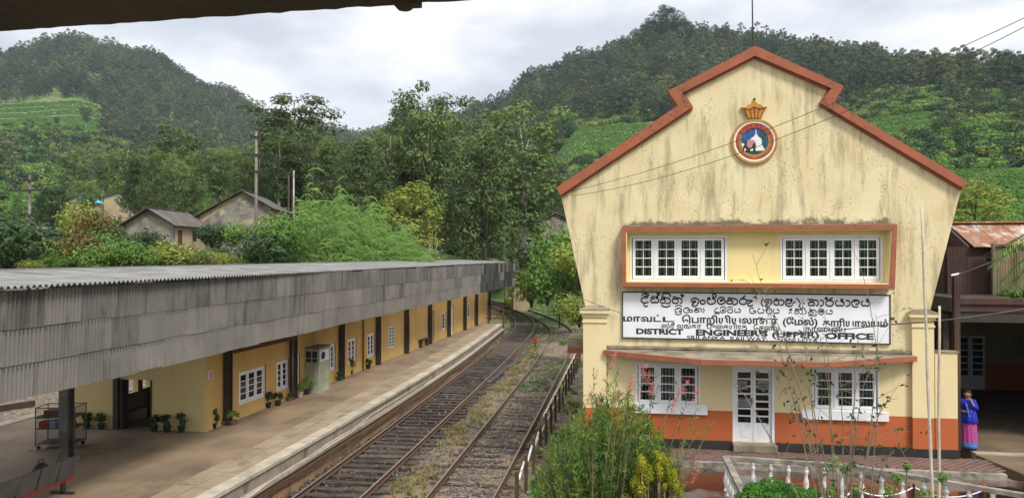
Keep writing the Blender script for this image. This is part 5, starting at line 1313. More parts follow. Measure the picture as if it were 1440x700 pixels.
# ================================================================== PERSON
def skin(name, pts, edges, radii, m, parent, T, sub=2):
    me = bpy.data.meshes.new(name); me.from_pydata(pts, edges, []); o = bpy.data.objects.new(name, me); link(o, parent, T)
    md = o.modifiers.new('skin', 'SKIN'); md.use_smooth_shade = True
    for i, r in enumerate(radii):
        sv = me.skin_vertices[0].data[i]; sv.radius = r if isinstance(r, tuple) else (r, r); sv.use_root = (i == 0)
    s = o.modifiers.new('sub', 'SUBSURF'); s.levels = s.render_levels = sub
    me.materials.append(m); return o
pp_ = atz(1361, 630, .0)
ps = empty('person', tuple(pp_), 'woman in blue cardigan and pink and blue sari with one hand raised to her cheek', 'person')
PT = Matrix.Translation(pp_) @ Matrix.Rotation(rad(-28),4,'Z') @ Matrix.Scale(.985,4)
SKN = mat('skin', (.34,.18,.115), (.28,.15,.09), 8, .5)
pts = [(0,0,.86),(0,0,1.02),(0,-.0,1.18),(0,.01,1.30),(0,0,1.37),(0,-.01,1.415),(0,-.015,1.47),(0,-.01,1.535),
       (.15,0,1.29),(.20,-.02,1.08),(.14,-.16,1.24),(.085,-.135,1.37),(.06,-.12,1.41),
       (-.15,0,1.29),(-.21,0,1.06),(-.10,-.17,1.03),(-.01,-.18,1.04),(.05,-.17,1.05),
       (.09,0,.80),(.10,-.01,.45),(.09,.02,.08),(.09,-.12,.03),(-.09,0,.80),(-.10,-.01,.45),(-.09,.02,.08),(-.09,-.12,.03)]
ed_ = [(0,1),(1,2),(2,3),(3,4),(4,5),(5,6),(6,7),(3,8),(8,9),(9,10),(10,11),(11,12),(3,13),(13,14),(14,15),(15,16),(16,17),(0,18),(18,19),(19,20),(20,21),(0,22),(22,23),(23,24),(24,25)]
rd = [(.15,.11),(.14,.10),(.15,.10),(.10,.08),.048,.06,.085,.065,.06,.045,.035,.026,.03,.06,.045,.034,.026,.028,.09,.06,.038,.035,.09,.06,.038,.035]
skin('body', pts, ed_, rd, SKN, ps, PT)
# fingers: short chains on both hands
for base_, dirs in (((.055,-.115,1.42), [(-.015,-.004,.055),(-.004,-.012,.062),(.008,-.014,.058),(.018,-.01,.048),(-.035,.004,.03)]), ((.06,-.17,1.05), [(.05,-.018,.02),(.056,-.02,.006),(.054,-.02,-.008),(.045,-.018,-.02),(.02,-.03,.035)])):
    for k, d_ in enumerate(dirs):
        a = Vector(base_); d_ = Vector(d_)
        MB().tube([a+d_*.1, a+d_*.55+Vector((0,-.006,0)), a+d_], [.010,.009,.006], 6).build('finger' if k < 4 else 'thumb', SKN, ps, PT, smooth=True)
HAIR = mat('black_hair', (.012,.010,.010), None, 20, .45)
hv = MB().lathe([(.001,1.60),(.05,1.595),(.088,1.56),(.102,1.50),(.10,1.44),(.085,1.38),(.06,1.33),(.001,1.32)], 16)
hv.v = [(x, y+.028 if y > -.02 else max(y,-.045)+.03, z) for x, y, z in hv.v]; hv.build('hair', HAIR, ps, PT, smooth=True)
fc = MB()
for s in (-1,1): fc.lathe([(.001,-.004),(.012,0),(.001,.004)], 8, (s*.030,-.098,1.483))
fc.build('eyes', MT['black'], ps, PT)
MB().raw([(-.012,-.098,1.452),(.012,-.098,1.452),(0,-.121,1.455),(0,-.1,1.485)], [(0,1,2),(1,3,2),(3,0,2)]).build('nose', SKN, ps, PT)
MB().bar((-.026,-.094,1.428),(.026,-.094,1.428),.006,.011).build('mouth', mat('lips',(.25,.06,.06),None,9,.5), ps, PT)
for s in (-1,1): MB().lathe([(.001,-.02),(.012,0),(.001,.02)], 8, (s*.088,-.01,1.475)).build('ear', SKN, ps, PT)
CARD = mat('blue_cardigan', (.012,.035,.50), (.01,.02,.33), 5, .8, .3, 60); SARI = mat('pink_sari', (.58,.04,.13), (.25,.08,.36), 9, .6); SARB = mat('sari_border', (.03,.13,.42), (.10,.25,.50), 12, .6)
skin('cardigan', [(0,0,.98),(0,0,1.15),(0,.005,1.27),(.14,0,1.295),(.205,-.02,1.09),(.15,-.15,1.22),(-.14,0,1.295),(-.215,0,1.07),(-.12,-.16,1.03)],
     [(0,1),(1,2),(2,3),(3,4),(4,5),(2,6),(6,7),(7,8)], [(.195,.15),(.18,.14),(.125,.105),.088,.072,.052,.088,.072,.052], CARD, ps, PT)
def skirt(name, prof, folds, amp, m, sx=1.0, sy=.8):
    n = 48; mb = MB(); v = []
    for r, z in prof:
        for k in range(n):
            a = 2*math.pi*k/n; q = r*(1+amp*math.sin(a*folds+z*3)*(prof[0][1]-z+.1)); v.append((q*math.cos(a)*sx, q*math.sin(a)*sy, z))
    f_ = [(i*n+k, i*n+(k+1)%n, (i+1)*n+(k+1)%n, (i+1)*n+k) for i in range(len(prof)-1) for k in range(n)]
    return mb.raw(v, f_).build(name, m, ps, PT, smooth=True)
skirt('cardigan_hem', [(.19,1.10),(.205,.98),(.225,.86),(.245,.72),(.235,.715)], 9, .10, CARD)
skirt('sari_skirt', [(.20,.92),(.21,.70),(.215,.45),(.225,.19)], 13, .10, SARI)
skirt('sari_border', [(.228,.20),(.236,.12),(.245,.035),(.20,.03)], 13, .06, SARB)
MB().bar((-.02,-.152,1.27),(.06,-.165,.90),.11,.02).build('sari_pleat', SARB, ps, PT)
for s in (-1,1): MB().box(s*.09-.04,-.17,.0,s*.09+.04,.06,.02).build('sandal', MT['redwood'], ps, PT)

# ================================================================== HOUSES
CAMR = YAW
def house(name, pL, ang, w_, L_, zb, ze, zr, wall_m, side_m, roof_m, label, cat, win=(), door=None, ridge=.5, over=.35, zeR=None):
    r = empty(name, (pL.x, pL.y, zb), label, cat)
    M = Matrix.Translation((pL.x, pL.y, 0)) @ Matrix.Rotation(CAMR+ang, 4, 'Z'); zeR = zeR or ze
    out = [(0,zb-3),(w_,zb-3),(w_,zeR),(w_*ridge,zr),(0,ze)]
    MB().slab(out, [], 0, .2).build('gable_wall', wall_m, r, M)
    MB().slab(out, [], L_, L_+.2).build('rear_wall', wall_m, r, M)
    MB().box(-.003,.2,zb-3,.2,L_,ze).build('side_wall', side_m, r, M); MB().box(w_-.2,.2,zb-3,w_+.003,L_,zeR).build('side_wall', side_m, r, M)
    for (xa, za, sx) in ((0,ze,-1),(w_,zeR,1)):
        xr_ = w_*ridge; sl_ = (zr-za)/(xr_-xa) ; xo = xa+sx*over; zo = za-abs(sl_)*over
        k = max(2, int((L_+.9)/.95)); rf = empty
        pr = None
        for i in range(k):
            ya = -.45+(L_+1.1)*i/k; yb = -.45+(L_+1.1)*(i+1)/k+.02; dz = .012*(i%2)
            v_ = [(xo,ya,zo+.06+dz),(xo,yb,zo+.06+dz),(xr_,yb,zr+.06+dz),(xr_,ya,zr+.06+dz)]; v2 = [(a,b,c+.05) for a,b,c in v_]
            MB().raw(v_+v2, [(0,1,2,3),(7,6,5,4),(0,4,5,1),(1,5,6,2),(2,6,7,3),(3,7,4,0)] if sx > 0 else [(3,2,1,0),(4,5,6,7),(0,1,5,4),(1,2,6,5),(2,3,7,6),(3,0,4,7)]).build('roof_sheet', roof_m, r, M)
    MB().bar((w_*ridge,-.45,zr+.14),(w_*ridge,L_+.65,zr+.14),.25,.05).build('ridge_cap', roof_m, r, M)
    for (side, a, z0_, z1_, ww, m_) in win:
        if side == 'g': fr_ = MB().box(a,-.03,z0_,a+ww,-.004,z1_).build('window', m_, r, M)
        else:
            fr_ = MB().box(w_+.006,a,z0_,w_+.03,a+ww,z1_).build('window', m_, r, M)
            MB().box(w_+.03,a-.05,z1_,w_+.10,a+ww+.05,z1_+.06).build('lintel', side_m, fr_, M)
    if door:
        a, z1_, ww = door; MB().box(w_+.006,a,zb,w_+.04,a+ww,z1_).build('door', MT['redwood'], r, M)
    return r, M
pL = atd(177,345,60); h1, M1 = house('old_house', pL, rad(-2), 3.5, 5.0, 5.9, 7.5, 8.55, MT['greywall'], MT['housewall'], MT['darkroof'],
    'small weathered house with a brown door left of the blackened gable', 'house', win=(('s',2.9,6.35,7.1,.6,MT['black']),), door=(.6,7.1,.6))
MB().box(3.33,.1,5.4,3.45,.25,7.4).build('corner_post', MT['housewall'], h1, M1)
pL = atd(281,345,64); h2, M2 = house('old_house', pL, rad(6), 5.5, 8.0, 6.3, 8.45, 10.35, MT['greywall'], MT['housewall'], MT['darkroof'],
    'larger house with a blackened gable wall and a small white plaque', 'house', ridge=.60, zeR=9.1)
MB().box(3.1,-.04,8.5,3.65,-.004,8.78).build('date_plaque', MT['curtain'], h2, M2)
M2b = M2
MB().slab([(0,8.4),(1.9,9.45),(3.25,10.25),(3.25,10.0),(1.9,9.15),(0,7.75)][::-1], [], -.012, -.003).build('pale_band', MT['housewall'], h2, M2)
# small far dwellings
house('hillside_hut', atd(22,345,112), rad(-8), 4.6, 3.5, 5.6, 8.3, 8.8, MT['bluewall'], MT['bluewall'], MT['roof'], 'small pale blue hut with a light roof at the far left edge', 'hut', win=(('g',1.3,6.9,7.6,.7,MT['black']),('g',2.9,6.4,7.7,.7,MT['black'])))
house('hillside_hut', atd(92,300,150), rad(-5), 3.9, 3.5, 12.5, 14.7, 15.8, MT['housewall'], MT['housewall'], MT['bluetarp'], 'hut with a bright blue roof among the trees on the left hillside', 'hut', ridge=.5)
house('hillside_hut', atd(146,300,152), rad(10), 5.6, 4, 13.0, 15.8, 16.8, MT['housewall'], MT['housewall'], MT['roof'], 'hut with a pale grey roof right of the blue roofed hut', 'hut')
house('hillside_hut', atd(104,340,95), rad(15), 3.0, 3, 6.5, 8.4, 9.2, MT['darkwood'], MT['darkwood'], MT['darkroof'], 'low dark shed in the bushes below the blue roofed hut', 'hut')
house('hillside_hut', atd(646,310,150), rad(-6), 3.2, 3, 11.2, 13.6, 14.3, MT['white'], MT['white'], MT['darkroof'], 'small white cottage glimpsed between the eucalyptus trunks', 'cottage', win=(('g',.5,12.2,13.0,.6,MT['black']),('g',2.0,12.2,13.0,.6,MT['black'])))
house('hillside_hut', atd(764,320,122), rad(-4), 4.2, 3, 9.8, 11.2, 12.2, MT['greywall'], MT['greywall'], MT['rusty'], 'grey walled hut with a brown roof above the red earth bank', 'hut')
house('trackside_hut', atd(722,404,86), rad(6), 1.8, 2.0, .6, 1.6, 2.1, MT['housewall'], MT['housewall'], MT['darkroof'], 'low hut with a dark roof beyond the end of the canopy', 'hut')
# van
p = atd(742,319,124); T = Matrix.Translation((p.x,p.y,Hs(p.x,p.y)+.02)) @ Matrix.Rotation(YAW+.1,4,'Z')
vn = empty('parked_van', (p.x,p.y,Hs(p.x,p.y)), 'tiny white van parked below the tall pale trunked tree', 'van')
MB().raw([(-.9,0,.3),(.9,0,.3),(.9,.0,1.1),(.75,.15,1.8),(-.75,.15,1.8),(-.9,0,1.1),(-.9,3.6,.3),(.9,3.6,.3),(.9,3.6,1.1),(.75,3.3,1.8),(-.75,3.3,1.8),(-.9,3.6,1.1)],
   [(0,1,2,3,4,5),(11,10,9,8,7,6),(0,6,7,1),(1,7,8,2),(2,8,9,3),(3,9,10,4),(4,10,11,5),(5,11,6,0)]).build('body', MT['white'], vn, T)
MB().box(-.68,-.02,1.15,.68,.08,1.62).build('windscreen', MT['black'], vn, T)
for x in (-.8,.8):
    for y in (.7,2.9): MB().lathe([(.001,-.1),(.3,-.1),(.3,.1),(.001,.1)],12).build('wheel', MT['black'], vn, T @ Matrix.Translation((x,y,.3)) @ Matrix.Rotation(math.pi/2,4,'Y'))

# ================================================================== POLES AND WIRES
def pole(px, ptop, pbot, d, r, m, label, arms=(), mm='steel', cat='utility pole', grp=None):
    b_ = atd(px,pbot,d); t_ = atd(px,ptop,d); zb = min(b_.z, Hs(b_.x,b_.y))-.3
    o = empty('utility_pole', (b_.x,b_.y,zb), label, cat)
    MB().tube([(b_.x,b_.y,zb),(b_.x,b_.y,t_.z)], [r,r*.7], 8).build('post', m, o, smooth=True)
    for (py, hw) in arms:
        z = atd(px,py,d).z; R_ = Vector((math.cos(YAW-.25),math.sin(YAW-.25),0))
        c = Vector((b_.x,b_.y,z)); arm = MB().bar(c-R_*hw-Vector((0,.1,0)), c+R_*hw-Vector((0,.1,0)), .1,.1).build('cross_arm', MT[mm], o)
        for s in (-.9,-.45,.45,.9):
            q = c+R_*hw*s-Vector((0,.1,0)); MB().lathe([(.001,.04),(.05,.05),(.06,.13),(.03,.2),(.001,.21)],7).build('insulator', MT['black'], arm, Matrix.Translation(q))
    return o
pole(360,185,325,58,.135,MT['woodpole'],'tall weathered utility pole in front of the blackened gable',((193,.45),(218,1.1),(241,1.0)))
pole(41,246,380,55,.12,MT['greysteel'],'steel pole with two thick crossarms at the far left',((254,.75),(268,1.5),(303,.6)))
pole(53,328,372,54,.08,MT['darkwood'],'short dark stump pole right of the steel pole')
pole(668,228,352,92,.13,MT['darkwood'],'dark utility pole before the forest in the middle',((236,.5),))
pole(787,358,424,66,.06,MT['darkwood'],'thin dark pole on the green bank left of the office')
pole(413,240,280,70,.10,MT['palebark'],'pale pole top above the bamboo thicket'); pole(406,246,280,71,.12,MT['darkwood'],'dark pole top beside the pale one above the thicket')
pole(617,330,372,86,.10,MT['darkwood'],'short dark pole beyond the canopy roof')
def wire(a, b, sag, r, label, n=20, m='wire'):
    q = [a.lerp(b, k/n)+Vector((0,0,-sag*4*(k/n)*(1-k/n))) for k in range(n+1)]
    return tag(MB().tube(q, r, 4).build('overhead_wire', MT[m]), label, 'wire')
for k, (y1, y2, sg_) in enumerate(((219,243,.25),(222,246,.35),(241,266,.3),(243,270,.4))):
    wire(atd(360,y1,58), atd(838,y2,58), sg_, .012, ('uppermost','second','third','lowest')[k]+' of the four thin wires running right from the tall pole across the forest')
wire(atd(1465,14,14), atd(792,271,21.2), .32, .0065, 'upper of the two thin wires crossing the gable below the crown')
wire(atd(1465,26,14), atd(800,276,21.2), .46, .0065, 'lower of the two thin wires crossing the gable at the crest')
wire(atd(1455,432,19), atd(1250,456,20.3), .05, .016, 'pale grey cable sagging from the shed towards the name board', m='greysteel')
wire(atd(1250,456,20.3), atd(1086,470,20.6), .03, .012, 'thin dark end of the cable lying over the name board', m='wire')
wire(atd(1452,342,19), atd(1345,387,21.5), .03, .016, 'pale cable slanting down to the rusty post by the shed', m='greysteel')
wire(atd(1452,322,20), atd(1365,368,24), .03, .010, 'thin wire slanting across the shed roof')
wire(atd(1440,222,40), atd(1352,262,21.3), .05, .012, 'dark wire reaching the right tip of the gable coping')
wire(atd(790,408,20.9), atd(874,440,20.9), .02, .007, 'thin loose wire running down to the left edge of the name board')
p = atd(1344,386,21.4); tag(MB().tube([p+Vector((-.10,0,-.02)), p+Vector((.08,0,.02))], .025, 8).build('insulator', MT['white']), 'white cable insulator fixed beside the rusty post', 'insulator')

# ================================================================== VEGETATION
def limb(mb, a, b, r0, r1, n=5, bend=.4, rng=None):
    a = Vector(a); b = Vector(b); mid = (a+b)/2+Vector((rng.uniform(-bend,bend), rng.uniform(-bend,bend), rng.uniform(0,bend)))
    q = [(a*(1-t)**2+mid*2*t*(1-t)+b*t*t) for t in [k/n for k in range(n+1)]]
    mb.tube(q, [r0+(r1-r0)*k/n for k in range(n+1)], 5, cap=False); return q
def euc_template(seed, Ht=18, cr_=4.2, cb=.33, nc=58, nl=98, ls=.38, flat=.55, shape_=0, tr=.24):
    rng = random.Random(seed); g = np.random.default_rng(seed); tb = MB()
    lean = Vector((rng.uniform(-.8,.8), rng.uniform(-.8,.8), Ht*.96)); tq = limb(tb, (0,0,-1.5), lean, tr, .05, 9, .5, rng)
    Ls = []
    for k in range(nc):
        t = (k+.5)/nc; h = cb+(1-cb)*t**.9
        prof = {0: math.sin(math.pi*(.12+.80*t))**.8, 1: (1-t)**.7*1.05+.12, 2: .30+.8*t**1.3 if t < .85 else .85, 3: .55+.45*math.sin(t*9)}[shape_]
        R_ = cr_*prof*rng.uniform(.35,1.0); a = k*2.4+rng.uniform(-.5,.5)
        p0 = Vector(tq[min(9,int(h*9*.86))]); c = Vector((p0.x+R_*math.cos(a), p0.y+R_*math.sin(a), Ht*h*.97+rng.uniform(-.5,.5)))
        if R_ > cr_*.3 and k % 2 == 0: limb(tb, p0, c, tr*.30, .03, 4, .3, rng)
        s = rng.uniform(.7,1.4)*cr_*.235
        Ls.append(leafcloud(c, (s*1.15,s*1.15,s*flat), int(nl*s/(cr_*.235)), ls, g, .5, .6, .35))
    V, Fq = quads(Ls); return V, Fq, tb
EUC = []
for i, (sh_, fl, cb) in enumerate(((0,.8,.30),(1,.85,.22),(2,.7,.42),(3,.75,.30),(0,.9,.20),(2,.65,.50))):
    V, Fq, tb = euc_template(40+i, shape_=sh_, flat=fl, cb=cb)
    cm = [np_mesh('crown', V, Fq, [LF[q]]) for q in (('euc',) if i != 4 else ('dark',))]
    EUC.append((cm[0], tb.mesh('trunk', MT['palebark'] if i in (2,3,5) else MT['bark'])))
darkcrown = EUC[1][0].copy(); darkcrown.materials.clear(); darkcrown.materials.append(LF['dark'])
yelcrown = EUC[0][0].copy(); yelcrown.materials.clear(); yelcrown.materials.append(LF['yel'])
def tree(px, py_base, py_top, d, k, label, cat='tree', wid=1.0, crown=None, grp=None, name='eucalyptus_tree', zb=None):
    b_ = atd(px, py_base, d); t_ = atd(px, py_top, d)
    zb = Hs(b_.x, b_.y) if zb is None else zb
    hh = max(3.0, t_.z-zb); s = hh/18.3
    r = empty(name, (b_.x,b_.y,zb), label, cat, grp)
    M = Matrix.Translation((b_.x,b_.y,zb)) @ Matrix.Rotation(random.uniform(0,6.28),4,'Z') @ Matrix.Diagonal((s*wid,s*wid,s,1))
    inst('crown', crown or EUC[k][0], r, M); inst('trunk', EUC[k][1], r, M); return r
T_ = tree
T_(426,330,131,92,2,'tallest broad crowned tree with pale forked branches above the thicket',wid=1.35)
T_(398,330,176,96,3,'feathery tree just left of the tall pale forked tree',wid=1.1)
T_(612,340,119,98,3,'dark tall tree with a gap in its top at the centre of the forest belt',wid=.95)
T_(655,340,160,112,3,'full rounded tree right behind the dark central tree',wid=.85)
T_(573,335,146,170,2,'dark tree standing on the skyline left of the central tree',wid=1.3,crown=darkcrown)
T_(742,332,142,92,2,'slender tree with a long pale bare trunk left of the office gable',wid=1.15)
T_(712,332,205,100,5,'smaller tree left of the long bare trunk',wid=1.0)
T_(243,335,178,100,0,'large full tree behind the small weathered house',wid=1.25)
T_(190,330,222,88,1,'narrow dark cone shaped tree left of the small house',wid=.75,crown=darkcrown,name='conifer_tree')
T_(72,330,262,118,4,'round dark tree left of the blue roofed hut',wid=2.0,name='broadleaf_tree')
T_(580,372,257,66,0,'yellowish bushy tree rising behind the bamboo thicket',wid=1.5,crown=yelcrown,name='broadleaf_tree')
T_(185,300,207,120,2,'open crowned tree left above the large full tree',wid=1.3)
T_(105,300,207,170,0,'pale misty tree standing alone on the left slope',wid=1.2); T_(140,300,212,165,3,'lanky tree right of the lone misty tree on the left slope',wid=1.0)
T_(1372,330,256,62,0,'rounded green tree behind the rusty shed roof',wid=1.9,crown=yelcrown,name='broadleaf_tree')
T_(1324,125,74,395,2,'lone tree with a pale trunk on the right skyline',wid=1.2)
T_(1412,130,70,380,4,'dark rounded tree on the right skyline',wid=1.5); T_(1440,130,76,385,4,'dark tree at the right edge of the skyline',wid=1.4)
T_(1350,130,92,385,3,'sparse brownish tree between the skyline trees on the right',wid=1.2)
T_(938,60,8,560,4,'dark clump of crowns on the summit of the right hill',wid=2.0); T_(962,60,28,560,4,'lower clump right of the summit clump',wid=1.8)
T_(915,70,26,560,4,'lower clump left of the summit clump',wid=1.6)
T_(122,178,150,500,5,'single thin tree standing on the bright tea slope',wid=1.2); T_(80,180,164,500,5,'small thin tree on the left of the bright tea slope',wid=1.2)
# the belt of tall trees
tlx = [-150,0,60,100,150,190,240,300,350,380,430,470,500,540,580,610,660,700,745,790,830,900]
tly = [250,262,262,236,240,222,205,208,195,190,165,205,192,172,160,150,165,180,200,232,240,240]
bl = 'tall eucalyptus tree in the dense forest belt behind the station'
cnt = 0
for k in range(600):
    if cnt >= 175: break
    px = random.uniform(-80,860); d = random.choice((75,85,95,110,130,150,175,200))*random.uniform(.92,1.1)
    if px < 205 and d < 165 or 150 < px < 420 and d < 84 or px < 20: 
        if random.random() < .93: continue
    if px > 690 and d < 105: continue
    if px < 330 and random.random() < .45: continue
    if px > 560 and random.random() < .4: continue
    if abs(px-742) < 22 and d < 95: continue
    q = atd(px, 300, d); zb = Hs(q.x,q.y); toplim = np.interp(px, tlx, tly)
    hh = random.uniform(13,22); pt = 360-(zb+hh-CAMZ)/d*F*1.0
    if pt < toplim: pt = toplim+abs(random.gauss(0,14))
    kk = random.choice((0,2,1,2,3,5,5)); hp = (zb and (360-pt)/F*d+CAMZ-zb)
    zone = np.searchsorted([90,180,270,350,420,490,560,640,700,770], px)
    lb = '%s %s eucalyptus, %s, %s' % ('tall' if hp > 17 else 'middle sized' if hp > 12 else 'short', {0:'full crowned',1:'cone shaped',2:'flat topped',3:'layered',5:'bare stemmed'}[kk],
        'front row' if d < 98 else 'middle row' if d < 140 else 'back row' if d < 170 else 'high rise',
        ('at its far left end','above the far huts','over the small weathered house','over the blackened gable','behind the tall wooden pole','behind the left half of the bamboo','behind the right half of the bamboo','behind the yellowish tree','behind the dark wooden pole','near the long bare trunk','beside the sloping office wall')[zone])
    T_(px, 340, pt, d, kk, lb, wid=random.uniform(.62,.98), grp='trees of the forest belt behind the station'); cnt += 1

# hill forest: a dense mass of crowns
def far_template(seed, m, Ht=13, cr_=3.6):
    V, Fq, tb = euc_template(seed, Ht, cr_, .16, 17, 52, .60, .85, 0, .16)
    tv = np.array([tuple(q) for q in tb.v]); tf = [q for q in tb.f if len(q) == 4]
    V2 = np.vstack([V, tv]); F2 = np.vstack([Fq, np.array(tf)+len(V)])
    return np_mesh('hill_tree', V2, F2, [m, MT['bark']], np.concatenate([np.zeros(len(Fq)), np.ones(len(tf))]))
tea = [(-50,138,455,640),(0,75,178,250),(150,345,182,255),(735,930,255,348),(1335,1560,102,168),(1210,1318,236,300)]
def in_tea(px, r, gx=0, gr=0): return any(a-gx < px < b+gx and c-gr < r < e_+gr for a,b,c,e_ in tea)
def scatter(n, r0, r1, pxa, pxb, cond=lambda px,r: True):
    out = []
    while len(out) < n:
        px = RNG.uniform(pxa, pxb, 4000); r = np.sqrt(RNG.uniform(r0*r0, r1*r1, 4000))
        for a, b in zip(px, r):
            if cond(a, b): out.append((a, b))
    out = out[:n]; px = np.array([q[0] for q in out]); r = np.array([q[1] for q in out]); az = np.arctan((px-720)/F)
    X = r*np.sin(az-YAW); Y = r*np.cos(az-YAW); return np.stack([X, Y, H(X, Y)], -1), px, r
for v_ in range(3):
    src_p = atd((450,760,1180)[v_], 200, (500,470,500)[v_]); fm = far_template(60+v_, LF[('far','far2','far3')[v_]], (13,15,11)[v_], (3.6,3.2,3.9)[v_])
    src = link(bpy.data.objects.new('hill_tree', fm), None, Matrix.Translation((src_p.x,src_p.y,Hs(src_p.x,src_p.y))))
    tag(src, ('pale trunked tree in the hill forest left of centre','pale trunked tree in the hill forest above the central tea field','pale trunked tree in the hill forest behind the gable')[v_], 'tree')
    def c_(px, r):
        if in_tea(px, r, 6, 6): return False
        if r < 258 and 730 < px < 935: return RNG.random() < .04
        if r < 236 and 1200 < px < 1330: return False
        if 395 < r < 460 and px < 150: return False
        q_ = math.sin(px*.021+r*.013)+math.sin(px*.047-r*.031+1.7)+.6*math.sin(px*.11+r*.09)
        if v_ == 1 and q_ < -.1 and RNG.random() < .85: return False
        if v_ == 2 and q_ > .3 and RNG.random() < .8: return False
        if r < 385 and px > 1000: return RNG.random() < .10
        if r < 330 and px > 860: return RNG.random() < .3
        if r < 470 and px < 300: return RNG.random() < .12
        return True
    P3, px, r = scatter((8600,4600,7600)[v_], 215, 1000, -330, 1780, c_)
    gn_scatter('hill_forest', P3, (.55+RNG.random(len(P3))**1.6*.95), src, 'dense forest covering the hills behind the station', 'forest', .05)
# undergrowth: bushes as a mass
def shrub_mesh(seed, m, n=1100, R=1.6, ls=.24, lumps=9, flat=.75, name='bush'):
    g = np.random.default_rng(seed); Ls = []
    for k in range(lumps):
        a = g.uniform(0,6.28); q = g.uniform(0,.62)*R; s = R*g.uniform(.38,.6)
        Ls.append(leafcloud((q*math.cos(a), q*math.sin(a), R*flat*g.uniform(.25,.85)), (s,s,s*.8), n//lumps, ls, g, .55, .5, .6))
    V, Fq = quads(Ls); return np_mesh(name, V, Fq, [m])
src_defs = [('bush','bush',380,(640,415),90),('bush','yel',381,(725,418),92),('bush','dark',382,(800,400),80)]
for nm, mk, sd_, (px, py), d in src_defs:
    me = shrub_mesh(sd_, LF[mk], 520, 2.0, .42); p = atd(px, py, d)
    src = link(bpy.data.objects.new('wayside_bush', me), None, Matrix.Translation((p.x,p.y,Hs(p.x,p.y)-.2)))
    tag(src, {'bush':'green bush near the far end of the canopy','yel':'yellow green bush inside the curve of the tracks','dark':'dark green bush on the bank left of the office wall'}[mk], 'bush')
    def c2(px, r):
        if in_tea(px, r): return False
        if 80 < r < 104 and px > 1320: return False
        if 225 < r < 256 and 735 < px < 930: return RNG.random() < .4
        if 640 < px < 850 and r < 72: return False
        if 640 < px < 800 and r < 98: return RNG.random() < .35 and px > 700
        if 600 < px < 800 and 98 < r < 130: return RNG.random() < .35
        return True
    P3, px, r = scatter(8500 if mk != 'yel' else 4000, 58, 480, -300, 1760, c2)
    # keep clear of tracks, platform and buildings
    keep = np.array([not (-30 < x < 14 and y < 60) and not (-19 < x < -6 and y < 108 and y < 60+(-x)*2.4) and not (x < -6 and x > -34 and 60 < y < 112 and abs((y-60)-(-(x+8.5))*1.9-6) < 16) for x, y, z in P3])
    P3 = P3[keep & (trkdist(P3[:,0], P3[:,1]) > 4.6)]; P3[:, 2] -= .3
    rr_ = np.hypot(P3[:,0], P3[:,1])
    gn_scatter('undergrowth', P3, (.5+RNG.random(len(P3))*.9)*(.75+rr_/420*.9), src, 'undergrowth of '+{'bush':'green','yel':'yellow green','dark':'dark green'}[mk]+' bushes over the lower slopes', 'undergrowth', .1)
# tea fields: low domed bushes set in rows along the contours
tsrc_me = shrub_mesh(505, LF['tea'], 150, .85, .30, 4, .62, 'tea_bush')
tp_ = atd(838, 200, 300); tsrc = link(bpy.data.objects.new('tea_bush', tsrc_me), None, Matrix.Translation((tp_.x,tp_.y,Hs(tp_.x,tp_.y))))
tag(tsrc, 'one tea bush in the middle of the field left of the gable', 'tea bush')
tlab = ['tea bushes in rows high on the left hill','terraced tea bushes at the far left behind the steel pole','terraced tea bushes above the small huts on the left','tea field left of the gable below the forest','tea bushes in rows on the slope above the rusty shed','strip of tea bushes on the slope right of the gable']
for ti, (a, b, c, e_) in enumerate(tea):
    gap = (2.6, 2.0, 2.0, 2.0, 1.55, 2.0)[ti]; rng = np.random.default_rng(ti); out = []; r = c; row = 0
    while r < e_:
        row += 1
        if row % (4 if ti != 4 else 6) == 0: r += gap*(.9 if ti != 4 else .6)
        step = gap*.62/r*F; pxs = np.arange(a-12, b+12, step)+rng.normal(0, step*.15, len(np.arange(a-12, b+12, step)))
        wob = vnoise(pxs, np.full_like(pxs, r*.3), 60, ti)*9+rng.normal(0, gap*.06, len(pxs)); rr2 = r+wob
        az = np.arctan((pxs-720)/F); X = rr2*np.sin(az-YAW); Y = rr2*np.cos(az-YAW)
        edge = (pxs > a+vnoise(np.full_like(pxs, r), pxs*0, 12, ti+3)*24) & (pxs < b+vnoise(np.full_like(pxs, r), pxs*0, 12, ti+9)*24) & (rng.random(len(pxs)) > .05)
        out.append(np.stack([X, Y, H(X, Y)-.1], -1)[edge]); r += gap*rng.uniform(.93,1.08)
    P3 = np.vstack(out); gn_scatter('tea_bushes', P3, (gap/1.9)*(.85+RNG.random(len(P3))*.35), tsrc, tlab[ti], 'tea bushes', .05)

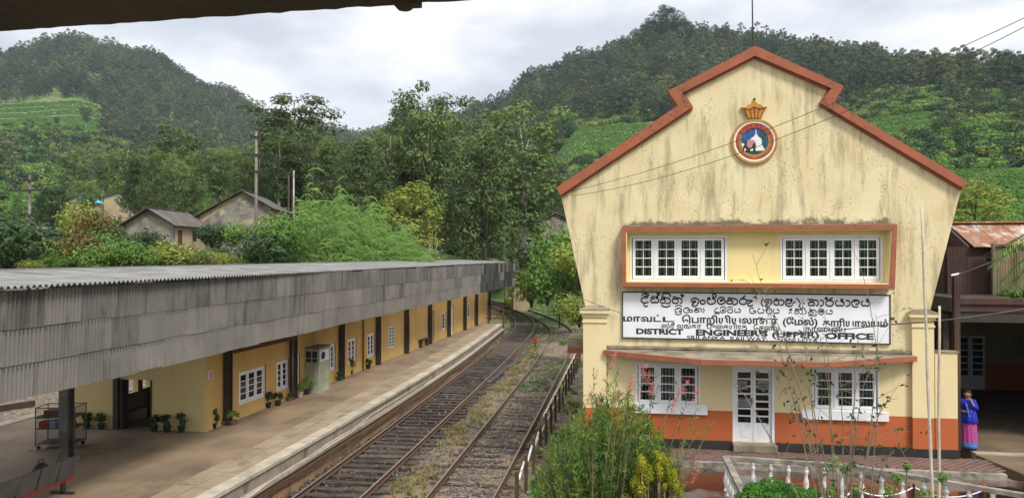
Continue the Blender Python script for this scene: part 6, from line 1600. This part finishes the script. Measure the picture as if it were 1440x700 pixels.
# near bushes behind the canopy: each one its own plant
SHR = {k: [shrub_mesh(300+i*7+j, LF[k], 1900, 1.6, .17, 11) for j in range(2)] for i, k in enumerate(('bush','yel','red','dark'))}
STM = MB(); rg = random.Random(4)
for k in range(7): limb(STM, (0,0,-.4), (rg.uniform(-.8,.8),rg.uniform(-.8,.8),rg.uniform(.7,1.4)), .05, .015, 4, .2, rg)
STMm = STM.mesh('stem', MT['bark'])
nb_lab = {'bush':'green leafy bush on the bank behind the canopy roof','yel':'yellow green bush on the bank behind the canopy roof','red':'bush with reddish young leaves on the bank behind the canopy roof','dark':'dark glossy bush on the bank behind the canopy roof'}
def bush(px, py, d, s, k, label=None, sz=1.0, name='garden_bush'):
    p = atd(px, py, d); T = Matrix.Translation((p.x,p.y,p.z)) @ Matrix.Rotation(random.uniform(0,6),4,'Z') @ Matrix.Diagonal((s,s,s*sz,1))
    if not label:
        lb = '%s %s on the bank, %s' % ('small' if s < .85 else 'medium' if s < 1.08 else 'large', {'bush':'green bush','yel':'yellow green bush','red':'reddish leaved bush','dark':'dark glossy bush'}[k],
            ('at the far left edge','below the steel pole','left of the big glossy bush','before the small house','between the two houses','below the blackened gable')[int(np.searchsorted([30,75,150,235,290], px))])
    r = empty(name, tuple(p), label or lb, 'bush', None if label else 'bushes on the bank behind the canopy')
    inst('foliage', SHR[k][random.randrange(2)], r, T); inst('stem', STMm, r, T); return r
# (px of centre, py of base)
bush(186,374,51,1.45,'dark','large dark glossy bush in front of the small weathered house',1.0)
bush(150,378,50,1.3,'bush','broad light green bush left of the large glossy bush',1.1)
bush(135,335,56,1.05,'red','tall reddish bush left of the houses',1.25); bush(120,372,50,1.2,'red','orange tinged bush above the canopy roof at the left',1.1)
bush(10,372,50,1.6,'dark','dark bush at the far left edge',1.1); bush(118,345,66,1.3,'yel','yellowish tree-like bush below the blue roofed hut',1.6)
bush(245,376,50,1.2,'yel','yellow green bush in front of the brown door',.9); bush(360,376,50,1.0,'bush','low green bush on the soil bank below the blackened gable',.7)
bush(300,377,50,.9,'yel','low yellow green bush on the soil bank',.7); bush(330,340,57,1.1,'bush','leafy bush before the blackened gable wall',.8); bush(297,341,57,1.0,'dark','shrub at the left foot of the blackened gable',.9)
bush(393,352,50,1.45,'bush','bush with yellow flowers at the left end of the thicket',1.1); bush(375,372,49,1.4,'dark','dark mass of leaves under the thicket',1.0)
for k in range(42):
    px = random.uniform(-20,345); bush(px, random.uniform(368,384) if px < 230 else random.uniform(374,386), random.uniform(47,58), random.uniform(.7,1.25)*(.66 if px < 112 else .85), random.choice(('bush','yel','red','bush','dark','yel')), sz=random.uniform(.6,1.05))
for px, py, d, s, k, l in ((800,408,62,1.9,'bush','rounded light green bush on the bank against the office wall'),(770,415,70,2.0,'bush','tall green bush on the bank beside the thin dark pole'),(815,395,58,1.6,'yel','yellow green bush touching the sloping office wall'),(748,420,78,1.9,'yel','light green bush at the foot of the bank beyond the tracks'),(790,375,72,2.0,'bush','upper bush on the bank left of the office'),(762,385,80,1.9,'dark','dark bush in the hollow of the bank left of the office'),(815,450,44,.9,'yel','small yellow green weeds bush beside the rail fence end'),(1318,400,33,1.0,'bush','ivy like bush in the gap between office and shed')):
    bush(px, py, d, s, k, l, 1.2)

# bamboo thicket
g = np.random.default_rng(5); V = []; Fq = []; nb = 0
pc = atd(485,372,52); RV = Vector((math.cos(YAW),math.sin(YAW),0)); FV = Vector((-math.sin(YAW),math.cos(YAW),0))
zb = pc.z-1.5
for k in range(6200):
    u = g.uniform(-6.2,7.6); v_ = g.uniform(-2.2,2.2)
    prof = np.interp(u, [-6.4,-4.5,-2,0,2.5,5,7.6], [3.6,6.4,8.2,8.1,7.0,5.6,3.2])*g.uniform(.35,1.0)**.5*(1-.12*abs(v_))*(1+.13*math.sin(u*2.3+1)+.09*math.sin(u*5.1+v_*2))
    o_ = np.array(pc)+np.array(RV)*(u*.82-.8)+np.array(FV)*v_; o_[2] = zb+prof*g.uniform(.15,.85)
    ln_ = g.uniform(.9,2.3); drift = np.array(RV)*g.uniform(.25,1.0)+np.array(FV)*g.uniform(-.5,.2); upv = g.uniform(.1,1.0)
    wv = np.cross(drift, [0,0,1]); wv /= np.linalg.norm(wv); wv = wv*.3+np.array([0,0,1])*.25+np.array(FV)*.3; wv /= np.linalg.norm(wv)
    for j in range(5):
        t = j/4; p = o_+drift*ln_*t*.8+np.array([0,0,1])*ln_*(upv*t-.85*t*t); w2 = .052*math.sin(math.pi*min(1,(t*.85+.15)))
        V.append(p-wv*w2); V.append(p+wv*w2)
    for j in range(4): Fq.append((nb+2*j,nb+2*j+1,nb+2*j+3,nb+2*j+2))
    nb += 10
bt = empty('bamboo_thicket', (pc.x,pc.y,zb), 'large thicket of arching bamboo grass above the canopy roof', 'bamboo thicket')
link(bpy.data.objects.new('foliage', np_mesh('foliage', np.array(V), np.array(Fq), [LF['bam']])), bt)
cm_ = MB(); rg = random.Random(9)
for k in range(90):
    u = rg.uniform(-5,5.5); a = Vector(pc)+RV*(u*.82-.8)+FV*rg.uniform(-1.5,1.5); a.z = zb-1; hh = float(np.interp(u,[-6.4,-4.5,-2,0,2.5,5,7.6],[3.2,5.6,7.3,7.2,6.0,4.4,2.2]))
    cm_.tube([a, a+Vector((0,0,1+hh*.5)), a+Vector((0,0,1+hh*.68))+RV*.5, a+Vector((0,0,1+hh*.66))+RV*1.2], [.03,.02,.012,.004], 4)
cm_.build('canes', LF['yel'], bt)

# ---- garden: big shrub with pink flowers
g = np.random.default_rng(21); V = []; Fq = []; nb = 0; stm = MB()
def narrow(p, d_, L_, w_):
    global nb
    d_ = d_/np.linalg.norm(d_); s_ = np.cross(d_, g.normal(size=3)); s_ /= np.linalg.norm(s_)+1e-9
    V.extend([p, p+d_*L_*.5-s_*w_*.5, p+d_*L_, p+d_*L_*.5+s_*w_*.5]); Fq.append((nb,nb+1,nb+2,nb+3)); nb += 4
tops = ([740,760,775,800,830,850,870,890,905,930,960],[690,640,600,580,550,535,530,545,565,600,660])
tips = []
for k in range(760):
    px = g.uniform(748,955); top_ = np.interp(px,*tops); top_ += abs(g.normal())*14; py = top_+(g.random()**.85)*(690-top_); tips.append((px,py,g.uniform(12.2,14.6),1 if g.random() < .8 else .45))
for q in ((905,512,13,.5),(925,545,13,.5),(947,540,13,.5),(968,560,12.9,.5),(1003,592,12.7,.6),(985,600,12.6,.7),(925,520,13.2,.5),(887,530,13.3,.6),(835,520,13.6,.7),(815,538,13.6,.7),(855,508,13.3,.6),(790,548,13.8,.7),(960,620,12.6,.8),(980,575,12.8,.6),(868,515,13,.5),(845,560,13,.6)): tips.append(q)
for px, py, d, dens in tips:
    tp_ = atd(px, py, d); bx = 850+(px-850)*.25+g.uniform(-25,25); bs = atd(bx, 735, d-.1); bs.z = -.9
    mid = bs.lerp(tp_, .55)+Vector((g.uniform(-.12,.12),g.uniform(-.1,.1),.18)); n_ = 12
    q = [bs*(1-t)**2+mid*2*t*(1-t)+tp_*t*t for t in [i/n_ for i in range(n_+1)]]
    if dens < 1 or g.random() < .10: stm.tube(q, [.010*(1-.8*i/n_)+.002 for i in range(n_+1)], 4, cap=False)
    L_tot = (tp_-bs).length; nl = int(46*dens+26*L_tot*dens)
    for i in range(nl):
        t = 1-g.random()**1.25*.8; j = min(n_-1, int(t*n_)); a = q[j].lerp(q[j+1], t*n_-j); ax = np.array((q[j+1]-q[j]).normalized())
        dd = ax*g.uniform(.5,1.1)+g.normal(size=3)*.55; narrow(np.array(a)+g.normal(size=3)*.02, dd, g.uniform(.07,.13), g.uniform(.012,.021))
sb = empty('flowering_shrub', tuple(atd(850,735,13)), 'tall fine-leaved shrub with pink brush flowers in front of the office', 'shrub')
sb.location.z = -.8; WM[sb.name] = Matrix.Translation(sb.location)
mi_ = (RNG.random(len(Fq)//40+1)*3.6).astype(int).clip(0,3); mi_ = np.repeat(mi_, 40)[:len(Fq)]
link(bpy.data.objects.new('foliage', np_mesh('foliage', np.array(V), np.array(Fq), [LF['cal'], LF['dark'], LF['yel'], LF['lush']], mi_)), sb); stm.build('branches', MT['twig'], sb)
def flower(px, py, d, s=.10):
    p = atd(px, py, d); mb = MB(); r_ = random.Random(int(px*7+py))
    for i in range(46):
        t = r_.uniform(-1,1); b_ = Vector(p)+Vector((t*.3*s,0,t*s)); e2 = b_+Vector((r_.gauss(0,1),r_.gauss(0,1),r_.gauss(0.2,.6))).normalized()*s*.55
        mb.tube([b_, e2], [.004,.0025], 3, cap=False)
    mb.build('flower', LF['pink'], sb)
for px, py in ((911,530),(917,546),(887,538),(953,555),(979,555),(946,571),(848,645),(974,655),(977,668),(862,505),(838,568),(868,558),(828,560),(905,520),(962,545)): flower(px, py, 12.7 if px > 880 else 13.0, .12)
# golden bush
def cloudplant(name, centers, ls, n, m, label, cat='bush', seed=3, asp=.5, shell=.6):
    g_ = np.random.default_rng(seed); Ls = [leafcloud(c, s, n, ls, g_, asp, .5, shell) for c, s in centers]; V_, F_ = quads(Ls)
    c0 = Vector(centers[0][0]); c0.z = -.3; r = empty(name, tuple(c0), label, cat)
    link(bpy.data.objects.new('foliage', np_mesh('foliage', V_, F_, [m])), r)
    mb = MB()
    for c, s in centers: mb.tube([(c[0],c[1],-.5),(c[0],c[1],c[2])], [.02,.01], 5)
    mb.build('stem', MT['twig'], r); return r
gg = random.Random(3); gc = []
for k in range(46):
    px = gg.uniform(878,958); top_ = np.interp(px, [878,900,925,945,960], [676,650,640,655,680]); py = top_+gg.random()*50
    q_ = .05+.09*gg.random(); gc.append((tuple(atd(px,py,12.3+gg.uniform(-.3,.3))), (q_*.8,q_*.8,q_*1.3)))
for px,py in ((885,628),(878,618),(905,606),(898,615),(915,600),(870,640),(890,600),(922,614)): gc.append((tuple(atd(px,py,13.2)), (.09,.09,.13)))
cloudplant('golden_bush', gc, .034, 260, LF['gold'], 'bright golden yellow bush at the right foot of the pink flowered shrub', shell=.25)
gc = [(tuple(atd(px,py,d)), (s,s,s*.7)) for px,py,d,s in ((1062,690,13.8,.22),(1085,684,14,.24),(1110,690,14,.2),(1050,705,13.6,.25),(1130,700,14,.24),(1090,706,13.6,.3),(1145,692,14.1,.12))]
cloudplant('green_shrub', gc, .06, 900, LF['lush'], 'bright green low shrub inside the corner of the balustrade', seed=5)
gc = [(tuple(atd(px,py,d)), (s,s,s)) for px,py,d,s in ((1262,672,13.8,.10),(1275,655,14,.08),(1325,670,13.8,.1),(1250,690,13.6,.14),(1300,695,13.5,.14),(1172,650,14,.14),(1165,690,13.6,.18),(1205,690,13.5,.15),(1190,660,13.7,.12))]
cloudplant('rose_bush', gc, .055, 130, LF['cal'], 'straggly rose bushes around the pale poles behind the rope', seed=6, shell=.1)
# spiky clump at the lower left of the garden
mb_v = []; mb_f = []; nb2 = 0; g2 = np.random.default_rng(8); cpt = atd(757,715,13.2)
for k in range(260):
    a = g2.uniform(0,6.28); o_ = np.array([cpt.x+g2.normal()*.22, cpt.y+g2.normal()*.2, -.95]); L_ = g2.uniform(.6,1.15); dr_ = np.array([math.cos(a),math.sin(a),0])*g2.uniform(.15,.6); s_ = np.array([-math.sin(a),math.cos(a),0])*.02
    for j in range(5):
        t = j/4; p = o_+dr_*L_*t**1.5+np.array([0,0,1])*L_*(t-.35*t*t); w2 = 1-t*.95; mb_v += [p-s_*w2, p+s_*w2]
    for j in range(4): mb_f.append((nb2+2*j,nb2+2*j+1,nb2+2*j+3,nb2+2*j+2))
    nb2 += 10
tag(link(bpy.data.objects.new('lily_clump', np_mesh('lily_clump', np.array(mb_v), np.array(mb_f), [LF['lush']]))), 'clump of long strap leaves at the left foot of the big shrub', 'plant')
# bare climbing stems in front of the name board
tw = empty('sparse_shrub', tuple(atd(1188,715,12.6)), 'almost leafless shrub with long thin stems in front of the name board', 'shrub'); tw.location.z = -.15; WM[tw.name] = Matrix.Translation(tw.location)
mb = MB(); V = []; Fq = []; nb = 0; g = np.random.default_rng(33)
for i, (bx, px, py, mx_, my_) in enumerate(((1180,1057,358,1105,520),(1185,1037,392,1110,500),(1178,1128,420,1140,560),(1188,1160,440,1168,560),(1192,1199,348,1235,560),(1186,1095,560,1130,590),(1184,1022,548,1075,600),(1190,1232,512,1205,600),(1194,1262,560,1225,620),(1192,1208,470,1200,580),(1180,1110,500,1150,600),(1196,1275,645,1240,660),(1183,1150,470,1165,560),(1188,1215,520,1196,610),(1184,1062,470,1120,560),(1190,1180,500,1185,600),(1181,1120,618,1145,640),(1186,1230,440,1228,560))):
    d = 12.8+g.uniform(-.4,.5); a = atd(bx,715,d); a.z = -.2; b_ = atd(px,py,d+g.uniform(-.3,.3)); m_ = atd(mx_,my_,d); n_ = 14
    c_q = m_*2-(a+b_)*.5; q = [a*(1-t)**2+c_q*2*t*(1-t)+b_*t*t for t in [j/n_ for j in range(n_+1)]]
    q = [p+Vector((g.normal()*.008,0,g.normal()*.006)) for p in q]
    mb.tube(q, [.013*(1-.78*j/n_) for j in range(n_+1)], 5, cap=False)
    for j in range(3, n_):
        if g.random() < .75:
            sp = q[j]; e2 = sp+Vector((g.normal()*.22,g.normal()*.1,abs(g.normal())*.22)); mb.tube([sp,e2],[.005,.002],3,cap=False)
            for l_ in range(int(g.integers(1,6)) if 4 <= j <= 10 else int(g.integers(0,4))): 
                dd = g.normal(size=3); narrow(np.array(e2)+g.normal(size=3)*.02, dd, g.uniform(.06,.1), g.uniform(.03,.05))
    if i in (0,2,5,8,11,7):
        for l_ in range(14): narrow(np.array(q[int(g.integers(6,n_))])+g.normal(size=3)*.05, g.normal(size=3), .08, .045)
mb.build('stems', MT['twig'], tw); link(bpy.data.objects.new('leaves', np_mesh('leaves', np.array(V), np.array(Fq), [LF['dark']])), tw)
# palm fronds at the right edge
pm = empty('palm_frond', tuple(atd(1470,360,19)), 'drooping palm fronds at the right edge before the mossy iron wall', 'palm'); V = []; Fq = []; nb = 0; mb = MB()
for (ax, ay, bx, by) in ((1475,330,1398,372),(1480,345,1410,395),(1478,322,1412,352),(1480,360,1425,400)):
    a = atd(ax,ay,19.5); b_ = atd(bx,by,19.5); m_ = a.lerp(b_,.45)+Vector((0,0,.28)); n_ = 26; q = [a*(1-t)**2+m_*2*t*(1-t)+b_*t*t for t in [j/n_ for j in range(n_+1)]]; mb.tube(q,.008,4)
    for j in range(2,n_+1):
        for s in (-1,1): dd = np.array(RV)*(-.4)+np.array(FV)*s*.8+np.array([0,0,-.7+g.normal()*.15]); narrow(np.array(q[j]), dd, .38*(1-.4*j/n_), .028)
link(bpy.data.objects.new('leaflets', np_mesh('leaflets', np.array(V), np.array(Fq), [LF['cal']])), pm); mb.build('midrib', LF['cal'], pm)
# weeds on the flat roof of the covered yard
src = link(bpy.data.objects.new('roof_weed', shrub_mesh(77, LF['bush'], 160, .22, .07, 5)), None, Matrix.Translation((11.6,22.6,4.06)))
tag(src, 'small weed on the flat roof edge near the brown iron wall', 'weed')
P3 = np.stack([RNG.uniform(10.4,18,60), RNG.uniform(21.9,23.8,60), np.full(60,4.04)], -1)
gn_scatter('roof_weeds', P3, .5+RNG.random(60)*.9, src, 'weeds and litter growing on the flat roof before the iron shed', 'weeds')

# ---- grass and stones by the tracks
def tuft(m, n=22, L_=.35, w_=.012, seed=1):
    g_ = np.random.default_rng(seed); V_ = []; F_ = []; k = 0
    for i in range(n):
        a = g_.uniform(0,6.28); o_ = np.array([g_.normal()*.07,g_.normal()*.07,-.03]); l_ = L_*g_.uniform(.5,1.1); dr_ = np.array([math.cos(a),math.sin(a),0])*g_.uniform(.2,.9); s_ = np.array([-math.sin(a),math.cos(a),0])*w_
        for j in range(3): t = j/2; p = o_+dr_*l_*t*t+np.array([0,0,1])*l_*(t-.3*t*t); V_ += [p-s_*(1-t*.9), p+s_*(1-t*.9)]
        for j in range(2): F_.append((k+2*j,k+2*j+1,k+2*j+3,k+2*j+2))
        k += 6
    return np_mesh('grass_tuft', np.array(V_), np.array(F_), [m])
def line_pts(pts, offs, n, y0, y1, sp):
    c = [p for p in spline(pts, .2) if y0 < p.y < y1]; out = []
    for k in range(n):
        i = RNG.integers(1, len(c)-1); t = (c[i+1]-c[i-1]).normalized(); o_ = RNG.choice(offs)+RNG.normal()*sp; out.append((c[i].x+t.y*o_, c[i].y-t.x*o_))
    a = np.array(out); return np.stack([a[:,0], a[:,1], np.maximum(H(a[:,0], a[:,1]), -1.22)], -1)
sd1 = link(bpy.data.objects.new('grass_tuft', tuft(LF['dry'])), None, Matrix.Translation((-5.75,19.2,-1.16))); tag(sd1, 'dry grass tuft between the two tracks in the foreground', 'grass tuft')
sd2 = link(bpy.data.objects.new('grass_tuft', tuft(LF['gr'], 26, .26, .013, 2)), None, Matrix.Translation((-5.45,18.9,-1.16))); tag(sd2, 'green grass tuft beside the left rail of the outer track', 'grass tuft')
pa = np.vstack([line_pts(LT,[1.55,1.9],1100,16,60,.22), line_pts(LT,[-1.25],260,16,60,.12), line_pts(RT,[1.3],260,16,60,.2)])
clump = vnoise(pa[:,0]*2, pa[:,1], 1.6, 4) > -.12; pa = pa[clump]
gn_scatter('dry_grass', pa, .35+RNG.random(len(pa))*.55, sd1, 'dry grass between and beside the tracks', 'grass', .1)
pa = np.vstack([line_pts(RT,[.0,.5],700,34,75,.5), line_pts(RT,[1.6,2.2],900,24,75,.4), line_pts(RT,[-1.3],420,16,90,.3), line_pts(LT,[-1.5],300,50,100,.4), line_pts(RT,[-2.2,2.2,3.5],1500,62,104,.8)])
clump = vnoise(pa[:,0]*2, pa[:,1], 2.2, 6) > -.05; pa = pa[clump]
gn_scatter('green_grass', pa, .4+RNG.random(len(pa))*.7, sd2, 'green grass and weeds growing over the outer track and verge', 'grass', .1)
for i, (m, ls) in enumerate(((MT['stone'],1),)):
    bmv = [(0,0,.5),(.5,.1,.1),(.1,.55,.05),(-.5,.15,.12),(-.15,-.5,.0),(.35,-.4,-.1),(0,0,-.4)]; bmf = [(0,1,2),(0,2,3),(0,3,4),(0,4,5),(0,5,1),(6,2,1),(6,3,2),(6,4,3),(6,5,4),(6,1,5)]
    sm = MB().raw(bmv, bmf).mesh('ballast_stone', m); src = link(bpy.data.objects.new('ballast_stone', sm), None, Matrix.Translation((-5.9,17.6,-1.13)) @ Matrix.Scale(.13,4)); tag(src, 'single larger ballast stone between the tracks at the bottom of the picture', 'stone')
    pa = np.vstack([line_pts(RT,[0],9000,13,62,.75), line_pts(LT,[0],1500,13,50,.8), line_pts(LT,[1.7,-1.2],3800,13,50,.28), line_pts(RT,[1.3],1200,13,40,.2)]); pa[:,2] = np.where(np.abs(RNG.random(len(pa))) < .5, -1.165, -1.15)
    s_ = (.025+RNG.random(len(pa))**2*.055); gn_scatter('ballast', pa, np.stack([s_*1.3,s_,s_*.8],-1), src, 'loose ballast stones scattered over the track beds', 'ballast', .6)
# rails and litter on the ground beyond the island platform
for (a, b, lab) in ((atz(-40,580,-1.0), atz(48,566,-1.0), 'dark spare rail lying beyond the far side of the platform'),):
    tag(MB().bar(a, b, .18, .22).build('spare_rail', MT['steel']), lab, 'rail')

# ================================================================== HAZE
hz = MB().box(-1350,-1350,-3.0,1350,1350,330)
hm = bpy.data.materials.new('haze'); hm.use_nodes = True; N = hm.node_tree.nodes; L = hm.node_tree.links; N.remove(N['Principled BSDF'])
pv = N.new('ShaderNodeVolumePrincipled'); pv.inputs['Density'].default_value = .00014; pv.inputs['Color'].default_value = (.72,.84,1,1); pv.inputs['Anisotropy'].default_value = 0
L.new(pv.outputs[0], N['Material Output'].inputs['Volume'])
tag(hz.build('haze', hm), 'thin haze in the valley air', 'haze', kind='stuff')
